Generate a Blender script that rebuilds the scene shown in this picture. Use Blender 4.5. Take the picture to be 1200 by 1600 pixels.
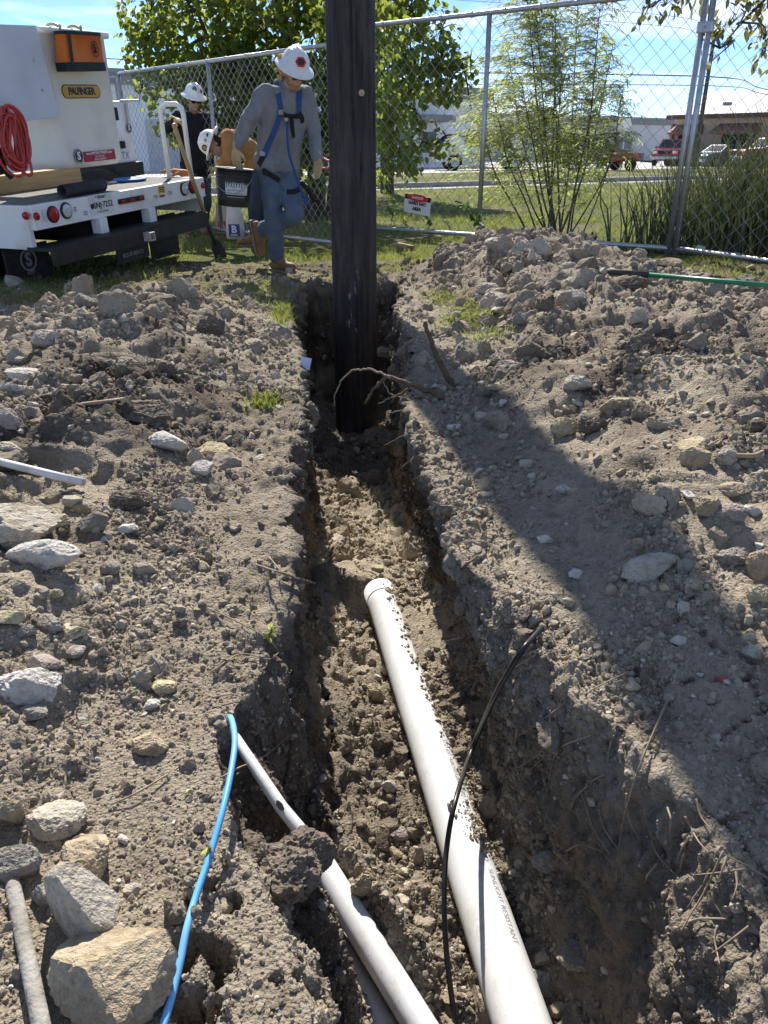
import bpy, bmesh, math, random
import numpy as np
from mathutils import Vector, Matrix, Euler, Quaternion
from mathutils.bvhtree import BVHTree

for _o in list(bpy.data.objects):
    bpy.data.objects.remove(_o, do_unlink=True)
SC = bpy.context.scene
COL = SC.collection
R = math.radians
random.seed(7)
RNG = np.random.default_rng(7)

# ------------------------------------------------------------------ camera
CAMH = 1.05
PITCH = R(25.2)
FPX = 1200.0
cam_data = bpy.data.cameras.new("camera")
cam_data.sensor_fit = 'VERTICAL'
cam_data.sensor_height = 36.0
cam_data.lens = 36.0 * FPX / 1600.0
cam_data.clip_start = 0.02
cam_data.clip_end = 3000
cam = bpy.data.objects.new("camera", cam_data)
cam.location = (0, 0, CAMH)
cam.rotation_euler = (R(90) - PITCH, 0, 0)
COL.objects.link(cam)
SC.camera = cam

# ------------------------------------------------------------------ sky, sun, exposure
SUN_EL, SUN_AZ = R(41), R(-10.5)          # azimuth measured from +Y towards +X
world = bpy.data.worlds.new("World")
SC.world = world
world.use_nodes = True
wn, wl = world.node_tree.nodes, world.node_tree.links
wn.clear()
w_out = wn.new("ShaderNodeOutputWorld")
w_bg = wn.new("ShaderNodeBackground")
w_sky = wn.new("ShaderNodeTexSky")
w_sky.sky_type = 'NISHITA'
w_sky.sun_disc = False
w_sky.sun_elevation = SUN_EL
w_sky.sun_rotation = SUN_AZ
w_sky.air_density = 0.75
w_sky.dust_density = 0.0
w_sky.ozone_density = 3.5
w_sky.altitude = 4500
w_bg.inputs["Strength"].default_value = 0.115
# thin cirrus: bands of noise over the whole dome
w_tc = wn.new("ShaderNodeTexCoord")
w_map = wn.new("ShaderNodeMapping")
w_map.inputs["Rotation"].default_value = (0, R(14), R(20))
w_map.inputs["Scale"].default_value = (1.0, 1.6, 7.5)
w_nz = wn.new("ShaderNodeTexNoise")
w_nz.inputs["Scale"].default_value = 1.7
w_nz.inputs["Detail"].default_value = 9
w_nz.inputs["Roughness"].default_value = 0.62
w_nz.inputs["Distortion"].default_value = 0.9
w_rmp = wn.new("ShaderNodeValToRGB")
w_rmp.color_ramp.elements[0].position = 0.50
w_rmp.color_ramp.elements[0].color = (0, 0, 0, 1)
w_rmp.color_ramp.elements[1].position = 0.72
w_rmp.color_ramp.elements[1].color = (0.85, 0.85, 0.85, 1)
w_mix = wn.new("ShaderNodeMix")
w_mix.data_type = 'RGBA'
w_mix.inputs[7].default_value = (6.6, 6.9, 7.3, 1)
wl.new(w_tc.outputs["Generated"], w_map.inputs["Vector"])
wl.new(w_map.outputs["Vector"], w_nz.inputs["Vector"])
wl.new(w_nz.outputs["Fac"], w_rmp.inputs["Fac"])
wl.new(w_rmp.outputs["Color"], w_mix.inputs[0])
wl.new(w_sky.outputs["Color"], w_mix.inputs[6])
wl.new(w_mix.outputs[2], w_bg.inputs["Color"])
wl.new(w_bg.outputs["Background"], w_out.inputs["Surface"])

sun_dir = Vector((math.sin(SUN_AZ) * math.cos(SUN_EL), math.cos(SUN_AZ) * math.cos(SUN_EL), math.sin(SUN_EL)))
sun_data = bpy.data.lights.new("sun", 'SUN')
sun_data.energy = 4.5
sun_data.angle = R(0.53)
sun_data.color = (1.0, 0.94, 0.845)
sun = bpy.data.objects.new("sun", sun_data)
sun.rotation_euler = sun_dir.to_track_quat('Z', 'Y').to_euler()
sun.location = sun_dir * 60
COL.objects.link(sun)

SC.cycles.max_bounces = 6
SC.cycles.diffuse_bounces = 3
SC.cycles.glossy_bounces = 2
SC.cycles.use_adaptive_sampling = True
SC.cycles.adaptive_threshold = 0.02
SC.cycles.use_denoising = True
SC.view_settings.view_transform = 'Standard'
SC.view_settings.look = 'None'
SC.view_settings.exposure = 1.02
SC.view_settings.gamma = 1.0
SC.view_settings.use_curve_mapping = False

# ------------------------------------------------------------------ photo pixel -> place
_s, _c = math.sin(PITCH), math.cos(PITCH)
def up(px, py, zw):
    """point at height zw seen at a pixel of the 1200x1600 photograph"""
    v = (py - 800) / FPX; u = (px - 600) / FPX
    z = (CAMH - zw) / (_s + v * _c)
    return Vector((u * z, z * (_c - v * _s), zw))
def upD(px, py, D):
    """point at ground distance D (world y) seen at a pixel"""
    v = (py - 800) / FPX; u = (px - 600) / FPX
    z = D / (_c - v * _s)
    return Vector((u * z, D, CAMH - z * (_s + v * _c)))
def ray(px, py):
    v = (py - 800) / FPX; u = (px - 600) / FPX
    return Vector((u, _c - v * _s, -(_s + v * _c))).normalized()
def depth(p):
    return p[1] * _c + (CAMH - p[2]) * _s
def plane_hit(px, py, p0, n):
    d = ray(px, py); o = Vector((0, 0, CAMH))
    return o + d * ((p0 - o).dot(n) / d.dot(n))
CAMO = Vector((0, 0, CAMH))

# ------------------------------------------------------------------ object helpers
def tag(o, label=None, cat=None, group=None, kind=None):
    if label: o["label"] = label
    if cat: o["category"] = cat
    if group: o["group"] = group
    if kind: o["kind"] = kind
    return o
def link(o, parent=None):
    COL.objects.link(o)
    if parent is not None:
        o.parent = parent
    return o
def empty(name, loc=(0, 0, 0), rot=None):
    o = bpy.data.objects.new(name, None)
    o.empty_display_size = 0.1
    o.location = loc
    if rot is not None: o.rotation_euler = rot
    COL.objects.link(o)
    return o
def set_mats(me, mats):
    for m in (mats if isinstance(mats, (list, tuple)) else [mats]):
        me.materials.append(m)
def obj(name, verts, faces, mat, parent=None, smooth=False, mi=None):
    me = bpy.data.meshes.new(name)
    me.from_pydata([tuple(v) for v in verts], [], [tuple(f) for f in faces])
    set_mats(me, mat)
    if smooth: me.polygons.foreach_set("use_smooth", [True] * len(me.polygons))
    if mi is not None: me.polygons.foreach_set("material_index", mi)
    me.update()
    return link(bpy.data.objects.new(name, me), parent)
def np_mesh(name, V, Fc, mat, smooth=False, mi=None, attrs=None):
    """V (n,3); Fc (m,k) with one k"""
    me = bpy.data.meshes.new(name)
    V = np.ascontiguousarray(V, dtype=np.float32); Fc = np.ascontiguousarray(Fc, dtype=np.int32)
    m, k = Fc.shape
    me.vertices.add(len(V)); me.vertices.foreach_set("co", V.ravel())
    me.loops.add(m * k); me.loops.foreach_set("vertex_index", Fc.ravel())
    me.polygons.add(m)
    me.polygons.foreach_set("loop_start", np.arange(0, m * k, k, dtype=np.int32))
    me.polygons.foreach_set("loop_total", np.full(m, k, dtype=np.int32))
    if smooth: me.polygons.foreach_set("use_smooth", np.ones(m, dtype=bool))
    set_mats(me, mat)
    if mi is not None: me.polygons.foreach_set("material_index", np.asarray(mi, dtype=np.int32))
    if attrs:
        for an, av in attrs.items():
            a = me.attributes.new(an, 'FLOAT', 'POINT')
            a.data.foreach_set("value", np.asarray(av, dtype=np.float32))
    me.update(calc_edges=True)
    me.validate()
    return me
def np_obj(name, V, Fc, mat, parent=None, **kw):
    return link(bpy.data.objects.new(name, np_mesh(name, V, Fc, mat, **kw)), parent)

class MB:
    """collects shapes, builds ONE mesh object"""
    def __init__(s): s.v = []; s.f = []; s.m = []
    def add(s, v, f, m=0):
        k = len(s.v); s.v += [tuple(p) for p in v]
        s.f += [tuple(i + k for i in q) for q in f]; s.m += [m] * len(f); return s
    def box(s, c, d, m=0, rot=None, taper=1.0):
        c = Vector(c); hx, hy, hz = d[0] / 2, d[1] / 2, d[2] / 2
        vs = []
        for z, t in ((-hz, 1.0), (hz, taper)):
            for x, y in ((-hx, -hy), (hx, -hy), (hx, hy), (-hx, hy)):
                p = Vector((x * t, y * t, z))
                if rot is not None: p = rot @ p
                vs.append(c + p)
        return s.add(vs, [(3, 2, 1, 0), (4, 5, 6, 7), (0, 1, 5, 4), (1, 2, 6, 5), (2, 3, 7, 6), (3, 0, 4, 7)], m)
    def rbox(s, c, d, b=0.01, m=0, rot=None):
        """bevelled box"""
        c = Vector(c); h = [x / 2 for x in d]; b = min(b, min(h) * .98)
        bm = bmesh.new(); bmesh.ops.create_cube(bm, size=1.0)
        for v in bm.verts: v.co = Vector((v.co.x * d[0], v.co.y * d[1], v.co.z * d[2]))
        bmesh.ops.bevel(bm, geom=bm.edges[:], offset=b, segments=2, affect='EDGES', profile=.5)
        bm.verts.index_update()
        vs = [c + ((rot @ v.co) if rot is not None else v.co) for v in bm.verts]
        fs = [[v.index for v in f.verts] for f in bm.faces]; bm.free()
        return s.add(vs, fs, m)
    def tube(s, pts, rad, n=8, m=0, cap=True, flat=None):
        v, f = tube_vf(pts, rad, n, cap, flat); return s.add(v, f, m)
    def prism(s, poly, ext, m=0):
        """poly: 3D points (planar), ext: vector"""
        e = Vector(ext); P = [Vector(p) for p in poly]; n = len(P)
        vs = P + [p + e for p in P]
        fs = [tuple(range(n))[::-1], tuple(range(n, 2 * n))] + [(i, (i + 1) % n, n + (i + 1) % n, n + i) for i in range(n)]
        return s.add(vs, fs, m)
    def lathe(s, prof, n=20, m=0, mat=None, cap=False):
        vs = []; k = len(prof)
        for i in range(n):
            a = 2 * math.pi * i / n
            for r, z in prof:
                p = Vector((r * math.cos(a), r * math.sin(a), z)); vs.append(mat @ p if mat is not None else p)
        fs = []
        for i in range(n):
            j = (i + 1) % n
            for q in range(k - 1): fs.append((i * k + q, j * k + q, j * k + q + 1, i * k + q + 1))
        if cap:
            fs.append(tuple(i * k for i in range(n))[::-1]); fs.append(tuple(i * k + k - 1 for i in range(n)))
        return s.add(vs, fs, m)
    def disc(s, c, nrm, r, n=20, m=0, th=0.004, up_=None, sx=1.0):
        nrm = Vector(nrm).normalized(); q = nrm.to_track_quat('Z', 'Y').to_matrix()
        mt = Matrix.Translation(Vector(c)) @ q.to_4x4() @ Matrix.Diagonal((sx, 1, 1, 1))
        return s.lathe([(r, 0), (r, th * .7), (r * .94, th)], n, m, mt, cap=True)
    def build(s, name, mat, parent=None, smooth=False):
        return obj(name, s.v, s.f, mat, parent, smooth, s.m if isinstance(mat, (list, tuple)) else None)

def tube_vf(pts, rad, n=8, cap=True, flat=None):
    P = [Vector(p) for p in pts]; k = len(P)
    if not isinstance(rad, (list, tuple)): rad = [rad] * k
    vs, fs = [], []
    t0 = (P[1] - P[0]).normalized()
    ref = Vector((0, 0, 1)) if abs(t0.z) < .9 else Vector((1, 0, 0))
    if flat is not None: ref = Vector(flat[0])
    nrm = (ref - t0 * ref.dot(t0)).normalized()
    for i in range(k):
        t = (P[min(i + 1, k - 1)] - P[max(i - 1, 0)]).normalized()
        if flat is not None and len(flat) == 2 and isinstance(flat[1], (list, tuple)) and len(flat[1]) == k and not isinstance(flat[1][0], float):
            nrm = Vector(flat[1][i])
        nrm = (nrm - t * nrm.dot(t)).normalized(); b = t.cross(nrm)
        for j in range(n):
            a = 2 * math.pi * j / n
            vs.append(P[i] + (nrm * math.cos(a) + b * math.sin(a)) * rad[i])
    for i in range(k - 1):
        for j in range(n):
            q = (j + 1) % n
            fs.append((i * n + j, i * n + q, (i + 1) * n + q, (i + 1) * n + j))
    if cap:
        fs.append(tuple(range(n))[::-1]); fs.append(tuple((k - 1) * n + j for j in range(n)))
    return vs, fs
def spline(pts, n=8):
    """Catmull-Rom through points"""
    P = [Vector(p) for p in pts]
    if len(P) < 3: return P
    Q = [P[0] * 2 - P[1]] + P + [P[-1] * 2 - P[-2]]
    out = []
    for i in range(1, len(Q) - 2):
        a, b, c, d = Q[i - 1], Q[i], Q[i + 1], Q[i + 2]
        for k in range(n):
            t = k / n
            out.append(.5 * ((2 * b) + (c - a) * t + (2 * a - 5 * b + 4 * c - d) * t * t + (3 * b - a - 3 * c + d) * t ** 3))
    out.append(P[-1]); return out
def lerp(a, b, t): return a + (b - a) * t

# ------------------------------------------------------------------ noise (numpy gradient noise)
_perm = np.random.default_rng(11).permutation(256).astype(np.int32)
_perm = np.concatenate([_perm, _perm, _perm])
_g3 = np.random.default_rng(12).normal(size=(256, 3)); _g3 /= np.linalg.norm(_g3, axis=1)[:, None]
_g3 = _g3.astype(np.float32)
def pnoise(P):
    P = np.asarray(P, dtype=np.float32)
    I = np.floor(P).astype(np.int32); Fr = P - I; I &= 255
    U = Fr * Fr * Fr * (Fr * (Fr * 6 - 15) + 10)
    out = 0
    for dx in (0, 1):
        wx = U[:, 0] if dx else 1 - U[:, 0]
        hx = _perm[I[:, 0] + dx]
        for dy in (0, 1):
            wy = U[:, 1] if dy else 1 - U[:, 1]
            hy = _perm[hx + I[:, 1] + dy]
            for dz in (0, 1):
                wz = U[:, 2] if dz else 1 - U[:, 2]
                g = _g3[_perm[hy + I[:, 2] + dz] & 255]
                d = g[:, 0] * (Fr[:, 0] - dx) + g[:, 1] * (Fr[:, 1] - dy) + g[:, 2] * (Fr[:, 2] - dz)
                out = out + wx * wy * wz * d
    return out
def fbm(P, f, octv, gain=.5, billow=False, off=0.0):
    P = np.asarray(P, dtype=np.float32); o = 0; a = 1.0
    for i in range(octv):
        n = pnoise(P * f + off + 17.3 * i)
        o = o + a * ((1 - 2.6 * np.abs(n)) - .5 if billow else n)
        f *= 2.03; a *= gain
    return o
def sstep(a, b, x):
    t = np.clip((x - a) / (b - a), 0, 1); return t * t * (3 - 2 * t)
def interp(x, tbl):
    t = sorted(tbl); return np.interp(x, [p[0] for p in t], [p[1] for p in t])

# ------------------------------------------------------------------ materials
_mc = {}
class NT:
    def __init__(s, name):
        s.m = bpy.data.materials.new(name); s.m.use_nodes = True
        s.n, s.l = s.m.node_tree.nodes, s.m.node_tree.links
        s.b = s.n["Principled BSDF"]; s.out = s.n["Material Output"]
    def new(s, t, **kw):
        nd = s.n.new(t)
        for k, v in kw.items(): setattr(nd, k, v)
        return nd
    def coords(s, kind="Object", scale=(1, 1, 1)):
        tc = s.new("ShaderNodeTexCoord"); mp = s.new("ShaderNodeMapping"); mp.inputs["Scale"].default_value = scale
        s.l.new(tc.outputs[kind], mp.inputs["Vector"]); return mp.outputs["Vector"]
    def pos(s, scale=(1, 1, 1)):
        g = s.new("ShaderNodeNewGeometry"); mp = s.new("ShaderNodeMapping"); mp.inputs["Scale"].default_value = scale
        s.l.new(g.outputs["Position"], mp.inputs["Vector"]); return mp.outputs["Vector"]
    def noise(s, vec, scale, detail=6, rough=.55, dist=0):
        nz = s.new("ShaderNodeTexNoise"); nz.inputs["Scale"].default_value = scale; nz.inputs["Detail"].default_value = detail
        nz.inputs["Roughness"].default_value = rough; nz.inputs["Distortion"].default_value = dist
        s.l.new(vec, nz.inputs["Vector"]); return nz.outputs["Fac"]
    def voro(s, vec, scale, feature='F1', rnd=1.0):
        v = s.new("ShaderNodeTexVoronoi", feature=feature); v.inputs["Scale"].default_value = scale
        v.inputs["Randomness"].default_value = rnd; s.l.new(vec, v.inputs["Vector"]); return v.outputs["Distance"]
    def ramp(s, fac, stops):
        r = s.new("ShaderNodeValToRGB"); e = r.color_ramp.elements
        while len(e) < len(stops): e.new(.5)
        for i, (p, c) in enumerate(stops):
            e[i].position = p; e[i].color = (c, c, c, 1) if isinstance(c, (int, float)) else (*c, 1)
        s.l.new(fac, r.inputs["Fac"]); return r.outputs["Color"]
    def mix(s, fac, a, b, blend='MIX'):
        m = s.new("ShaderNodeMix", data_type='RGBA', blend_type=blend)
        for sock, val in ((m.inputs[0], fac), (m.inputs[6], a), (m.inputs[7], b)):
            if isinstance(val, (int, float)): sock.default_value = val if sock is m.inputs[0] else (val, val, val, 1)
            elif isinstance(val, (tuple, list)): sock.default_value = (*val[:3], 1)
            else: s.l.new(val, sock)
        return m.outputs[2]
    def math(s, op, a, b=None, clamp=False):
        m = s.new("ShaderNodeMath", operation=op, use_clamp=clamp)
        for sock, val in ((m.inputs[0], a), (m.inputs[1], b)):
            if val is None: continue
            if isinstance(val, (int, float)): sock.default_value = val
            else: s.l.new(val, sock)
        return m.outputs[0]
    def attr(s, name):
        a = s.new("ShaderNodeAttribute", attribute_name=name); return a.outputs["Fac"]
    def bump(s, h, strength=.5, dist=.01, nrm=None):
        b = s.new("ShaderNodeBump"); b.inputs["Strength"].default_value = strength; b.inputs["Distance"].default_value = dist
        s.l.new(h, b.inputs["Height"])
        if nrm is not None: s.l.new(nrm, b.inputs["Normal"])
        return b.outputs["Normal"]
    def set(s, col=None, rough=None, metal=None, nrm=None, spec=None, coat=None):
        for key, val in (("Base Color", col), ("Roughness", rough), ("Metallic", metal), ("Specular IOR Level", spec), ("Coat Weight", coat)):
            if val is None: continue
            if isinstance(val, (int, float)): s.b.inputs[key].default_value = val
            elif isinstance(val, (tuple, list)): s.b.inputs[key].default_value = (*val[:3], 1)
            else: s.l.new(val, s.b.inputs[key])
        if nrm is not None: s.l.new(nrm, s.b.inputs["Normal"])
        return s.m
def mat(name, col, rough=.6, col2=None, scale=8, metal=0, bump=0, bscale=None, spec=.4, lo=.4, hi=.65, stretch=(1, 1, 1), coat=None, detail=6):
    """plain painted / plastic / cloth surface with wear patches and fine relief"""
    if name in _mc: return _mc[name]
    t = NT(name); vec = t.coords("Object", stretch)
    if col2 is None: col2 = tuple(c * .82 for c in col)
    fac = t.ramp(t.noise(vec, scale, detail), [(lo, 0.0), (hi, 1.0)])
    c = t.mix(fac, col, col2)
    nr = None
    if bump: nr = t.bump(t.noise(vec, bscale or scale * 4, 5), bump, .01)
    _mc[name] = t.set(c, rough, metal, nr, spec, coat); return _mc[name]
def leaf_mat(name, col, col2, trans=.45, tcol=None, scale=3.0):
    if name in _mc: return _mc[name]
    t = NT(name); vec = t.pos()
    fac = t.ramp(t.noise(vec, scale, 4), [(.35, 0.0), (.65, 1.0)])
    rnd = t.attr("tone")
    c = t.mix(fac, col, col2); c = t.mix(rnd, c, tuple(x * .55 for x in col))
    t.set(c, .55, spec=.3)
    tr = t.new("ShaderNodeBsdfTranslucent"); tc = tcol or tuple(min(1, x * 2.2) for x in col2)
    tr.inputs["Color"].default_value = (*tc, 1)
    ms = t.new("ShaderNodeMixShader"); ms.inputs[0].default_value = trans
    t.l.new(t.b.outputs[0], ms.inputs[1]); t.l.new(tr.outputs[0], ms.inputs[2]); t.l.new(ms.outputs[0], t.out.inputs["Surface"])
    _mc[name] = t.m; return t.m

def text_mesh(body, size, ext=.0008, bold=0.0, shear=0, spacing=1.0, align='CENTER'):
    cu = bpy.data.curves.new("lettering", 'FONT'); cu.body = body; cu.size = size; cu.extrude = ext
    cu.align_x = align; cu.align_y = 'CENTER'; cu.offset = bold; cu.shear = shear; cu.space_character = spacing; cu.resolution_u = 3
    o = bpy.data.objects.new("lettering", cu); COL.objects.link(o)
    dg = bpy.context.evaluated_depsgraph_get(); dg.update()
    me = bpy.data.meshes.new_from_object(o.evaluated_get(dg))
    bpy.data.objects.remove(o, do_unlink=True)
    return me
def text(body, size, mtx, m, parent=None, name="lettering", **kw):
    """flat lettering; mtx: 4x4 whose X runs along the line and Z is the surface normal"""
    me = text_mesh(body, size, **kw)
    me.name = name; me.materials.clear(); me.materials.append(m); me.transform(mtx)
    return link(bpy.data.objects.new(name, me), parent)
def frame(o, x, z):
    """4x4 with origin o, X along x, Z along z"""
    x = Vector(x).normalized(); z = Vector(z); z = (z - x * z.dot(x)).normalized(); y = z.cross(x)
    return Matrix(((x.x, y.x, z.x, o[0]), (x.y, y.y, z.y, o[1]), (x.z, y.z, z.z, o[2]), (0, 0, 0, 1)))

# ================================================================== SETTING: excavated ground
def soil_material(name, inst=False):
    t = NT(name); P = t.pos()
    n1 = t.noise(P, 1.6, 3, .6); n2 = t.noise(P, 11, 4, .7); n3 = t.noise(P, 70, 4, .75)
    wet = t.attr("wet"); dry = t.attr("dry")
    if inst:
        for nd in t.n:
            if nd.type == 'ATTRIBUTE': nd.attribute_type = 'INSTANCER'
    base = t.mix(t.ramp(n2, [(.3, 0.0), (.7, 1.0)]), (.208, .174, .132), (.38, .326, .25))
    base = t.mix(t.ramp(n1, [(.4, 0.0), (.65, 1.0)]), base, (.365, .312, .24))
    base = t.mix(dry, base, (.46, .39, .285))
    dark = t.mix(t.ramp(n3, [(.35, 0.0), (.7, 1.0)]), (.052, .042, .034), (.135, .107, .082))
    wmask = t.math('ADD', wet, t.math('MULTIPLY', t.math('SUBTRACT', n2, .5), 1.3), clamp=True)
    wmask = t.math('MULTIPLY', wmask, t.ramp(wet, [(.03, 0.0), (.2, 1.0)]))
    n4 = t.noise(P, 4.2, 4, .65)
    wmask = t.math('ADD', wmask, t.ramp(n4, [(.54, 0.0), (.72, .5)]), clamp=True)
    c = t.mix(wmask, base, dark)
    c = t.mix(t.math('MULTIPLY', t.ramp(n3, [(.30, 1.0), (.5, 0.0)]), .55), c, (.07, .055, .042))  # bump hollows tinted dark: shade between crumbs put into the colour
    turf = t.attr("turf")
    if not inst:
        tcol = t.mix(t.ramp(n2, [(.3, 0.0), (.7, 1.0)]), (.07, .075, .025), (.24, .20, .11))
        c = t.mix(turf, c, tcol)
    else:
        rnd = t.new("ShaderNodeObjectInfo").outputs["Random"]
        c = t.mix(t.ramp(rnd, [(.93, 0.0), (.96, .8)]), c, (.47, .42, .34))
    h = n3 if inst else t.math('ADD', n3, t.math('MULTIPLY', t.math('SUBTRACT', 1.0, t.voro(P, 130)), .35))
    nr = t.bump(h, .9, .006 if inst else .016)
    return t.set(c, .96, nrm=nr, spec=.1)
SOIL = soil_material("soil")
SOILI = soil_material("soil_loose", True)

# trench plan: world y -> x of lips and floor edges, heights
LLIP = [(-.5, .02), (.55, -.07), (.70, -.12), (.80, -.17), (.93, -.245), (1.06, -.30), (1.17, -.325), (1.30, -.285), (1.42, -.255), (1.6, -.247), (1.9, -.262), (2.3, -.318),
        (2.7, -.345), (3.1, -.35), (3.55, -.385), (4.3, -.485), (5.0, -.60), (5.75, -.74), (6.3, -.78), (6.8, -.70), (8.6, -.7)]
RLIP = [(-.5, .56), (.6, .555), (.74, .55), (.94, .52), (1.1, .465), (1.25, .385), (1.36, .32), (1.5, .285), (1.8, .205), (2.2, .165), (2.55, .142), (3.1, .12), (3.5, .135), (3.85, .165), (4.4, .16), (5.4, .13), (6.0, .16), (6.5, .14), (8.6, .1)]
FLO = [(-.5, .05), (.7, -.02), (1.18, -.09), (1.36, -.115), (1.57, -.13), (1.82, -.155), (2.15, -.22), (2.6, -.285), (3.3, -.34), (4.4, -.43), (5.3, -.53), (6.1, -.64), (6.6, -.60), (8.6, -.6)]
FRO = [(-.5, .44), (.97, .40), (1.1, .37), (1.27, .335), (1.5, .31), (1.74, .305), (2.05, .28), (2.56, .215), (3.2, .165), (3.8, .12), (4.3, .07), (5.2, .06), (5.96, .09), (6.6, .08), (8.6, .05)]
FZ = [(-.5, -.56), (1.2, -.565), (1.8, -.57), (2.2, -.575), (2.6, -.60), (3.35, -.70), (4.4, -.85), (5.0, -.93), (5.3, -.90), (5.6, -.95), (6.6, -.97), (8.6, -.97)]
PX0, PX1, PY0, PY1 = -5.0, 4.6, -.75, 8.7
HX0, HX1, HY0, HY1 = -4.55, 4.15, -.35, 8.2      # hole in the ground sheet

def left_bank(x, y, xl):
    d = xl - x
    lipz = interp(y, [(-.5, -.02), (.7, -.06), (1.2, -.015), (2, .05), (4, .06), (5.5, .02), (6.4, 0), (9, 0)])
    crest = interp(y, [(-.5, .02), (.6, .05), (1.2, .11), (2.0, .15), (3.0, .20), (4.2, .23), (4.8, .235), (5.4, .13), (6.0, .04), (6.6, .01), (9, .01)])
    wid = interp(y, [(-.5, .6), (1.5, .8), (4.9, .95), (9, .9)])
    t = sstep(.06, 1.0, d / wid)
    fall = 1 - sstep(.95, 2.3, d)
    z = lipz + (crest - lipz) * t
    return z * fall + .02 * (1 - fall)
def right_bank(x, y, xr):
    d = x - xr
    lipz = interp(y, [(-.5, .02), (.8, .03), (1.5, .09), (2.5, .10), (4, .09), (5.5, .06), (6.6, .03), (9, .02)])
    crest = interp(y, [(-.5, .10), (1.0, .22), (2.0, .28), (4.0, .30), (5.5, .305), (6.6, .36), (7.3, .34), (7.9, .12), (8.4, .02), (9, .01)])
    t = sstep(.02, 1.0, d / interp(y, [(-.5, .7), (2, .9), (5, 1.2), (7, .78), (9, .8)]))
    w2 = interp(y, [(-.5, 2.6), (3, 2.4), (5.5, 1.75), (7.2, 1.0), (9, .9)])
    fall = 1 - sstep(w2, w2 + .75, d)
    z = lipz + (crest - lipz) * t
    return z * fall + .02 * (1 - fall)

# rows (y) denser near the camera and at the far end of the hole
ys = [PY0]
while ys[-1] < PY1:
    y = ys[-1]
    s_ = .012 if y < .3 else .0052 + .0042 * max(0, y - .3)
    if 6.45 < y < 7.05: s_ = .011
    ys.append(y + s_)
YS = np.array(ys); NR = len(YS)
NLB, NLW, NFL, NRW, NRB = 215, 46, 74, 46, 225
def gspace(n, p): return (np.linspace(0, 1, n) ** p)
xl = interp(YS, LLIP); xr = interp(YS, RLIP); fl = interp(YS, FLO); fr = interp(YS, FRO)
wob = fbm(np.stack([YS * 0 + 3, YS, YS * 0], 1), 2.2, 4) * .07
xl = xl + wob * sstep(.9, 2, YS) * .7; wob2 = fbm(np.stack([YS * 0 + 9, YS, YS * 0 + 4], 1), 2.4, 4) * .07
xr = xr + wob2 * sstep(.9, 2, YS) * .7
xl = xl + .030 * fbm(np.stack([YS * 0 + 13, YS, YS * 0], 1), 9, 3) ; xr = xr + .034 * fbm(np.stack([YS * 0 + 23, YS, YS * 0 + 2], 1), 8, 3)
fz = interp(YS, FZ)
# the hole ends: far wall at y 6.62..6.86, near end under the photographer
endk = sstep(6.60, 6.84, YS) ; near = 1 - sstep(-.30, .1, YS)
openk = np.clip(1 - np.maximum(endk, near), 0, 1)
lipL = np.array([left_bank(np.array([a]), np.array([b]), np.array([a]))[0] for a, b in zip(xl, YS)])
lipR = np.array([right_bank(np.array([a]), np.array([b]), np.array([a]))[0] for a, b in zip(xr, YS)])
fz = fz * openk + (1 - openk) * (lipL + lipR) / 2
cols = []
def put(x, z, wall): cols.append((x, z, wall))
for t in gspace(NLB, 1.55)[::-1][:-1]:
    x = xl + (PX0 - xl) * t
    put(x, left_bank(x, YS, xl), np.zeros(NR))
# near the camera the left bank steps down on a sloping shelf that carries the conduits
shelf = (1 - sstep(1.15, 1.75, YS)) * sstep(.1, .4, YS)
for t in np.linspace(0, 1, NLW, endpoint=False):
    k = .5 - .5 * math.cos(math.pi * t)
    bulge = .05 * math.sin(math.pi * t) * openk * (1 - shelf)
    xw = xl + (fl - xl) * (t ** (1.0)) * 1.0 - bulge * .8
    kz = (k * .35 + t * .65)
    put(xw, lipL + (fz - lipL) * kz, np.full(NR, 1.0) * openk)
for t in np.linspace(0, 1, NFL):
    x = fl + (fr - fl) * t
    bow = ((2 * t - 1) ** 4) * .07 * openk
    put(x, fz + bow + .10 * openk * sstep(.62, 1.0, t) * interp(YS, [(.5, 0), (1.6, .2), (2.2, 1), (3.2, .8), (4, .2), (9, 0)]), np.full(NR, .45) * openk)
for t in np.linspace(0, 1, NRW + 1)[1:]:
    under = .07 * math.sin(math.pi * min(1, t * 1.15)) * openk * interp(YS, [(0, .25), (1.2, .3), (1.8, .6), (3, .3), (9, .2)])
    zb = fz + .07 * openk + .10 * openk * interp(YS, [(.5, 0), (1.6, .2), (2.2, 1), (3.2, .8), (4, .2), (9, 0)])
    xw = fr + (xr - fr) * t + under * (1 - t) * 1.1
    put(xw, zb + (lipR - zb) * t, np.full(NR, 1.0) * openk)
for t in gspace(NRB, 1.55)[1:]:
    x = xr + (PX1 - xr) * t
    put(x, right_bank(x, YS, xr), np.zeros(NR))
NC = len(cols)
X = np.stack([c[0] for c in cols], 1); Z = np.stack([c[1] for c in cols], 1); W = np.stack([np.broadcast_to(c[2], (NR,)) for c in cols], 1)
Y = np.repeat(YS[:, None], NC, 1)
# far wall of the hole is a wall too
W = np.maximum(W, ((YS > 6.55) & (YS < 6.9))[:, None] * (np.abs(X + .3) < .5) * 1.0)
P = np.stack([X, Y, Z], -1)
def grid_normals(P):
    du = np.gradient(P, axis=1); dv = np.gradient(P, axis=0)
    n = np.cross(du, dv); n /= np.linalg.norm(n, axis=-1, keepdims=True) + 1e-9
    return n
Nn = grid_normals(P)
flat = P.reshape(-1, 3); Nf = Nn.reshape(-1, 3); Wf = W.reshape(-1)
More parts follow.
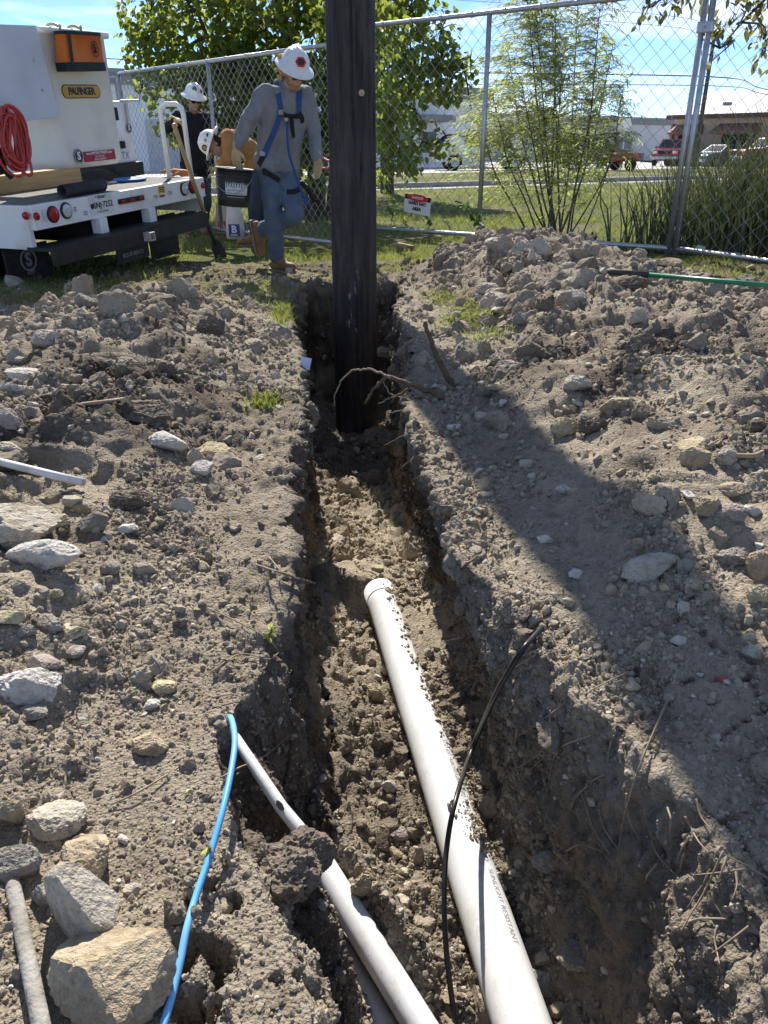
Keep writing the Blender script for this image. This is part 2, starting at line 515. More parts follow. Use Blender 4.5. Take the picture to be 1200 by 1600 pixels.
# how heaped (loose) the soil is
Xf, Yf, Zf = flat[:, 0], flat[:, 1], flat[:, 2]
loose = np.clip(sstep(.07, .20, Zf), 0, 1)
calm = 1 - .65 * np.clip(np.exp(-((Xf + .62) / .26) ** 2 - ((Yf - 1.9) / .55) ** 2) + np.exp(-((Xf - .65) / .4) ** 2 - ((Yf - 2.5) / 1.3) ** 2) + 0.5 * np.exp(-((Xf - .6) / .25) ** 2 - ((Yf - 1.2) / .5) ** 2), 0, 1)
border = np.minimum(np.minimum(Xf - PX0, PX1 - Xf), np.minimum(Yf - PY0, PY1 - Yf))
bw = sstep(.05, .9, border)
flatw = .25 + .75 * np.clip(loose + Wf + sstep(.0, .06, np.abs(Zf) - .0), 0, 1)
c2 = .55 + .45 * calm
disp = fbm(flat, 3.1, 2, .5, False, 21.) * .075 * bw * np.clip(loose, 0, 1) * calm * (1 - Wf)
disp += fbm(flat, 1.2, 3, .55) * .13 * bw * (.22 + .78 * np.clip(loose, 0, 1)) * (1 - Wf)
disp += fbm(flat, 5.5, 2, .5, True, 5.1) * (.024 + .024 * loose + (.018 + .012 * sstep(1.2, 2.2, Yf)) * Wf) * calm * bw
rug = sstep(.0, .22, pnoise(flat * 2.3 + 41) + .05)
disp += fbm(flat, 10, 2, .55, True, 15.1) * (.010 + .016 * rug) * (.4 + .6 * calm) * bw * (1 - .4 * Wf)
disp += fbm(flat, 15, 2, .55, True, 2.2) * (.011 + .010 * Wf) * c2 * bw
disp += fbm(flat, 38, 2, .6, True, 8.2) * (.0066 + .003 * Wf) * c2 * bw
disp += fbm(flat, 95, 1, .6, True, 3.2) * .0030 * bw
strat = pnoise(flat * np.array([2.5, 2.5, 17], np.float32) + 4.4) * .020 * Wf + fbm(flat, 26, 2, .6, True, 31.) * .008 * Wf
drip = pnoise(flat * np.array([14, 14, 2.0], np.float32) + 1.4) * .016 * Wf
disp += strat + drip
# shrinkage cracks in the crust along the right lip
def vor_edge(P2, f, seed):
    q = P2 * f; c0 = np.floor(q).astype(np.int64)
    f1 = np.full(len(q), 9.0); f2 = np.full(len(q), 9.0)
    for dx in (-1, 0, 1):
        for dy in (-1, 0, 1):
            cc = c0 + np.array([dx, dy])
            h = (cc[:, 0] * 73856093 ^ cc[:, 1] * 19349663 ^ seed) & 0xffffff
            rx = ((h * 1103515245 + 12345) & 0xffff) / 65535.; ry = ((h * 69069 + 1) >> 3 & 0xffff) / 65535.
            d = np.hypot(cc[:, 0] + rx - q[:, 0], cc[:, 1] + ry - q[:, 1])
            n2 = np.minimum(f2, np.maximum(f1, d)); f1 = np.minimum(f1, d); f2 = n2
    return f2 - f1
warp = np.stack([pnoise(flat * 9 + 3), pnoise(flat * 9 + 31)], 1) * .05
ve = vor_edge(flat[:, :2] + warp, 7.5, 991)
crackzone = np.clip(np.exp(-((Xf - .58) / .28) ** 2 - ((Yf - 1.25) / .5) ** 2) * 1.5, 0, 1) * (1 - Wf * .6)
crack = (1 - sstep(.0, .05, ve)) * crackzone * sstep(-.1, .15, pnoise(flat * 4 + 77) + .12)
disp -= crack * .016
flat2 = flat + Nf * disp[:, None]
_before = flat2.copy()
def support(a, b_, r, slope, ext=.06):
    a, b_ = np.array(a), np.array(b_); d = b_ - a; L2 = (d[:2] ** 2).sum()
    t = np.clip(((flat2[:, :2] - a[:2]) @ d[:2]) / L2, -ext, 1 + ext); q = a + d * t[:, None]
    dd = np.linalg.norm(flat2[:, :2] - q[:, :2], axis=1); m = dd < .22
    zz_ = q[:, 2] - r * .35 - np.maximum(0, dd - r * .4) * slope + .012 * fbm(flat2, 22, 2)
    flat2[:, 2] = np.where(m & (flat2[:, 2] < zz_), zz_, flat2[:, 2])
    cut = q[:, 2] - r * .35 - .0 * dd; flat2[:, 2] = np.where((dd < r * 1.7) & (flat2[:, 2] > cut), cut, flat2[:, 2])
support(up(366, 1150, -.03), up(494, 1328, -.11), .014, 1.5, .0)
support(up(498, 1345, -.38), up(655, 1600, -.445), .030, 1.1, .3)
support(up(528, 1482, -.50), up(618, 1640, -.52), .030, 1.0, .3)
def bury(a, b_, r):
    a, b_ = np.array(a), np.array(b_); d = b_ - a; L_ = np.linalg.norm(d[:2]); u = d[:2] / L_
    rel = flat2[:, :2] - a[:2]; s_ = rel @ u; sd = rel[:, 0] * -u[1] + rel[:, 1] * u[0]      # positive to the right of the pipe seen from the lens
    jag = .022 * fbm(flat2, 16, 3, .6) + .010 * fbm(flat2, 55, 2)
    h_ = interp(s_, [(-.35, .0), (-.1, .03), (0, .040), (.45, .040), (.8, .030), (1.05, .0), (1.25, -.05), (1.4, -.09)])
    lim = interp(s_, [(-.3, -.3), (-.03, -.05), (.05, .0), (.5, .008), (.9, .022), (1.2, .045)]) + jag
    tz = a[2] + h_ - .30 * np.maximum(0, sd - .05) + .8 * jag
    m = (sd > lim) & (sd < .20) & (s_ > -.3) & (s_ < 1.35) & (Wf < .8)
    flat2[:, 2] = np.where(m & (flat2[:, 2] < tz), tz, flat2[:, 2])
_pa, _pb = up(593, 925, -.50), up(815, 1600, -.505)
bury(_pa, _pb, .0575)
_mod = (np.abs(flat2[:, 2] - _before[:, 2]) > 1e-6).reshape(NR, NC)
for _ in range(3): _mod = _mod | np.roll(_mod, 1, 0) | np.roll(_mod, -1, 0) | np.roll(_mod, 1, 1) | np.roll(_mod, -1, 1)
_G = flat2.reshape(NR, NC, 3)
for _ in range(7):
    _A = (np.roll(_G, 1, 0) + np.roll(_G, -1, 0) + np.roll(_G, 1, 1) + np.roll(_G, -1, 1)) / 4
    _G = np.where(_mod[..., None], .4 * _G + .6 * _A, _G)
_N2 = grid_normals(_G); _dd = (fbm(_G.reshape(-1, 3), 30, 3, .6, True) * .006).reshape(NR, NC)
_G = np.where(_mod[..., None], _G + _N2 * _dd[..., None], _G)
flat2 = _G.reshape(-1, 3)
edge = 1 - sstep(.05, .42, border)
flat2[:, 2] = flat2[:, 2] * (1 - edge) + (-.07) * edge
# a firm rim above the sheet of turf that runs under the edge of the dug soil
inner = sstep(.0, .25, border - .3)
onflat = (flat2[:, 2] > -.06) & (Wf < .3)
flat2[:, 2] = np.where(onflat & (border > .42), np.maximum(flat2[:, 2], .012 + .01 * pnoise(flat * 3)), flat2[:, 2])
# moisture and dust
wet = .10 + .75 * Wf * sstep(-.15, .2, pnoise(flat * 2.1 + 9) + .15)
wet = np.where(Wf > .9, wet * (.55 + .45 * (1 - sstep(-.2, .05, Zf))), wet)
wet = np.where((Wf > .9) & (Xf > .15) & (Yf < 2.4), wet * .55, wet)
wetpile = np.exp(-((Xf - .95) / .42) ** 2 - ((Yf - 2.9) / .9) ** 2) * 1.15 + np.exp(-((Xf - 2.0) / .5) ** 2 - ((Yf - 3.4) / .8) ** 2) * .6
wetpile += np.exp(-((Xf + 1.0) / .5) ** 2 - ((Yf - 3.0) / 1.2) ** 2) * 1.0 + np.exp(-((Xf + .6) / .3) ** 2 - ((Yf - 1.75) / .2) ** 2) * .4
wet = np.clip(wet + wetpile * sstep(-.25, .3, pnoise(flat * 3.3 + 2)) + crack * .6, 0, 1)
floorm = (np.abs(Wf - .45) < .02)
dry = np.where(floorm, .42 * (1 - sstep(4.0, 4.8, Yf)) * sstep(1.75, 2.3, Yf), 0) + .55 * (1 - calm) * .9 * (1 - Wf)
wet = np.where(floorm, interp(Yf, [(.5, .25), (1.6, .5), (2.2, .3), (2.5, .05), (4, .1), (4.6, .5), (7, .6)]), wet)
wet = np.where((Yf > 6.9) & (Wf < .5), .30 + .5 * sstep(0, .3, pnoise(flat * 1.7 + 6)), wet)
turfm = sstep(.0, .35, pnoise(flat * 1.1 + 8) * 1.1 + pnoise(flat * 5 + 1) * .5 + .30) * (1 - sstep(.05, .12, flat2[:, 2])) * sstep(6.75, 7.2, Yf + .4 * pnoise(flat * 2)) * .9
turfm = np.maximum(turfm, (1 - sstep(.03, .09, flat2[:, 2])) * sstep(5.3, 5.9, Yf + .5 * pnoise(flat * 1.5)) * sstep(1.0, 1.5, -Xf) * .85)
turfm = np.maximum(turfm, (1 - sstep(.02, .07, flat2[:, 2])) * sstep(2.8, 3.4, np.abs(Xf)) * .9)
vid = np.arange(NR * NC).reshape(NR, NC)
quads = np.stack([vid[:-1, :-1], vid[:-1, 1:], vid[1:, 1:], vid[1:, :-1]], -1).reshape(-1, 4)
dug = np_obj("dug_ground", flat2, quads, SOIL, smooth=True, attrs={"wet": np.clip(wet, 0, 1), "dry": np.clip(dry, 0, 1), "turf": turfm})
tag(dug, kind="structure")
DUGV = flat2; 
TB = BVHTree.FromPolygons([tuple(v) for v in flat2.tolist()], [tuple(q) for q in quads.tolist()])
def hit(px, py):
    """point of the dug soil seen at a pixel (flat ground beyond it)"""
    loc, nrm, i, d = TB.ray_cast(CAMO, ray(px, py), 40)
    if loc is None:
        p = up(px, py, 0.0); return p, Vector((0, 0, 1))
    return loc, nrm
def ground_z(x, y):
    loc, nrm, i, d = TB.ray_cast(Vector((x, y, 3)), Vector((0, 0, -1)), 10)
    return max(loc.z, 0.0) if (loc is not None and not (-.9 < x < .6 and y < 6.9)) else (loc.z if loc is not None else 0.0)

# ------------------------------------------------------------------ turf sheet out to the horizon
def grass_ground_material():
    t = NT("turf"); P = t.pos()
    n1 = t.noise(P, .35, 5); n2 = t.noise(P, 2.4, 6, .65); n3 = t.noise(P, 40, 4, .7)
    c = t.mix(t.ramp(n2, [(.35, 0.0), (.68, 1.0)]), (.105, .135, .035), (.19, .20, .062))
    c = t.mix(t.ramp(n1, [(.47, 0.0), (.66, 1.0)]), c, (.30, .255, .135))
    c = t.mix(t.math('MULTIPLY', t.ramp(n3, [(.38, 1.0), (.55, 0.0)]), .6), c, (.05, .062, .02))
    return t.set(c, .95, nrm=t.bump(n3, 1.0, .05), spec=.1)
TURF = grass_ground_material()
gx = [-900, -120, -40, -14, HX0, HX1, 14, 40, 120, 900]; gy = [-600, -60, -12, HY0, HY1, 14, 30, 60, 140, 1500]
gv = [(x, y, 0.0) for y in gy for x in gx]
gf = []
for j in range(len(gy) - 1):
    for i in range(len(gx) - 1):
        if gx[i] == HX0 and gy[j] == HY0: continue
        n = len(gx); gf.append((j * n + i, j * n + i + 1, (j + 1) * n + i + 1, (j + 1) * n + i))
tag(obj("ground", gv, gf, TURF), kind="structure")

# ------------------------------------------------------------------ loose clods and crumbs (one mass)
def ico(sub):
    bm = bmesh.new(); bmesh.ops.create_icosphere(bm, subdivisions=sub, radius=1.0)
    V = np.array([v.co[:] for v in bm.verts]); bm.verts.index_update(); Fc = np.array([[v.index for v in f.verts] for f in bm.faces]); bm.free()
    return V, Fc
A_ = flat2[quads[:, 0]]; B_ = flat2[quads[:, 1]]; C_ = flat2[quads[:, 2]]; D_ = flat2[quads[:, 3]]
qarea = .5 * np.linalg.norm(np.cross(C_ - A_, D_ - B_), axis=1); qc = (A_ + B_ + C_ + D_) / 4
qn = np.cross(C_ - A_, D_ - B_); qn /= np.linalg.norm(qn, axis=1)[:, None] + 1e-9
qW = Wf[quads[:, 0]]; qloose = loose[quads[:, 0]]; qcalm = calm[quads[:, 0]]; qwet = wet[quads[:, 0]]; qdry = dry[quads[:, 0]]
dist = np.linalg.norm(qc - np.array([0, 0, CAMH]), axis=1)
# seen by the lens (with a margin), so that crumbs are not spent where no one looks
u_ = qc[:, 0] / (qc[:, 1] * _c + (CAMH - qc[:, 2]) * _s + 1e-6)
inview = (np.abs(u_) < 1.1) & (qc[:, 1] > .25) & (qc[:, 1] < 8.0)
onpile = np.clip(qloose * 1.0 + .25 + .2 * (np.abs(qW - .45) < .02) - .15 * (qW > .9), .05, 1.3) * (.35 + .65 * qcalm) * inview * np.where(np.abs(u_) < .65, 1, .6)
onpile *= np.where((qc[:, 1] > 6.6) & (qc[:, 2] < .05), .12, 1)
clump = .06 + np.clip(pnoise(qc * 2.6 + 5) * 2.6 + 1.2 * pnoise(qc * 7.5 + 2) + .32, 0, 2.0) ** 1.4
clump = np.maximum(clump, .5 * ((qc[:, 1] < 1.5) & (qc[:, 0] < 0)))
def scatter(n, w, rmin, rmax, powr, sub, variants, name, squash=(.55, .95)):
    w = w / w.sum(); idx = RNG.choice(len(w), n, p=w)
    r = rmin * (1 - RNG.random(n) * (1 - (rmin / rmax) ** powr)) ** (-1 / powr)
    r = r * np.clip(dist[idx] / 2.2, .55, 2.2)
    jit = (RNG.random((n, 2)) - .5)
    pos = qc[idx] + (B_ - A_)[idx] * jit[:, :1] + (D_ - A_)[idx] * jit[:, 1:] + qn[idx] * (r * RNG.uniform(-.45, .32, n))[:, None]
    wv = np.clip(qwet[idx] * .9 + RNG.normal(0, .2, n), 0, 1); dv = np.clip(qdry[idx] + RNG.normal(.05, .2, n), 0, 1)
    return points_object(name, pos, r, wv, dv, soil_shapes(sub, variants, squash))
def rock_mesh(seed, dims, sub=4, cuts=9, flat=.62, rough=.06, name="stone", fine=.02):
    rg = np.random.default_rng(seed); V, Fc = ico(sub)
    n = rg.normal(size=(cuts, 3)); n /= np.linalg.norm(n, axis=1)[:, None]
    off = rg.uniform(flat - .12, flat + .22, cuts)
    V = V * (1 + rough * fbm(V + seed * 3.1, 1.4, 2, .6)[:, None] * 2.0)
    for k in range(cuts):
        d = V @ n[k] - off[k]; V = V - np.outer(np.where(d > 0, d * .93, 0), n[k])
    V = V * (1 + rough * .8 * fbm(V + seed * 1.7, 4.5, 3, .6, True)[:, None])
    V = V + fine * np.stack([pnoise(V * 9 + seed), pnoise(V * 9 + 40 + seed), pnoise(V * 9 + 80 + seed)], 1)
    ext = V.max(0) - V.min(0); V = (V - (V.max(0) + V.min(0)) / 2) / ext * np.array(dims)
    return V, Fc
def soil_shapes(sub, variants, squash):
    out = []
    for k in range(variants):
        V, F0 = rock_mesh(700 + k * 13 + sub, (2, RNG.uniform(1.3, 2), RNG.uniform(*squash) * 2), sub, 9, .60, .13, fine=.06)
        me = np_mesh("clod_shape", V, F0, SOILI, smooth=True); me.set_sharp_from_angle(angle=R(32))
        out.append(bpy.data.objects.new("clod_shape", me))
    return out
def points_object(name, pos, r, wv, dv, shapes):
    n = len(pos)
    me = bpy.data.meshes.new(name); me.vertices.add(n); me.vertices.foreach_set("co", pos.astype(np.float32).ravel())
    rot = RNG.uniform(0, 6.283, (n, 3)).astype(np.float32)
    for an, av in (("size", r), ("wet", wv), ("dry", dv), ("pick", RNG.integers(0, len(shapes), n))):
        a = me.attributes.new(an, 'FLOAT', 'POINT'); a.data.foreach_set("value", np.asarray(av, np.float32))
    a = me.attributes.new("spin", 'FLOAT_VECTOR', 'POINT'); a.data.foreach_set("vector", rot.ravel())
    set_mats(me, SOILI)
    o = link(bpy.data.objects.new(name, me))
    ng = bpy.data.node_groups.new(name, 'GeometryNodeTree')
    ng.interface.new_socket("Geometry", in_out='INPUT', socket_type='NodeSocketGeometry')
    ng.interface.new_socket("Geometry", in_out='OUTPUT', socket_type='NodeSocketGeometry')
    N, L = ng.nodes, ng.links
    gi, go = N.new("NodeGroupInput"), N.new("NodeGroupOutput")
    def named(nm, t):
        q = N.new("GeometryNodeInputNamedAttribute"); q.data_type = t; q.inputs["Name"].default_value = nm; return q.outputs["Attribute"]
    jn = N.new("GeometryNodeJoinGeometry")
    for k, sh in enumerate(shapes):
        oi = N.new("GeometryNodeObjectInfo"); oi.inputs["Object"].default_value = sh; oi.inputs["As Instance"].default_value = True
        cmp_ = N.new("FunctionNodeCompare"); cmp_.data_type = 'FLOAT'; cmp_.operation = 'EQUAL'; cmp_.inputs["B"].default_value = k; cmp_.inputs["Epsilon"].default_value = .1
        L.new(named("pick", 'FLOAT'), cmp_.inputs["A"])
        ip = N.new("GeometryNodeInstanceOnPoints")
        L.new(gi.outputs[0], ip.inputs["Points"]); L.new(cmp_.outputs[0], ip.inputs["Selection"]); L.new(oi.outputs["Geometry"], ip.inputs["Instance"])
        e2r = N.new("FunctionNodeEulerToRotation"); L.new(named("spin", 'FLOAT_VECTOR'), e2r.inputs[0]); L.new(e2r.outputs[0], ip.inputs["Rotation"])
        L.new(named("size", 'FLOAT'), ip.inputs["Scale"]); L.new(ip.outputs[0], jn.inputs[0])
    L.new(jn.outputs[0], go.inputs[0])
    md = o.modifiers.new("scatter", 'NODES'); md.node_group = ng
    return o
near_w = 1 / np.clip(dist, .8, 9) ** 1.35
o = scatter(8200, qarea * (onpile + .10 * inview) * clump ** 1.5 * near_w, .0075, .058, 1.9, 4, 9, "soil_clods", (.55, .95))
tag(o, "brown clods of dug soil strewn over both spoil heaps", "soil clods", kind="stuff")
o = scatter(235000, qarea * (onpile + (.35 + .5 * (qc[:, 1] < 1.6)) * inview) * clump * near_w, .0022, .0150, 1.7, 2, 6, "soil_crumbs", (.6, 1))
tag(o, "fine brown soil crumbs covering the trench and spoil heaps", "soil crumbs", kind="stuff")

# ================================================================== STONES
def stone_material(name, a, b, dirt=.5):
    t = NT(name); P = t.coords("Object"); W_ = t.pos()
    n1 = t.noise(P, 9, 5, .65); n2 = t.noise(W_, 60, 4, .7); n3 = t.noise(W_, 14, 5, .7)
    c = t.mix(t.ramp(n1, [(.35, 0.0), (.65, 1.0)]), a, b)
    c = t.mix(t.math('MULTIPLY', t.ramp(n2, [(.36, 1.0), (.5, 0.0)]), .5), c, tuple(x * .45 for x in b))
    c = t.mix(t.math('MULTIPLY', t.ramp(n3, [(.52, 0.0), (.62, 1.0)]), dirt), c, (.21, .165, .115))
    h = t.math('ADD', n2, t.math('MULTIPLY', n3, .8))
    return t.set(c, .92, nrm=t.bump(h, .8, .014), spec=.15)
STN = {
    'pale': stone_material("limestone_pale", (.50, .455, .375), (.40, .35, .275), .5),
    'white': stone_material("limestone_white", (.62, .59, .53), (.50, .46, .395), .25),
    'tan': stone_material("limestone_tan", (.44, .365, .255), (.335, .265, .175), .5),
    'grey': stone_material("stone_grey", (.33, .30, .26), (.24, .215, .18), .6),
    'mauve': stone_material("stone_mauve", (.40, .345, .31), (.30, .255, .225), .4),
    'yellow': stone_material("limestone_yellow", (.52, .445, .295), (.42, .345, .215), .35),
    'dark': stone_material("clod_dark", (.215, .178, .14), (.145, .118, .09), .3),
}
def stone(px, py, w, h, tone, label, seed, deep=.8, sink=.22, rz=None, tiltx=0, tilty=0, cuts=9, flat=.62, rough=.06, name="stone", group=None, cat="stone", tall=1.0):
    """a stone whose outline covers about w x h photo pixels around (px, py), bedded in the soil there"""
    p, nr = hit(px, min(py + h * .30, 1598))
    z = depth(p); W_ = w * z / FPX; H_ = h * z / FPX
    vd = max(.25, -ray(px, py).z)                     # looking down: the top face shows
    hz = max(H_ * (1.05 - .55 * vd), W_ * .28) * tall; dy = W_ * deep
    V, Fc = rock_mesh(seed, (W_ * 1.06, dy, hz), 5, cuts, flat, rough + .03, fine=.012)
    me = np_mesh(name, V, Fc, STN[tone], smooth=False)
    me.set_sharp_from_angle(angle=R(28)) if hasattr(me, "set_sharp_from_angle") else None
    me.polygons.foreach_set("use_smooth", [True] * len(me.polygons))
    o = link(bpy.data.objects.new(name, me))
    o.location = p + Vector((0, dy * .18, hz * (.44 - sink)))
    o.rotation_euler = (R(tiltx), R(tilty), R(rz if rz is not None else 0))
    tag(o, label, cat, group)
    return o
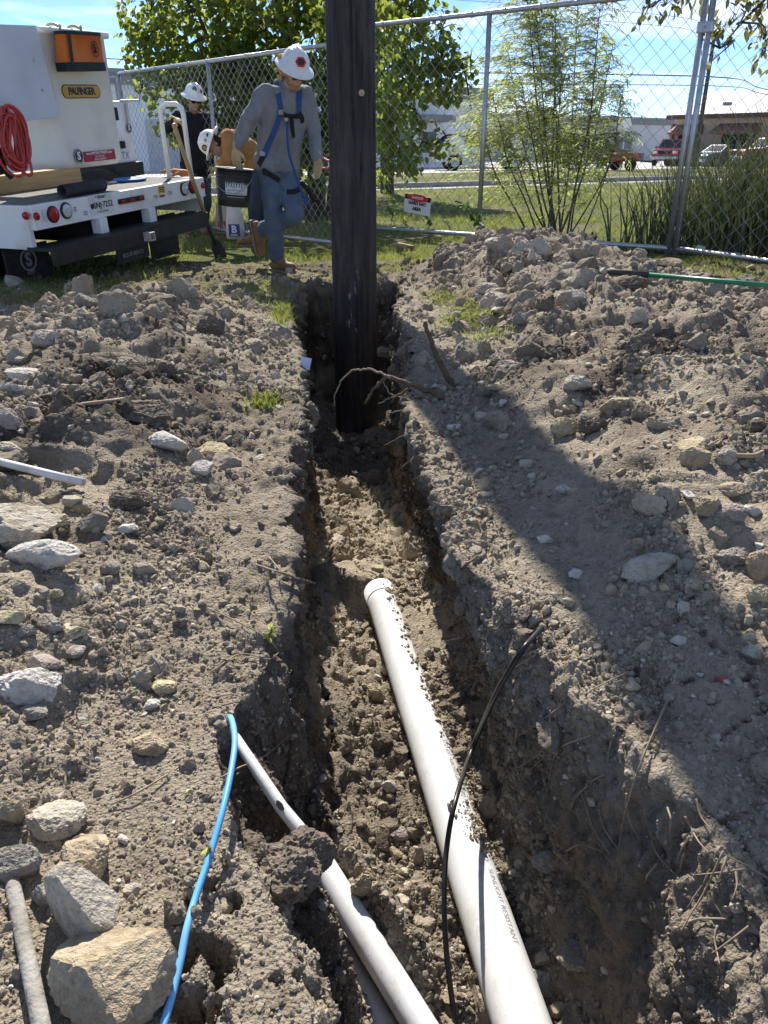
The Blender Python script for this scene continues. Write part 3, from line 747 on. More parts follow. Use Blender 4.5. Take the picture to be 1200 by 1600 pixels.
HERO = [
 (448, 1352, 105, 120, 'dark', "big cracked dark clod of clay covering the conduit joint", dict(seed=131, deep=.9, sink=.3, cuts=6, flat=.7, rough=.14)),
 (494, 1338, 64, 58, 'dark', "dark clay clod sitting on the conduit joint", dict(seed=141, sink=.05, cuts=6, flat=.7, rough=.14)),
 (408, 1330, 60, 70, 'dark', "dark clay lump left of the big cracked clod", dict(seed=132, sink=.3, rough=.14)),
 (500, 1430, 54, 56, 'dark', "dark clay lump between the conduits below the big clod", dict(seed=133, sink=.3, rough=.14)),
 (196, 780, 70, 44, 'dark', "damp dark clod above the flat white stone", dict(seed=134, sink=.3, rough=.16)),
 (215, 640, 95, 44, 'dark', "broad damp clod behind the weathered stick", dict(seed=135, sink=.35, rough=.16)),
 (330, 505, 44, 36, 'dark', "dark clod high on the left heap near the lip", dict(seed=136, sink=.25, rough=.16)),
 (985, 440, 60, 30, 'dark', "dark clod under the black grip of the tool", dict(seed=137, sink=.3, rough=.16)),
 (1010, 535, 60, 46, 'dark', "dark damp clod high on the right heap", dict(seed=138, sink=.3, rough=.18)),
 (1150, 870, 60, 46, 'grey', "grey crumbly clod below the rock cluster", dict(seed=139, sink=.3, rough=.16)),
 (930, 660, 56, 40, 'dark', "dark crumbling clod below the tilted tan block", dict(seed=140, sink=.35, rough=.18)),
 # px, py, w, h, tone, label, extra
 (28, 822, 112, 92, 'pale', "large weathered tan boulder above the pale split slab", dict(seed=11, deep=.9, rough=.05)),
 (64, 862, 135, 66, 'white', "long pale split slab leaning under the large tan boulder", dict(seed=12, deep=.45, rz=-14, tilty=-16, cuts=6, flat=.5, rough=.03)),
 (40, 1066, 92, 80, 'white', "chalky white wedge of rock dusted with soil on top", dict(seed=13, deep=.7, rz=8, rough=.05)),
 (50, 1112, 44, 36, 'grey', "small grey stone tucked under the chalky white wedge", dict(seed=14)),
 (84, 1282, 94, 62, 'pale', "smooth pale oval rock with a yellow crust", dict(seed=15, cuts=5, flat=.8, rz=12)),
 (131, 1332, 105, 88, 'tan', "tan angular block wedged between the oval rock and the grey slab", dict(seed=16, rz=-30, tilty=-14)),
 (130, 1412, 140, 175, 'pale', "big grey white broken slab standing behind the brown boulder", dict(seed=17, deep=.5, rz=-25, cuts=7, flat=.6, tall=1.6, rough=-.015)),
 (166, 1528, 190, 170, 'tan', "big flat brown boulder beside the blue tubing", dict(seed=18, deep=.8, cuts=7, flat=.55, rz=-10, rough=.04, tall=1.15)),
 (26, 1345, 76, 92, 'grey', "dark grey lump of rock above the cement pipe", dict(seed=19)),
 (18, 1262, 46, 78, 'tan', "upright tan rock beside the smooth oval rock", dict(seed=20, rz=20)),
 (66, 1392, 40, 70, 'grey', "narrow grey rock shard between the tan block and the cement pipe", dict(seed=21)),
 (232, 1160, 56, 52, 'tan', "soil caked limestone lump on the trodden bank", dict(seed=22)),
 (262, 690, 62, 42, 'white', "bright angular limestone block with a ridge on the left heap", dict(seed=23, cuts=7, flat=.55, rough=.03)),
 (332, 704, 54, 30, 'yellow', "yellowish flattened stone next to the bright angular block", dict(seed=24)),
 (311, 730, 40, 24, 'white', "small white stone below the yellowish flattened stone", dict(seed=25)),
 (12, 655, 36, 42, 'mauve', "pinkish stone at the foot of the white rubble", dict(seed=26)),
 (14, 702, 40, 34, 'pale', "rounded pale stone above the thin white pipe", dict(seed=27)),
 (66, 528, 44, 34, 'pale', "slanted pale chunk high on the left heap", dict(seed=28, rz=-25)),
 (136, 472, 38, 36, 'grey', "squarish grey clod on the crest of the left heap", dict(seed=29)),
 (40, 586, 60, 26, 'white', "crumbled white limestone rubble on the left heap", dict(seed=30, deep=.6)),
 (20, 604, 44, 24, 'white', "flat white limestone piece below the crumbled rubble", dict(seed=31)),
 (171, 887, 31, 28, 'grey', "round speckled grey stone alone on trodden soil", dict(seed=32, cuts=4, flat=.85)),
 (200, 826, 30, 18, 'white', "flat white stone at the edge of a dark hollow", dict(seed=33)),
 (14, 965, 44, 32, 'yellow', "yellow tan stone in the row under the slab", dict(seed=34)),
 (38, 985, 34, 28, 'grey', "knobbly brown stone between the yellow tan and ridged ones", dict(seed=35)),
 (76, 972, 52, 30, 'mauve', "ridged brown stone propped on its long side", dict(seed=36, rz=-30, deep=.5)),
 (108, 985, 62, 28, 'yellow', "flat sandy yellow slab sunk in dust", dict(seed=37, deep=.7, sink=.35, cuts=6)),
 (68, 1034, 52, 34, 'mauve', "mauve grey rounded stone above the chalky wedge", dict(seed=38)),
 (111, 1018, 38, 20, 'mauve', "small mauve wedge beside the sandy slab", dict(seed=39)),
 (112, 783, 30, 28, 'pale', "upright pale stone just below the thin white pipe", dict(seed=40, rz=30)),
 (128, 793, 28, 24, 'tan', "tan egg shaped stone under the thin white pipe", dict(seed=41, cuts=4, flat=.85)),
 (144, 814, 44, 42, 'grey', "brown grey triangular rock right of the slab", dict(seed=42)),
 (92, 812, 36, 22, 'yellow', "pitted yellow stone between boulder and slab", dict(seed=43)),
 (85, 925, 24, 20, 'yellow', "small yellow pebble in the shadow of the slab", dict(seed=44)),
 (65, 926, 22, 18, 'grey', "small grey pebble in the shadow of the slab", dict(seed=45)),
 (236, 1100, 27, 24, 'white', "white pebble on the bank beside crumbly chalk", dict(seed=46)),
 (255, 1072, 40, 34, 'yellow', "crumbly chalky lump at the edge of the bank", dict(seed=47)),
 (207, 1388, 28, 22, 'pale', "pale pebble resting against the grey slab", dict(seed=48)),
 (1016, 883, 94, 50, 'pale', "long pitted pale stone lying in the shadow of the pole", dict(seed=61, deep=.55, rz=14, tilty=-10, cuts=5, flat=.7)),
 (1072, 884, 28, 42, 'grey', "brown pointed stone at the end of the pitted stone", dict(seed=62)),
 (1110, 790, 42, 46, 'tan', "peaked tan rock in the cluster on the right heap", dict(seed=63)),
 (1143, 799, 48, 36, 'mauve', "greyish rounded rock in the cluster on the right heap", dict(seed=64, cuts=5, flat=.8)),
 (1176, 797, 30, 28, 'white', "bright white stone in the cluster on the right heap", dict(seed=65)),
 (1140, 766, 76, 30, 'tan', "long sandy rock behind the peaked tan rock", dict(seed=66, deep=.5)),
 (1190, 882, 46, 70, 'tan', "large tan rock half out of view on the right heap", dict(seed=67)),
 (1190, 925, 40, 40, 'yellow', "sandy block below the large tan rock", dict(seed=68)),
 (1086, 714, 44, 48, 'tan', "leaning tan rock with a bright top edge", dict(seed=69, rz=-30)),
 (1090, 696, 58, 22, 'yellow', "flat yellowish rock capping the leaning tan rock", dict(seed=70)),
 (1138, 712, 32, 36, 'pale', "round topped stone beside a broken wooden chip", dict(seed=71, cuts=4, flat=.85)),
 (903, 600, 42, 36, 'pale', "pale cut block standing on the right heap", dict(seed=72, cuts=6, flat=.5)),
 (883, 666, 44, 40, 'yellow', "porous yellowish round rock on the right heap", dict(seed=73, cuts=4, flat=.85, rough=.1)),
 (963, 632, 50, 32, 'tan', "tilted tan block above the dark clods", dict(seed=74, rz=-22, tilty=-18)),
 (762, 451, 38, 24, 'pale', "smooth pale rock above the patch of grass", dict(seed=75, cuts=5, flat=.8)),
 (818, 497, 34, 24, 'grey', "grey stone at the edge of the grass patch", dict(seed=76)),
 (832, 537, 32, 36, 'dark', "dark cube of clay below the grass patch", dict(seed=77, cuts=7, flat=.5)),
 (797, 569, 38, 17, 'mauve', "low brown stone under the dark cube of clay", dict(seed=78, deep=.6)),
 (782, 482, 28, 12, 'pale', "thin pale flake beside the grass patch", dict(seed=79)),
 (900, 464, 36, 28, 'pale', "slanted pale stone on the upper right heap", dict(seed=80, rz=30)),
 (890, 420, 34, 28, 'pale', "rounded pale rock on the crest by the fence", dict(seed=81, cuts=5, flat=.8)),
 (928, 416, 62, 20, 'tan', "long tan rock on the crest by the fence", dict(seed=82, deep=.5)),
 (1000, 494, 28, 28, 'pale', "small squarish stone on the upper right heap", dict(seed=83)),
 (1048, 410, 42, 16, 'tan', "flat rock at the foot of the double fence post", dict(seed=84)),
 (764, 364, 32, 18, 'tan', "brown rock crowning the peak of the right heap", dict(seed=85)),
 (774, 377, 30, 15, 'white', "pale crumbly stone just below the peak of the right heap", dict(seed=86)),
 (628, 386, 40, 19, 'tan', "low tan rock lying in the grass beyond the pole", dict(seed=87, deep=.6)),
 (880, 764, 26, 21, 'white', "white stone in the shadow band of the pole", dict(seed=88)),
 (852, 841, 24, 23, 'white', "pale round stone low in the shadow band of the pole", dict(seed=89)),
 (822, 724, 20, 17, 'pale', "small pale stone at the upper edge of the shadow band", dict(seed=90)),
 (1060, 998, 26, 26, 'white', "white pebble on the cracked crust", dict(seed=91, cuts=6)),
 (1178, 1020, 34, 34, 'pale', "grey rounded stone on the cracked crust", dict(seed=92)),
 (990, 1070, 24, 22, 'yellow', "yellow cube shaped stone at the lip of the trench", dict(seed=93, cuts=6, flat=.5)),
 (888, 940, 22, 20, 'yellow', "yellow cut stone chip above the black cable", dict(seed=94, cuts=6, flat=.5)),
 (590, 1080, 36, 44, 'yellow', "sandy upright rock beside the wide white pipe", dict(seed=95, rz=-30, deep=.6)),
 (623, 1301, 30, 30, 'mauve', "mauve grey stone on the trench floor", dict(seed=96)),
 (607, 1226, 22, 30, 'pale', "small upright pale stone in the trench", dict(seed=97)),
 (592, 1223, 16, 16, 'pale', "tiny round pale stone in the trench", dict(seed=98)),
 (572, 1372, 50, 78, 'tan', "broken tan rock wedged against the narrow conduit", dict(seed=99, deep=.6, rz=20)),
 (606, 550, 44, 28, 'pale', "pale rock jutting from the wall beside the pole", dict(seed=100)),
 (770, 1458, 34, 56, 'tan', "tan rock between the black cable and the wide pipe", dict(seed=101, deep=.6)),
 (843, 1530, 60, 50, 'grey', "grey rock under the right trench wall", dict(seed=102)),
 (872, 1576, 30, 32, 'tan', "small tan rock at the right of the wide pipe", dict(seed=103)),
 (860, 1345, 56, 42, 'grey', "grey stone bedded in the right trench wall", dict(seed=104)),
 (905, 1490, 70, 60, 'grey', "dark boulder at the foot of the right trench wall", dict(seed=105)),
]
for (px, py, w, h, tone, label, kw) in HERO:
    stone(px, py, w, h, tone, label, **kw)

# smaller stones: individuals sharing a few meshes
small_me = []
for k in range(12):
    V, Fc = rock_mesh(300 + k, (1, .8, .6), 3, 8, .6, .07)
    small_me.append(V)
def small_stones(n, region, label, group, tones, smin, smax, seed):
    rg = random.Random(seed); cache = {}
    for i in range(n):
        for _ in range(30):
            px, py = rg.uniform(region[0], region[2]), rg.uniform(region[1], region[3])
            p, nr = hit(px, py)
            if nr.z > .35 and p.y < 8 and (group != 'bank' ): break
        k = rg.randrange(12); tone = rg.choice(tones)
        if (k, tone) not in cache:
            me = np_mesh("stone", small_me[k], ico(3)[1], STN[tone], smooth=True); me.set_sharp_from_angle(angle=R(30)); cache[(k, tone)] = me
        s = (smin + (smax - smin) * rg.random() ** 2.2) * depth(p) / FPX
        o = link(bpy.data.objects.new("stone", cache[(k, tone)]))
        o.scale = (s, s * rg.uniform(.8, 1.1), s * rg.uniform(.8, 1.2)); o.location = p + Vector((0, 0, s * .07))
        o.rotation_euler = (rg.uniform(-.4, .4), rg.uniform(-.4, .4), rg.uniform(0, 6.28))
        tag(o, label.replace("limestone", {'pale': "pale limestone", 'white': "chalk white limestone", 'tan': "tan limestone", 'yellow': "yellowish limestone", 'grey': "dull grey stone"}[tone]), "stone", TW_[tone] + group)
TW_ = {'pale': "pale ", 'white': "white ", 'tan': "tan ", 'yellow': "yellowish ", 'grey': "grey "}
small_stones(72, (0, 480, 440, 1000), "small limestone fragment strewn on the left spoil heap", "stones on the left heap", ['pale', 'pale', 'tan', 'white', 'grey', 'yellow'], 9, 26, 1)
small_stones(44, (0, 1000, 420, 1590), "small limestone fragment on the crumbly bank around the blue tubing", "stones on the near left bank", ['pale', 'tan', 'white', 'grey', 'yellow'], 9, 24, 2)
small_stones(110, (690, 395, 1200, 960), "small limestone fragment strewn on the right spoil heap", "stones on the right heap", ['pale', 'pale', 'tan', 'white', 'tan', 'yellow'], 8, 25, 3)
small_stones(26, (880, 960, 1200, 1250), "small limestone chip set in the cracked crust by the trench", "stones in the cracked crust", ['pale', 'white', 'grey'], 7, 16, 4)
small_stones(34, (500, 800, 720, 1590), "small limestone lump on the floor of the trench", "stones on the trench floor", ['pale', 'tan', 'yellow', 'grey'], 9, 24, 5)

# ================================================================== PIPES AND CABLES IN THE TRENCH
def pvc_material():
    t = NT("pvc_white"); P = t.pos(); n1 = t.noise(P, 16, 6, .7); n2 = t.noise(P, 90, 4, .7); n3 = t.noise(P, 5, 3)
    c = t.mix(t.ramp(n3, [(.4, 0.0), (.7, 1.0)]), (.66, .67, .685), (.58, .575, .56))
    c = t.mix(t.math('MULTIPLY', t.ramp(n1, [(.54, 0.0), (.74, 1.0)]), .55), c, (.33, .275, .20))
    c = t.mix(t.math('MULTIPLY', t.ramp(n2, [(.64, 0.0), (.70, 1.0)]), .55), c, (.20, .16, .115))
    return t.set(c, t.ramp(n1, [(.4, .28), (.75, .8)]), nrm=t.bump(n2, .08, .004), spec=.45)
PVC = pvc_material()
PVCD = mat("pvc_dirty", (.66, .65, .62), .5, (.36, .31, .25), 7, lo=.5, hi=.75)
CEMENT = mat("conduit_cement_grey", (.36, .35, .33), .9, (.24, .22, .19), 14, bump=.6, bscale=70)
BLACKC = mat("cable_black", (.012, .012, .014), .38, (.03, .028, .026), 12)
BLUEC = mat("tubing_blue", (.10, .36, .68), .42, (.24, .52, .78), 5, lo=.45, hi=.7)
INK = mat("print_ink", (.30, .31, .33), .6)
SOILM = bpy.data.materials["soil_loose"]
def hollow(path, r, wall=.006, n=28, name="pipe", m=None, parent=None, ends=True):
    P_ = [Vector(p) for p in path]; b = MB()
    rr = r if isinstance(r, (list, tuple)) else [r] * len(P_)
    v, f = tube_vf(P_, rr, n, False); b.add(v, f)
    v2, f2 = tube_vf(P_, [q - wall for q in rr], n, False); b.add(v2, [q[::-1] for q in f2])
    k = len(P_); N = len(v)
    b.f += [(i, N + i, N + (i + 1) % n, (i + 1) % n) for i in range(n)]; b.m += [0] * n
    o_ = (k - 1) * n
    b.f += [(o_ + (i + 1) % n, N + o_ + (i + 1) % n, N + o_ + i, o_ + i) for i in range(n)]; b.m += [0] * n
    return b.build(name, m, parent, True)
def curved_text(body, size, a, bpt, r, ang, m, parent, flip=False, start=.0, name="printed_line"):
    """lettering wrapped on a cylinder from a to b, starting at distance start"""
    me = text_mesh(body, size, ext=0, align='LEFT'); A, B = Vector(a), Vector(bpt); t = (B - A).normalized()
    side = t.cross(Vector((0, 0, 1))).normalized(); upv = side.cross(t)
    V = [v.co.copy() for v in me.vertices]
    for v, c in zip(me.vertices, V):
        th = ang + (c.y if not flip else -c.y) / r
        rad = upv * math.cos(th) + side * math.sin(th)
        v.co = A + t * (start + c.x) + rad * (r + .0006)
    me.name = name; me.materials.clear(); me.materials.append(m)
    return link(bpy.data.objects.new(name, me), parent)

pa, pb = up(593, 925, -.50), up(815, 1600, -.505)
pd = (pb - pa).normalized(); pe = pb + pd * .9
wide = empty("conduit_pipe", pa); wide_o = pa.copy()
tag(wide, "wide white plastic conduit lying along the trench floor, printed lettering on its side", "pipe")
def local(o, root):
    for v in o.data.vertices: v.co -= root.location
    return o
pts = [pa + (pe - pa) * (i / 24) for i in range(25)]
bell = [.0575] * 25; bell[0] = .061; 
body = local(hollow(pts, bell, .006, 40, "tube", PVC, wide), wide)
dk = pa + pd * .012
ring = MB(); ring.tube([pa + pd * .045, pa + pd * .075], .0588, 40)
local(ring.build("coupling_ring", PVCD, wide, True), wide)
t1 = "T.L. STD 651 ABOVEGROUND AND UNDERGROUND    SUNLIGHT RESISTANT"
local(curved_text(t1, .019, pa, pe, .0575, -.55, INK, wide, True, start=.86), wide)
# dirt that lies on the pipe: ragged crust along its right flank and a clump
def crust(center_fn, n, rmin, rmax, label, name, seed):
    rg = np.random.default_rng(seed); pos, rr = [], []
    for i in range(n):
        q, r = center_fn(rg); pos.append(q); rr.append(rmin + (rmax - rmin) * rg.random() ** 2)
    o = points_object(name, np.array([p[:] for p in pos]), np.array(rr), np.clip(np.full(n, .05) + rg.normal(0, .15, n), 0, 1), np.clip(np.full(n, .6) + rg.normal(0, .2, n), 0, 1), SHP)
    return tag(o, label, "soil crust", kind="stuff")
SHP = soil_shapes(2, 4, (.6, 1))
side_ = pd.cross(Vector((0, 0, 1))).normalized(); upv_ = side_.cross(pd)
def on_pipe(rg):
    s = rg.random() ** .8 * 1.12
    cov = 1.5 - 1.15 * (s / 1.12) ** 1.4 * .0
    lim = np.interp(s, [0, .25, .6, .8, .95, 1.12], [.05, .25, .35, .55, .75, .95]) + .12 * rg.normal()
    th = -(lim + (1.75 - lim) * rg.random() ** 2.2)
    return pa + pd * (s + .02) + (upv_ * math.cos(th) + side_ * math.sin(th)) * (.0565 + .012 * rg.random() * (-th - lim)), 0
crust(on_pipe, 420, .0015, .008, "crumbly soil crust lapping over the right flank of the wide pipe", "soil_crust", 5)
cl_c = hit(745, 1300)[0]
def on_clump(rg):
    s = (Vector((745, 1300, 0)) ); px = 745 + rg.normal() * 13 + 8; py = 1302 + rg.normal() * 24
    px = px + (py - 1300) * .45
    d = ray(px, py); best = None
    # point on the pipe under this pixel
    q = plane_hit(px, py, pa + upv_ * .04, upv_)
    s = (q - pa).dot(pd); th = np.clip(math.asin(max(-.99, min(.99, (q - pa).dot(side_) / .0575))), -1.2, 1.4)
    return pa + pd * s + (upv_ * math.cos(th) + side_ * math.sin(th)) * (.058 + .006 * rg.random()), 0
crust(on_clump, 260, .0015, .007, "dark clump of soil stuck on top of the wide pipe", "soil_clump", 6)

# narrow conduit (upper) with a reducer sleeve, and a second one below it
nA, nB, nC = up(366, 1150, -.03), up(440, 1262, -.075), up(492, 1325, -.11)
narrow = empty("narrow_conduit", nA); tag(narrow, "narrow white conduit with a chipped hole emerging from the left bank", "pipe")
ext0 = nA + (nA - nB).normalized() * .06 + Vector((0, 0, -.03))
local(hollow([ext0, nA, lerp(nA, nB, .5), nB, nC, nC + (nC - nB) * .08], [.0105, .0105, .0115, .0125, .0135, .014], .003, 20, "tube", PVC, narrow), narrow)
hb = MB(); nd = (nC - nA).normalized(); hq = plane_hit(441, 1262, nB, Vector((0, -.5, .86)))
hn = (CAMO - nB).normalized(); hn = (hn - nd * hn.dot(nd)).normalized()
hb.add([nB + hn * .0132 + nd * a * .013 + nd.cross(hn) * b * .0055 for a, b in ((-1, 0), (-.5, .9), (.3, 1), (1, .3), (.8, -.6), (0, -1), (-.7, -.6))], [tuple(range(7))])
local(hb.build("chipped_hole", mat("hole_shade", (.01, .01, .01), .9), narrow), narrow)  # flat black patch, the shade inside the hole given as colour
sA, sB = up(498, 1345, -.38), up(655, 1600, -.445)
sd = (sB - sA).normalized()
sleeve = empty("conduit_pipe", sA); tag(sleeve, "white conduit running out from under a big clod beside the narrow one", "pipe")
local(hollow([sA - sd * .015] + [sA + sd * (k * .12) for k in range(12)], .0305, .004, 30, "tube", PVC, sleeve), sleeve)
for _o in bpy.data.objects:
    if _o.get("label", "").endswith("sitting on the conduit joint"): _o.location = nC + (CAMO - nC).normalized() * .03 + Vector((-.022, .0, -.012)); _o.scale = (1.3, 1.3, 1.5)
lA, lB = up(528, 1482, -.50), up(618, 1640, -.52); ld = (lB - lA).normalized()
lower = empty("conduit_pipe", lA); tag(lower, "half buried white conduit below and left of the sleeve, in its shadow", "pipe")
local(hollow([lA - ld * .15] + [lA + ld * (k * .12) for k in range(9)], .0305, .004, 30, "tube", PVC, lower), lower)
sidel = sd.cross(Vector((0, 0, 1))).normalized()
def between(rg):
    s = rg.random() * .75; return lerp(sA, lA, .55) + sd * (s + .10) + Vector((rg.normal() * .004, rg.normal() * .004, -.02 + rg.normal() * .006)) , 0
crust(between, 350, .0015, .005, "line of soil caught between the two lower conduits", "soil_seam", 8)

def px_cable(pix, rad, name, m, label, cat, n=8, lift=None, squash=None):
    P_ = []
    for q in pix:
        if len(q) == 4: P_.append(upD(q[0], q[1], q[3]) if q[2] == 'D' else (hit(q[0], q[1])[0] - ray(q[0], q[1]) * q[3]) if q[2] == 'V' else up(q[0], q[1], q[3]))
        else:
            p, nr = hit(q[0], q[1]); P_.append(p + nr * (q[2] if len(q) > 2 else rad * 1.1))
    b = MB(); b.tube(spline(P_, 7), rad, n); o = b.build(name, m, None, True)
    return tag(o, label, cat)
px_cable([(860, 968, 'V', -.01), (852, 976, 'V', .008), (832, 997, 'V', .045), (812, 1022, 'V', .08), (775, 1085, 'V', .17), (740, 1165, 'V', .24), (712, 1250, 'Z', -.26), (698, 1325, 'Z', -.33), (694, 1400, 'Z', -.38), (697, 1480, 'Z', -.44), (706, 1560, 'Z', -.49), (716, 1625, 'Z', -.54)],
         .0062, "cable", BLACKC, "black cable arching out of the right bank down past the wide pipe", "cable")
px_cable([(352, 1108, -.03), (361, 1122, 'Z', .05), (367, 1155, 'Z', .07), (362, 1200, 'Z', .075), (349, 1262, 'Z', .07), (330, 1330, 'Z', .055), (308, 1395, 'Z', .045), (292, 1450, 'Z', .04), (282, 1500, 'Z', .03), (270, 1550, 'Z', .02), (254, 1605, 'Z', .015), (240, 1650, 'Z', .0)],
         .0058, "tubing", BLUEC, "bright blue plastic tubing standing out of the left bank", "tubing")
gA, gB = hit(24, 1400)[0] + Vector((0, 0, .01)), up(66, 1610, .035)
b = MB(); b.tube([gA + (gA - gB) * .25, gA, lerp(gA, gB, .5), gB, gB + (gB - gA) * .3], .0115, 16)
tag(b.build("cement_pipe", CEMENT, None, True), "dusty grey conduit half buried beside the pile of big rocks", "pipe")
_h1, _h2 = hit(15, 728)[0].z, hit(125, 762)[0].z
wA, wB = up(-40, 712, _h1 + .045), up(131, 754, _h2 + .03)
wp = empty("thin_pipe", wA); tag(wp, "thin dirty white pipe lying across the rocks on the left heap", "pipe")
local(hollow([wA + (wA - wB) * .3, wA, lerp(wA, wB, .5), wB], .0125, .003, 18, "tube", PVCD, wp), wp)

# ================================================================== ROOTS, STICKS, LITTER
ROOT = mat("root_brown", (.15, .095, .06), .85, (.09, .06, .042), 30, bump=.5, bscale=120)
ROOTP = mat("root_pale", (.30, .235, .165), .85, (.20, .15, .10), 30)
def root(pix, r0, r1, m, label, name="root", off=.012, cat="root"):
    P_ = []
    for q in pix:
        if len(q) == 3 and isinstance(q[2], str): pass
        p, nr = hit(q[0], q[1]); d = (CAMO - p).normalized()
        P_.append(p + d * (q[2] if len(q) > 2 else off))
    sp = spline(P_, 6); k = len(sp)
    b = MB(); b.tube(sp, [lerp(r0, r1, i / (k - 1)) for i in range(k)], 7)
    o = b.build(name, m, None, True); return tag(o, label, cat)
def free_root(pts, r0, r1, m, label):
    sp = spline(pts, 7); k = len(sp); b = MB(); wob = [Vector((random.gauss(0, .002), random.gauss(0, .002), random.gauss(0, .002))) for _ in sp]
    b.tube([q + w for q, w in zip(sp, wob)], [lerp(r0, r1, i / (k - 1)) for i in range(k)], 8); return tag(b.build("root", m, None, True), label, "root")
_b = hit(706, 600)[0]; _y = _b.y
free_root([_b + Vector((.03, 0, -.03)), _b, upD(694, 580, _y), upD(682, 556, _y + .02), upD(671, 526, _y + .04), upD(664, 503, _y + .05)], .017, .009, ROOT, "thick brown root stub standing out of the right bank")
_b = hit(700, 626)[0]; _y = _b.y
free_root([_b + Vector((.04, 0, -.02)), _b, upD(672, 612, _y + .02), upD(640, 600, _y + .05), upD(600, 587, _y + .10)], .014, .009, ROOT, "long dark root reaching out of the right bank before the pole")
free_root([upD(612, 591, _y + .08), upD(580, 578, _y + .14), upD(552, 579, _y + .18), upD(536, 592, _y + .2), upD(526, 612, _y + .2), upD(521, 636, _y + .2)], .006, .002, ROOTP, "thin pale root arching across the front of the pole")
free_root([upD(604, 588, _y + .09), upD(592, 600, _y + .08), upD(580, 614, _y + .07), upD(570, 631, _y + .06)], .008, .005, ROOT, "short broken root hanging in front of the pole")
free_root([upD(640, 606, _y + .05), upD(620, 618, _y + .06), upD(590, 632, _y + .08)], .006, .003, ROOT, "slim root reaching down beside the pole base")
free_root([upD(672, 616, _y + .02), upD(640, 622, _y + .05), upD(612, 616, _y + .08), upD(598, 596, _y + .1)], .004, .002, ROOTP, "wispy root curling below the long dark root")
free_root([_b + Vector((.0, 0, -.05)), upD(640, 640, _y + .06), upD(608, 645, _y + .12)], .004, .002, ROOTP, "thin root low on the right wall by the pole")
free_root([_b + Vector((-.02, 0, -.09)), upD(640, 676, _y + .1), upD(600, 696, _y + .2)], .003, .0015, ROOTP, "hair thin root under the pole base roots")
root([(495, 912, .02), (455, 900, .04), (400, 882, .02)], .004, .002, ROOTP, "thin pale root lying over the left lip of the trench")
root([(700, 985, .02), (715, 972, .03), (733, 955, .05)], .0065, .0045, ROOT, "reddish cut root sticking out of the right trench wall")
root([(703, 905, .02), (725, 885, .03), (742, 872, .05)], .005, .003, ROOT, "small bent root above the reddish cut root")
fine = [
 [(735, 800), (690, 790), (650, 802), (630, 815)], [(750, 765), (712, 780), (672, 795), (645, 812)],
 [(842, 1015), (800, 1030), (762, 1045), (710, 1070)], [(838, 1022), (790, 1050), (745, 1065), (700, 1092)],
 [(928, 1060), (870, 1108), (825, 1140), (780, 1168)], [(982, 1050), (930, 1075), (862, 1115)],
 [(1044, 1092), (1010, 1170), (985, 1240), (970, 1300), (963, 1376)], [(925, 1148), (880, 1165), (842, 1190), (816, 1218)],
 [(944, 1210), (912, 1228), (895, 1250), (890, 1270)], [(1088, 1248), (1095, 1275), (1112, 1298)],
 [(1200, 1372), (1165, 1352), (1112, 1325)], [(1165, 1358), (1120, 1364), (1085, 1367)],
 [(1130, 1330), (1100, 1395), (1078, 1430), (1064, 1456)], [(1136, 1436), (1090, 1436), (1062, 1448)], [(1172, 1446), (1140, 1470), (1112, 1490)],
 [(860, 1110), (856, 1150), (845, 1175)], [(330, 1050), (375, 1022), (420, 1030), (435, 1020)], [(325, 950), (372, 972), (420, 1000), (450, 1040)],
 [(330, 1090), (365, 1085), (385, 1096)], [(690, 1002), (735, 995), (760, 1000)], [(370, 1210), (415, 1180), (452, 1150)], [(345, 1215), (385, 1195), (425, 1192), (440, 1215)],
 [(420, 870), (455, 905), (490, 912)], [(640, 720), (612, 742), (585, 755)], [(655, 690), (620, 715), (600, 730)], [(770, 1180), (800, 1200), (830, 1188)],
 [(690, 860), (715, 850), (735, 842)], [(885, 1330), (905, 1320), (940, 1330)], [(700, 930), (722, 945), (748, 940)]]
_rg = random.Random(77)
for _k in range(22):
    _x = _rg.uniform(790, 1150); _y = 975 + (_x - 790) * .95 + _rg.uniform(10, 160)
    if _y > 1500: continue
    _p = [(_x, _y)]; _dx, _dy = _rg.uniform(-16, 4), _rg.uniform(14, 26)
    for _j in range(_rg.choice((2, 3, 4))):
        _dx += _rg.uniform(-9, 9); _x += _dx; _y += _dy; _p.append((_x, _y))
    fine.append(_p)
for i, f_ in enumerate(fine):
    root(f_, .0021, .0008, ROOTP, "fine pale root dangling from the trench wall", off=.02)
    bpy.context.scene.collection.objects[-1]["group"] = "fine roots along the trench walls"
WOODC = mat("broken_wood", (.36, .27, .17), .8, (.24, .18, .11), 20, stretch=(1, 8, 8))
root([(128, 632, .01), (160, 628, .015), (194, 623, .01)], .008, .006, WOODC, "weathered stick lying on the left heap", "stick", cat="stick")
root([(748, 611, .01), (775, 608, .012), (786, 606, .01)], .007, .005, WOODC, "short pale stick on the right bank", "stick", cat="stick")
root([(1150, 712, .01), (1178, 712, .012), (1192, 706, .012)], .008, .007, WOODC, "broken wooden chip on the right heap", "stick", cat="stick")
root([(262, 1210, .01), (215, 1238, .02), (172, 1258, .01)], .002, .0015, ROOTP, "dry straw stalk on the near left bank", "straw", cat="straw")
tg, _n = hit(478, 572); b = MB(); b.box((0, 0, 0), (.055, .003, .06))
o = b.build("paper_tag", mat("tag_paper", (.62, .68, .85), .6)); o.location = tg + Vector((0, -.02, .02)); o.rotation_euler = (R(-20), R(18), R(15)); tag(o, "small bluish white paper tag on the left wall beside the pole", "tag")
tg, _n = hit(1128, 1065); b = MB(); b.rbox((0, 0, 0), (.012, .004, .008), .0015); b.tube([(.004, 0, .003), (.010, .001, .007)], .0015, 5)
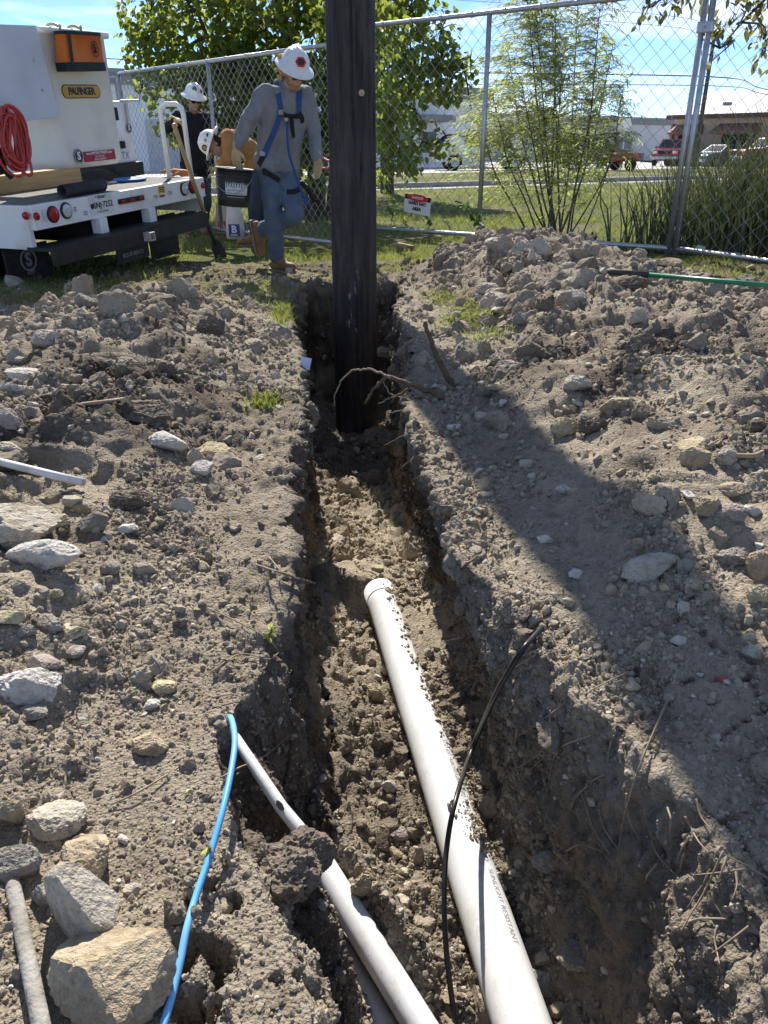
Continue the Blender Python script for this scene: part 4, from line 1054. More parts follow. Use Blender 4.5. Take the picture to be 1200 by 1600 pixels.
o = b.build("plastic_scrap", mat("scrap_red", (.55, .03, .05), .5)); o.location = tg + Vector((0, 0, .004)); tag(o, "tiny red plastic scrap on the cracked crust", "scrap")
tg, _n = hit(1075, 776); b = MB(); b.rbox((0, 0, 0), (.028, .03, .006), .002); b.lathe([(.004, .0031), (.006, .0045), (.008, .0031)], 12, mat=Matrix.Translation((0, .004, 0)))
o = b.build("plastic_scrap", STN['white']); o.location = tg + Vector((0, 0, .006)); o.rotation_euler = (.2, .1, .3); tag(o, "little white plate with a round hole on the right heap", "scrap")
# pits of the long stone in shadow
_ls = [o for o in bpy.data.objects if o.get("label", "").startswith("long pitted")][0]

# straw and twig litter
def litter():
    V, F0 = ico(2); sh = []
    for k in range(3):
        q = V * np.array([1, .035, .03]); q[:, 1] += .10 * (q[:, 0] ** 2) * (k - 1); me = np_mesh("straw_shape", q, F0, mat("straw", (.40, .32, .19), .85, (.28, .2, .12), 30)); sh.append(bpy.data.objects.new("straw_shape", me))
    w = qarea * inview * (qn[:, 2] > .3) * near_w; w = w / w.sum(); n = 1500; idx = RNG.choice(len(w), n, p=w); r = RNG.uniform(.006, .022, n) * np.clip(dist[idx] / 2.2, .6, 1.6)
    o = points_object("straw_litter", qc[idx] + qn[idx] * .004, r, np.zeros(n), np.zeros(n), sh)
    sp = np.zeros((n, 3), np.float32); sp[:, 2] = RNG.uniform(0, 6.28, n); sp[:, 1] = RNG.normal(0, .25, n); o.data.attributes["spin"].data.foreach_set("vector", sp.ravel())
    tag(o, "bits of dry straw and root litter scattered over the soil", "litter", kind="stuff")
litter()
# ================================================================== UTILITY POLE IN THE HOLE
def pole_material():
    t = NT("creosoted_wood"); P = t.pos((1, 1, .09)); Q = t.pos()
    n1 = t.noise(P, 26, 6, .6); n2 = t.noise(P, 90, 4, .6); n3 = t.noise(t.pos((1, 1, .25)), 7, 5, .7); n4 = t.noise(t.pos((1, 1, .35)), 30, 5, .7)
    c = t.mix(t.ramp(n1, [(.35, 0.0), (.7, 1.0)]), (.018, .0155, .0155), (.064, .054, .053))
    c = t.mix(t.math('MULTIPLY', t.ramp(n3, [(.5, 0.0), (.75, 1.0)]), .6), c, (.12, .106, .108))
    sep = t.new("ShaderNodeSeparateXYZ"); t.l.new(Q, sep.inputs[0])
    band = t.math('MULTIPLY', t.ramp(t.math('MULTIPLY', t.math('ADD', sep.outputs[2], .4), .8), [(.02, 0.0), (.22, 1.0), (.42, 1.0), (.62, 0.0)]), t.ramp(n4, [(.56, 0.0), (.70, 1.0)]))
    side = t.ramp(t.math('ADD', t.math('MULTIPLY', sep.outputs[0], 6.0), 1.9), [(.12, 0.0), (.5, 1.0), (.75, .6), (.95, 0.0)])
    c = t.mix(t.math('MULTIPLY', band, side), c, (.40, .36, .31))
    h = t.math('ADD', n1, t.math('MULTIPLY', n2, .5))
    return t.set(c, .72, nrm=t.bump(h, .8, .02), spec=.3)
pc = up(557.5, 672, -.95); PR = .162
pc = Vector((pc.x, 5.80, 0))
NA, NZ = 96, 260
zz = np.linspace(-1.7, 10.5, NZ); aa = np.linspace(0, 2 * np.pi, NA, endpoint=False)
AA, ZZ = np.meshgrid(aa, zz)
pv = np.stack([np.cos(AA), np.sin(AA), ZZ], -1).reshape(-1, 3)
rr = PR * (1 - .006 * (pv[:, 2])) + .004 * pnoise(pv * np.array([2, 2, .5]))
ck = pnoise(pv * np.array([9, 9, .35]) + 3); rr -= .02 * (1 - sstep(.0, .06, np.abs(ck))) * sstep(0, .2, pnoise(pv * np.array([3, 3, .3]) + 50))
V = np.stack([np.cos(AA).ravel() * rr, np.sin(AA).ravel() * rr, ZZ.ravel()], 1)
ii = np.arange(NZ * NA).reshape(NZ, NA)
Fq = np.stack([ii[:-1], np.roll(ii, -1, 1)[:-1], np.roll(ii, -1, 1)[1:], ii[1:]], -1).reshape(-1, 4)
pole = empty("utility_pole", (pc.x, pc.y, -1.7)); tag(pole, "thick dark creosoted wooden utility pole standing in the hole at the trench end", "pole")
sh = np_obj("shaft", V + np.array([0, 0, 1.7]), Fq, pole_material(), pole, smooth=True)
b = MB(); kp = upD(571, 145, pc.y - .150); kn = Vector((.42, -.9, 0)).normalized()
kc = Vector((pc.x, pc.y, kp.z)) + kn * PR * .985
b.disc(kc - pole.location, kn, .020, 14, 0, .012); b.build("plug", mat("wood_plug", (.45, .36, .24), .8, (.3, .23, .15), 40), pole)

# ================================================================== TEMPORARY CHAIN-LINK FENCE
GALV = mat("galvanised_steel", (.50, .51, .53), .42, (.40, .41, .43), 20, metal=.75, spec=.5)
WIRE = mat("fence_wire", (.42, .43, .43), .5, (.30, .30, .29), 9, metal=.6)
def wire_mesh(A, B, z0, z1, pitch, r, name, parent, root):
    A, B = Vector((*A, 0)), Vector((*B, 0)); t = (B - A); L_ = t.length; t.normalize(); nrm = Vector((-t.y, t.x, 0))
    a = pitch / 2; nw = int(L_ / a); nk = int((z1 - z0) / a); V = []; Fc = []
    o0 = np.array(A) - np.array(root.location); tt = np.array(t); nn = np.array(nrm)
    offs = [(math.cos(q) , math.sin(q)) for q in (0, 2.094, 4.189)]
    for i in range(nw):
        base = len(V)
        for k in range(nk + 1):
            u = (i + ((k + i) % 2)) * a * L_ / (nw * a); w = z0 + (z1 - z0) * k / nk
            wob = .006 * math.sin(k * 1.7 + i * .6)
            zig = .004 * (1 if (k + i) % 2 else -1)
            for c_, s__ in offs:
                p = o0 + tt * (u + c_ * r + wob) + nn * (s__ * r + zig); V.append((p[0], p[1], w + .0))
        for k in range(nk):
            for j in range(3):
                q = (j + 1) % 3; b0 = base + k * 3; Fc.append((b0 + j, b0 + q, b0 + 3 + q, b0 + 3 + j))
    o = np_obj(name, np.array(V), np.array(Fc), WIRE, parent, smooth=True)
    o["kind"] = "stuff"; return o
def fence_panel(A, B, top, bot, posts, label, pr=.026, pitch=.15, tie=True, dz=(0, 0)):
    A, B = Vector((A[0], A[1], 0)), Vector((B[0], B[1], 0)); t = (B - A); L_ = t.length; t.normalize()
    root = empty("chain_link_fence", A); tag(root, label, "fence", "chain link fence panels")
    nb = Vector((0, 0, 1))
    for k in posts:
        b = MB(); q = t * (L_ * k); z0, z1 = lerp(dz[0], dz[1], k), top + lerp(dz[0], dz[1], k)
        b.tube([q + nb * (z0 + (.0 if k in (0, 1) else bot)), q + nb * (z1 - .005)], pr, 14); b.build("post", GALV, root, True)
    for nm, zz_ in (("top_rail", top), ("bottom_rail", bot)):
        b = MB(); b.tube([nb * (zz_ + dz[0]), t * L_ + nb * (zz_ + dz[1])], pr * .93, 14)
        if nm == "top_rail":
            for k in range(int(L_ / .42)):
                q = t * (k * .42 + .2) + nb * (zz_ + lerp(dz[0], dz[1], (k * .42 + .2) / L_))
                b.tube([q + t * .0, q + t * .035], pr * 1.10, 10)
        b.build(nm, GALV, root, True)
    w = wire_mesh(A[:2], B[:2], bot + .01, top - .01, pitch, .0036, "wire_mesh", root, root)
    if dz != (0, 0):
        for v in w.data.vertices: v.co.z += lerp(dz[0], dz[1], min(1, max(0, v.co.to_2d().length / L_)))
    return root
LT, RT = 2.05, 2.44
l0, l1 = up(185, 115, LT), up(520, 69, LT)
ld_ = (l1 - l0).normalized(); l1 = l1 + ld_ * .25; l0m = up(337, 97, LT)
kmid = (l0m - l0).length / (l1 - l0).length
fence_panel(l0, l1, LT, .09, (0, kmid, 1), "chain link fence panel behind the three workers and the truck", .024, .115)
l00 = l0 + Vector((-4.2, 1.1, 0))
fence_panel(l00, l0 + Vector((-.06, .03, 0)), LT - .05, .1, (0, .5, 1), "chain link fence panel behind the truck bucket", .024, .115)
r0, rm = up(592, 38, RT), up(745, 15, RT); rp = up(1043, 400, .02)
r0 = r0 + (r0 - rm) * .12
pd_ = Vector((rp.x - r0.x, rp.y - r0.y, 0)).normalized()
kr = Vector((rm.x - r0.x, rm.y - r0.y, 0)).length / Vector((rp.x - r0.x, rp.y - r0.y, 0)).length
fence_panel(r0, rp, RT, .10, (0, kr, 1), "tall chain link fence panel carrying the hard hat sign", .029, .165)
r2 = rp + pd_ * .07
r3 = rp + pd_ * 4.2
fence_panel(r2, r3, RT, .10, (0, .5, 1), "tall chain link fence panel in front of the reeds", .029, .165, dz=(0, -.25))
# clamp joining the double post and its foot
cz = upD(1075, 47, rp.y).z
b = MB(); mt = frame(rp + pd_ * .035, pd_, Vector((-pd_.y, pd_.x, 0)))
b.rbox((0, 0, 0), (.15, .10, .075), .012); b.tube([(0, 0, -.07), (0, 0, .075)], .012, 8)
o = b.build("fence_clamp", GALV); o.data.transform(mt @ Matrix.Rotation(0, 4, 'X')); 
for v in o.data.vertices: v.co.z += cz
tag(o, "steel saddle clamp bolting the double fence post together", "clamp")
b = MB(); fn = Vector((-pd_.y, pd_.x, 0))
b.rbox((0, 0, .03), (.9, .06, .05), .012, rot=frame((0, 0, 0), Vector((pd_.x + .35, pd_.y - .4, 0)), (0, 0, 1)).to_3x3()); b.box((0, 0, .07), (.10, .10, .05))
o = b.build("steel_stand", GALV); o.location = rp + Vector((.36, .10, .0)); tag(o, "galvanised flat steel stand lying by the double fence post", "fence stand")

# sign wired to the fence
RED = mat("sign_red", (.62, .03, .03), .5); WHITE = mat("paint_white", (.78, .78, .77), .45, (.70, .70, .68), 5); BLK = mat("paint_black", (.012, .012, .013), .55)
sn = Vector((pd_.y, -pd_.x, 0))
sc = plane_hit(652, 320, Vector((r0.x, r0.y, 0)) + sn * .03, sn)
sz = 40 * depth(sc) / FPX / abs(pd_.x) ; sh_ = 27 * depth(sc) / FPX
sign = empty("warning_sign", sc); tag(sign, "white HARD HAT AREA danger sign with red band wired to the fence", "sign")
F_ = frame((0, 0, 0), pd_ * 1.0 + Vector((0, 0, -.11)), sn)
b = MB(); b.rbox((0, 0, 0), (sz, sh_, .006), .002); o = b.build("board", WHITE, sign); o.data.transform(F_)
b = MB(); b.box((0, sh_ * .36, .004), (sz * .98, sh_ * .26, .003)); o = b.build("black_band", BLK, sign); o.data.transform(F_)
b = MB(); b.lathe([(.001, .0), (sz * .40, 0), (sz * .40, .003), (.001, .003)], 28, mat=Matrix.Translation((0, sh_ * .365, .0056)) @ Matrix.Diagonal((1, .27, 1, 1))); o = b.build("red_oval", RED, sign); o.data.transform(F_)
text("DANGER", sh_ * .20, F_ @ Matrix.Translation((0, sh_ * .365, .0092)), WHITE, sign, "danger_word", bold=.001)
text("HARD HAT", sh_ * .245, F_ @ Matrix.Translation((0, sh_ * .06, .0042)), BLK, sign, "hard_hat_words", bold=.0035)
text("AREA", sh_ * .245, F_ @ Matrix.Translation((0, -sh_ * .24, .0042)), BLK, sign, "area_word", bold=.0035)
PINK = mat("ribbon_pink", (.75, .10, .30), .6)
ln = Vector((ld_.y, -ld_.x, 0)).normalized()
b = MB(); 
for (x0, y0, x1, y1) in ((502, 244, 522, 251), (500, 262, 522, 257)):
    a_, c_ = plane_hit(x0, y0, l0 + ln * .02, ln), plane_hit(x1, y1, l0 + ln * .02, ln); m_ = (a_ + c_) / 2 + Vector((0, -.03, -.02))
    b.tube(spline([a_, m_, c_], 6), .011, 6)
tag(b.build("ribbon", PINK, None, True), "pink flagging ribbon tied to the fence beside the pole", "ribbon")
# tool handle lying on the crest
hA, hB = up(950, 424, .36), up(1215, 447, .34)
GREEN = mat("fibreglass_green", (.02, .17, .085), .35, (.035, .22, .115), 6); GRIP = mat("rubber_grip", (.03, .028, .027), .7, (.06, .055, .05), 20)
tool = empty("digging_tool", hA); tag(tool, "green fibreglass tool handle with black grip lying along the right heap", "tool")
hd = (hB - hA).normalized(); L0 = (hB - hA).length
b = MB(); b.tube([Vector((0, 0, 0)), hd * .02, hd * (L0 * .255)], [.012, .018, .018], 12); b.build("grip", GRIP, tool, True)
b = MB(); b.tube([hd * (L0 * .255), hd * (L0 + .45)], .0145, 12); b.build("handle", GREEN, tool, True)
b = MB(); e_ = hd * (L0 + .45); b.tube([e_ - hd * .15, e_ + hd * .1], [.024, .03], 10); b.rbox(e_ + hd * .24, (.3, .2, .012), .005, rot=frame((0, 0, 0), hd, (0, 0, 1)).to_3x3()); b.build("blade", GALV, tool)

# ================================================================== STREET, KERB, LOT
CONC = mat("concrete_pale", (.52, .50, .46), .9, (.42, .40, .36), .6, bump=.2, bscale=8)
KERB = mat("concrete_kerb", (.30, .29, .27), .9, (.22, .215, .20), 2)
kd = Vector((.83, .56, 0)).normalized(); kn = Vector((-kd.y, kd.x, 0))
k0 = Vector((0, 25.2, 0))
def strip(name, off0, off1, z0, z1, m, s0=-60, s1=90, kind="structure"):
    b = MB(); p = [k0 + kd * s0 + kn * off0, k0 + kd * s1 + kn * off0, k0 + kd * s1 + kn * off1, k0 + kd * s0 + kn * off1]
    b.prism([Vector((q.x, q.y, z0)) for q in p], (0, 0, z1 - z0)); return tag(b.build(name, m), kind=kind)
strip("gutter", -.75, 0, -.02, .006, CONC); strip("kerb", 0.0, .28, -.02, .15, KERB)
strip("parking_lot", 13.5, 60, -.02, .012, CONC, -60, 160)

# ================================================================== BUILDINGS
WALLW = mat("wall_white_render", (.82, .82, .83), .85, (.74, .74, .75), .4); FASC = mat("fascia_grey", (.24, .24, .25), .7)
GLASS = mat("dark_glass", (.02, .025, .03), .12, spec=.8); ROOFG = mat("roof_grey", (.32, .32, .33), .8)
def wall_frame(A, B):
    A, B = Vector((*A, 0)), Vector((*B, 0)); t = (B - A).normalized(); return A, t, Vector((t.y, -t.x, 0)), (B - A).length
def building(name, A, B, deep, h, wallm, label, parts, roof=None, base=None):
    A, t, n, L_ = wall_frame(A, B); root = empty(name, A); tag(root, label, "building")
    Fm = Matrix(((t.x, n.x, 0, 0), (t.y, n.y, 0, 0), (0, 0, 1, 0), (0, 0, 0, 1)))     # x along facade, y out of it
    def put(nm, mb, m, par=root, smooth=False):
        o = mb.build(nm, m, par, smooth); o.data.transform(Fm); return o
    b = MB(); b.box((L_ / 2, -deep / 2, h / 2), (L_, deep, h)); put("wall", b, wallm)
    for (nm, x0, x1, z0, z1, m, pr) in parts:
        b = MB(); b.box(((x0 + x1) / 2, pr / 2 - .02, (z0 + z1) / 2), (x1 - x0, abs(pr) + .04, z1 - z0)); o = put(nm, b, m)
        if nm == "window":
            f = MB()
            for (cx, w_, cz_, hz_) in (((x0 + x1) / 2, x1 - x0 + .12, z1 + .03, .08), ((x0 + x1) / 2, x1 - x0 + .12, z0 - .03, .08), (x0 - .03, .08, (z0 + z1) / 2, z1 - z0), (x1 + .03, .08, (z0 + z1) / 2, z1 - z0)):
                f.box((cx, pr + .03, cz_), (w_, .1, hz_))
            put("frame", f, WHITE, o)
    if roof: roof(put, L_, deep, h)
    return root
dL, dR = 46.0, 60.0
xa = upD(200, 116, dL).x; xb = upD(765, 146, dR).x
dirv = Vector((xb - xa, dR - dL, 0)).normalized()
A0 = (xa - dirv.x * 16, dL - dirv.y * 16); B0 = (xb, dR)
def roof_flat(put, L_, deep, h):
    b = MB(); b.box((L_ / 2, -deep / 2, h + .12), (L_ + .5, deep + .5, .24)); put("roof", b, ROOFG)
    b = MB(); b.box((L_ / 2, .16, h - .22), (L_ + .3, .3, .5)); put("fascia", b, FASC)
Lw = Vector((B0[0] - A0[0], B0[1] - A0[1], 0)).length
parts = [("canopy", Lw - 11.5, Lw - 4.2, 2.75, 3.15, FASC, 1.6), ("garage_door", 16.6, 19.4, 0, 2.6, mat("door_grey_white", (.55, .55, .57), .7), .05), ("door", 20.6, 21.6, 0, 2.1, FASC, .05)]
for k in range(5): parts.append(("window", 22.6 + k * 2.3, 23.7 + k * 2.3, 1.0, 2.1, GLASS, .03))
parts += [("window", Lw - 10.5, Lw - 9.2, .9, 2.2, GLASS, .03), ("door", Lw - 7.6, Lw - 6.5, 0, 2.2, GLASS, .05), ("window", Lw - 5.9, Lw - 4.6, .9, 2.2, GLASS, .03)]
building("white_building", A0, B0, 14, 4.65, WALLW, "long white rendered building with grey canopy behind the trees", parts, roof_flat)
METALW = mat("metal_siding_grey", (.58, .59, .59), .6, (.52, .53, .53), 1.5, stretch=(12, 12, .1))
xa, xb = upD(925, 200, 88).x, upD(1062, 200, 100).x
building("warehouse", (xa - 8, 85), (xb, 100), 18, 4.15, METALW, "low grey metal warehouse with a single roller door far across the lot", [("roller_door", 15.0, 17.6, 0, 2.1, FASC, .06), ("skirting", 0, 20, 0, .8, mat("band_grey", (.25, .26, .28), .7), .03), ("door", 11, 12, 0, 2.1, WHITE, .05)], roof_flat)
TANW = mat("wall_tan", (.60, .45, .34), .85, (.53, .40, .30), .5); AWN = mat("awning_red", (.24, .12, .095), .7); ROOFW = mat("roof_white_metal", (.72, .70, .66), .5, (.66, .64, .60), 1)
xa, xb = upD(1052, 200, 66).x, upD(1300, 200, 58).x
def roof_gable(put, L_, deep, h):
    b = MB(); b.add([(-.4, .6, h), (L_ + .4, .6, h), (L_ + .4, -deep / 2, h + 1.9), (-.4, -deep / 2, h + 1.9), (L_ + .4, -deep - .6, h), (-.4, -deep - .6, h)], [(0, 1, 2, 3), (3, 2, 4, 5)])
    b.add([(-.4, .6, h + .16), (L_ + .4, .6, h + .16), (L_ + .4, -deep / 2, h + 2.06), (-.4, -deep / 2, h + 2.06), (L_ + .4, -deep - .6, h + .16), (-.4, -deep - .6, h + .16)], [(0, 1, 2, 3), (3, 2, 4, 5)])
    put("roof", b, ROOFW)
    b = MB(); b.box((L_ / 2, .55, h + .04), (L_ + .8, .12, .3)); put("fascia", b, mat("fascia_brown", (.11, .07, .055), .7))
    for x0, x1 in ((.3, 2.4), (3.6, 6.6)):
        b = MB(); b.add([(x0, 0.02, 2.85), (x1, .02, 2.85), (x1 + .1, 1.3, 2.3), (x0 - .1, 1.3, 2.3), (x0 - .1, 1.3, 2.15), (x1 + .1, 1.3, 2.15), (x0, .02, 2.15), (x1, .02, 2.15)], [(3, 2, 1, 0), (4, 5, 2, 3), (0, 6, 4, 3), (1, 2, 5, 7), (6, 7, 5, 4)])
        put("awning", b, AWN)
    b = MB(); b.box((L_ * .26, -2.2, h + .85), (.5, .5, .4)); put("roof_vent", b, FASC)
building("tan_building", (xa, 66), (xb, 58), 13, 3.3, TANW, "low tan building with white metal roof and red awnings", [("opening", .5, 2.2, 0, 2.1, BLK, .03), ("opening", 3.9, 6.3, 0, 2.1, BLK, .03), ("downpipe", -.1, .12, 0, 2.9, AWN, .2), ("door", 8.5, 9.6, 0, 2.1, FASC, .05)], roof_gable)  # openings are black slabs: the shade indoors is put into their colour

# ================================================================== VEHICLES ACROSS THE LOT
TYRE = mat("tyre_black", (.02, .02, .02), .85); RIM = mat("wheel_rim", (.45, .45, .46), .4, metal=.6); LAMP = mat("lamp_clear", (.7, .7, .68), .2); LAMPR = mat("lamp_red", (.5, .02, .02), .3)
def car(loc, rz, L_, W_, prof, cabin, paint, name, label, wheels, wr=.36, glassm=None, cat="car"):
    """prof: body side outline (x,z); cabin: (x,z) greenhouse outline"""
    root = empty(name, loc, (0, 0, rz)); tag(root, label, cat)
    b = MB(); b.prism([(x, -W_ / 2, z) for x, z in prof], (0, W_, 0)); o = b.build("body", paint, root)
    md = o.modifiers.new("bevel", 'BEVEL'); md.width = .07; md.segments = 3
    b = MB(); n = len(cabin); ins = .13
    vs = [(x, -W_ / 2 + .03, z) for x, z in cabin] + [(x, W_ / 2 - .03, z) for x, z in cabin]
    zt = max(z for x, z in cabin); vs = [(x, y * (1 - .14 * ((z - cabin[0][1]) / (zt - cabin[0][1]))), z) for x, y, z in vs]
    b.add(vs, [tuple(range(n)), tuple(range(2 * n - 1, n - 1, -1))] + [((i + 1) % n, i, n + i, n + (i + 1) % n) for i in range(n)]); o = b.build("cabin", paint, root)
    # side glass and windscreens, a little proud
    x0, z0 = cabin[0]; x1, z1 = cabin[1]; x2, z2 = cabin[2]; x3, z3 = cabin[3]
    def at(u, v): 
        xl_, xr_ = lerp(x0, x1, v), lerp(x3, x2, v); return lerp(xl_, xr_, u), lerp(z0, z1, v)
    for s in (-1, 1):
        for (u0, u1) in ((.06, .47), (.53, .94)):
            q = []
            for u, v in ((u0, .12), (u1, .12), (u1, .86), (u0, .86)):
                x, z = at(u, v); hw = (W_ / 2 - .03) * (1 - .14 * v); q.append((x, s * (hw + .012), z))
            b = MB(); b.prism(q, (0, -s * .02, 0)); b.build("window", GLASS, root)
    for (xa_, za_, xb_, zb_, sg) in ((x0, z0, x1, z1, -1), (x3, z3, x2, z2, 1)):
        b = MB(); q = []
        for v, sy in ((.1, -1), (.1, 1), (.9, 1), (.9, -1)):
            x, z = lerp(xa_, xb_, v), lerp(za_, zb_, v); q.append((x + sg * .012, sy * (W_ / 2 - .12) * (1 - .14 * v), z))
        b.prism(q, (-sg * .02, 0, 0)); b.build("windscreen", GLASS, root)
    for wx in wheels:
        for s in (-1, 1):
            wm = Matrix.Translation((wx, s * (W_ / 2 - .09), wr)) @ Matrix.Rotation(R(90), 4, 'X')
            b = MB(); b.lathe([(wr * .6, -.1), (wr * .95, -.11), (wr, -.07), (wr, .07), (wr * .95, .11), (wr * .6, .1)], 20, mat=wm); w = b.build("wheel", TYRE, root, True)
            b = MB(); b.lathe([(.01, -.09), (wr * .6, -.1), (wr * .62, 0), (wr * .6, .1), (.01, .09)], 14, mat=wm); b.build("rim", RIM, w)
    xs = [p[0] for p in prof]; zl = min(z for x, z in prof)
    for s in (-1, 1):
        b = MB(); b.rbox((max(xs) - .02, s * W_ * .36, zl + .48), (.1, .36, .18), .03); b.build("headlight", LAMP, root)
        b = MB(); b.rbox((min(xs) + .02, s * W_ * .42, zl + .55), (.1, .16, .3), .03); b.build("tail_light", LAMPR, root)
        b = MB(); b.rbox((cabin[3][0] - .15, s * (W_ / 2 + .1), cabin[3][1] + .08), (.12, .2, .14), .03); b.build("mirror", paint, root)
    b = MB(); b.rbox((max(xs) + .02, 0, zl + .12), (.14, W_ * .96, .22), .04); b.build("bumper", GALV, root)
    b = MB(); b.rbox((max(xs) + .01, 0, zl + .48), (.06, W_ * .42, .26), .03); b.build("grille", BLK, root)
    return root
def arch(x, z, r):
    return [(x - r, z)] + [(x - r * math.cos(a), z + r * math.sin(a)) for a in (.5, 1.0, 1.57, 2.14, 2.64)] + [(x + r, z)]
def pickup_prof(): return [(-2.85, .45)] + arch(-1.75, .45, .45) + arch(1.75, .45, .45) + [(2.85, .45), (2.9, .95), (2.75, 1.12), (1.25, 1.2), (-2.85, 1.2)]
def sedan_prof(): return [(-2.3, .3)] + arch(-1.4, .3, .37) + arch(1.4, .3, .37) + [(2.3, .3), (2.35, .65), (2.2, .8), (1.1, .95), (-1.6, 1.0), (-2.3, .95)]
def suv_prof(): return [(-2.35, .4)] + arch(-1.4, .4, .42) + arch(1.45, .4, .42) + [(2.35, .4), (2.4, .9), (2.25, 1.08), (1.15, 1.15), (-2.35, 1.15)]
def paint(n, c, r=.28): return mat(n, c, r, tuple(x * .9 for x in c), 2, coat=.6)
p = upD(752, 265, 49); car((p.x, 49, .012), R(6), 5.7, 2.0, pickup_prof(), [(-.75, 1.2), (-.55, 1.83), (.75, 1.83), (1.35, 1.2)], paint("paint_pickup_white", (.70, .71, .72)), "pickup_truck", "white pickup truck parked before the white building", (-1.75, 1.75), .41, cat="pickup")
p = upD(1050, 262, 64); car((p.x, 64, .012), R(238), 5.6, 2.0, pickup_prof(), [(-1.5, 1.2), (-1.3, 1.83), (.55, 1.83), (1.2, 1.2)], paint("paint_maroon", (.30, .02, .045)), "pickup_truck", "maroon pickup truck parked outside the tan building", (-1.75, 1.75), .41, cat="pickup")
p = upD(1125, 260, 60); car((p.x, 60, .012), R(205), 4.6, 1.8, sedan_prof(), [(-1.7, .98), (-1.0, 1.42), (.35, 1.42), (1.1, .95)], paint("paint_teal", (.09, .15, .18)), "sedan_car", "teal blue sedan parked outside the tan building", (-1.4, 1.4), .33)
p = upD(1205, 262, 58); car((p.x, 58, .012), R(190), 5.6, 2.0, pickup_prof(), [(-.75, 1.2), (-.55, 1.83), (.75, 1.83), (1.35, 1.2)], paint("paint_rust", (.42, .10, .06)), "pickup_truck", "rust red pickup truck half hidden by the reeds", (-1.75, 1.75), .41, cat="pickup")
p = upD(922, 264, 56); car((p.x, 56, .012), R(20), 4.7, 1.95, suv_prof(), [(-2.2, 1.15), (-2.0, 1.85), (.5, 1.85), (1.0, 1.15)], paint("paint_brown", (.10, .06, .045)), "suv_car", "dark brown off road car parked behind the willow", (-1.4, 1.45), .40)
p = upD(972, 262, 48)
tr = empty("trailer", (p.x, 48, .012), (0, 0, R(15))); tag(tr, "small red flatbed trailer parked beside the dark brown car", "trailer")
b = MB(); b.rbox((0, 0, .70), (1.6, 1.2, .45), .08); b.build("box", paint("paint_red", (.45, .03, .03)), tr)
b = MB(); b.tube([(1.1, 0, .5), (2.0, 0, .45)], .05, 8); b.build("tow_bar", BLK, tr)
for s in (-1, 1):
    b = MB(); b.lathe([(.05, -.09), (.32, -.09), (.33, .09), (.05, .09)], 18, mat=Matrix.Translation((0, s * .82, .33)) @ Matrix.Rotation(R(90), 4, 'X')); b.build("wheel", TYRE, tr, True)

# ================================================================== FAR UTILITY POLE AND WIRES
WOODP = mat("weathered_pole", (.13, .105, .09), .85, (.09, .075, .065), 3, stretch=(6, 6, .3))
q0, q1 = up(1084, 259, 0), None
q0 = upD(1085, 255, 52); q0.z = 0; q1 = upD(1118, 43, 52.0)
up_ = empty("power_pole", q0); tag(up_, "leaning wooden power pole with a crossarm beside the tan building", "pole")
b = MB(); b.tube([Vector((0, 0, -.5)), q1 - q0], [.15, .10], 12); b.build("shaft", WOODP, up_, True)
ca, cb = upD(1100, 54, 51.8) - q0, upD(1124, 42, 52.1) - q0
b = MB(); b.tube([ca, cb], .07, 6); b.build("crossarm", WOODP, up_)
for c_ in (ca, cb):
    b = MB(); b.lathe([(.05, 0), (.09, .05), (.05, .1), (.08, .15), (.02, .2)], 10, mat=Matrix.Translation(c_ + Vector((0, 0, .05)))); b.build("insulator", FASC, up_, True)
def wire(pix, r, label):
    P_ = [upD(*q) for q in pix]; b = MB(); b.tube(spline(P_, 8), r, 5); tag(b.build("power_line", BLK, None, True), label, "cable", "overhead lines")
wire([(-500, 60, 60), (200, 93, 56), (560, 108, 53), (690, 113, 52.5), (1111, 120, 52), (1200, 140, 44), (1500, 190, 30)], .035, "thick overhead cable strung along the street past the power pole")
wire([(-500, 78, 60), (200, 108, 56), (560, 124, 53), (690, 131, 52.5), (1109, 134, 52), (1200, 148, 44), (1500, 205, 30)], .025, "lower overhead cable strung along the street past the power pole")
wire([(-300, -40, 60), (900, 30, 53), (1102, 53, 51.8), (1300, 60, 40)], .012, "thin overhead wire from the near end of the crossarm")
wire([(-300, -60, 60), (900, 12, 53), (1122, 41, 52.1), (1300, 45, 40)], .012, "thin overhead wire from the far end of the crossarm")
sp_ = upD(973, 238, 60); sp_.z = 0; st = empty("street_sign", sp_); tag(st, "small white street sign on a thin post by the warehouse", "sign")
b = MB(); b.tube([(0, 0, 0), (0, 0, 3.0)], .05, 8); b.build("post", GALV, st)
b = MB(); b.rbox((0, -.06, 2.7), (.75, .03, .75), .01); b.build("plate", WHITE, st)

# ================================================================== VEGETATION
LEAF_BIG = leaf_mat("leaf_broad", (.080, .115, .026), (.165, .20, .042), .45, (.36, .43, .07), 1.4)
LEAF_WIL = leaf_mat("leaf_willow", (.19, .24, .08), (.29, .34, .115), .52, (.62, .69, .22), 2.0)
LEAF_OVAL = leaf_mat("leaf_oval", (.09, .105, .04), (.16, .155, .05), .3, (.35, .33, .06), 4)
LEAF_DARK = leaf_mat("leaf_weed", (.045, .085, .025), (.07, .12, .03), .3, None, 4)
REED = leaf_mat("reed_blade", (.065, .085, .035), (.125, .14, .07), .15, (.18, .22, .08), 3)
GRASS = leaf_mat("grass_blade", (.115, .165, .035), (.26, .235, .095), .35, (.40, .46, .08), .9)
BARK = mat("bark_grey_brown", (.10, .078, .06), .9, (.055, .043, .034), 6, bump=.7, bscale=30, stretch=(1, 1, .25))
BARKD = mat("bark_twig", (.085, .07, .05), .85, (.12, .10, .075), 12)
def unit(a): return a / (np.linalg.norm(a, axis=-1, keepdims=True) + 1e-9)
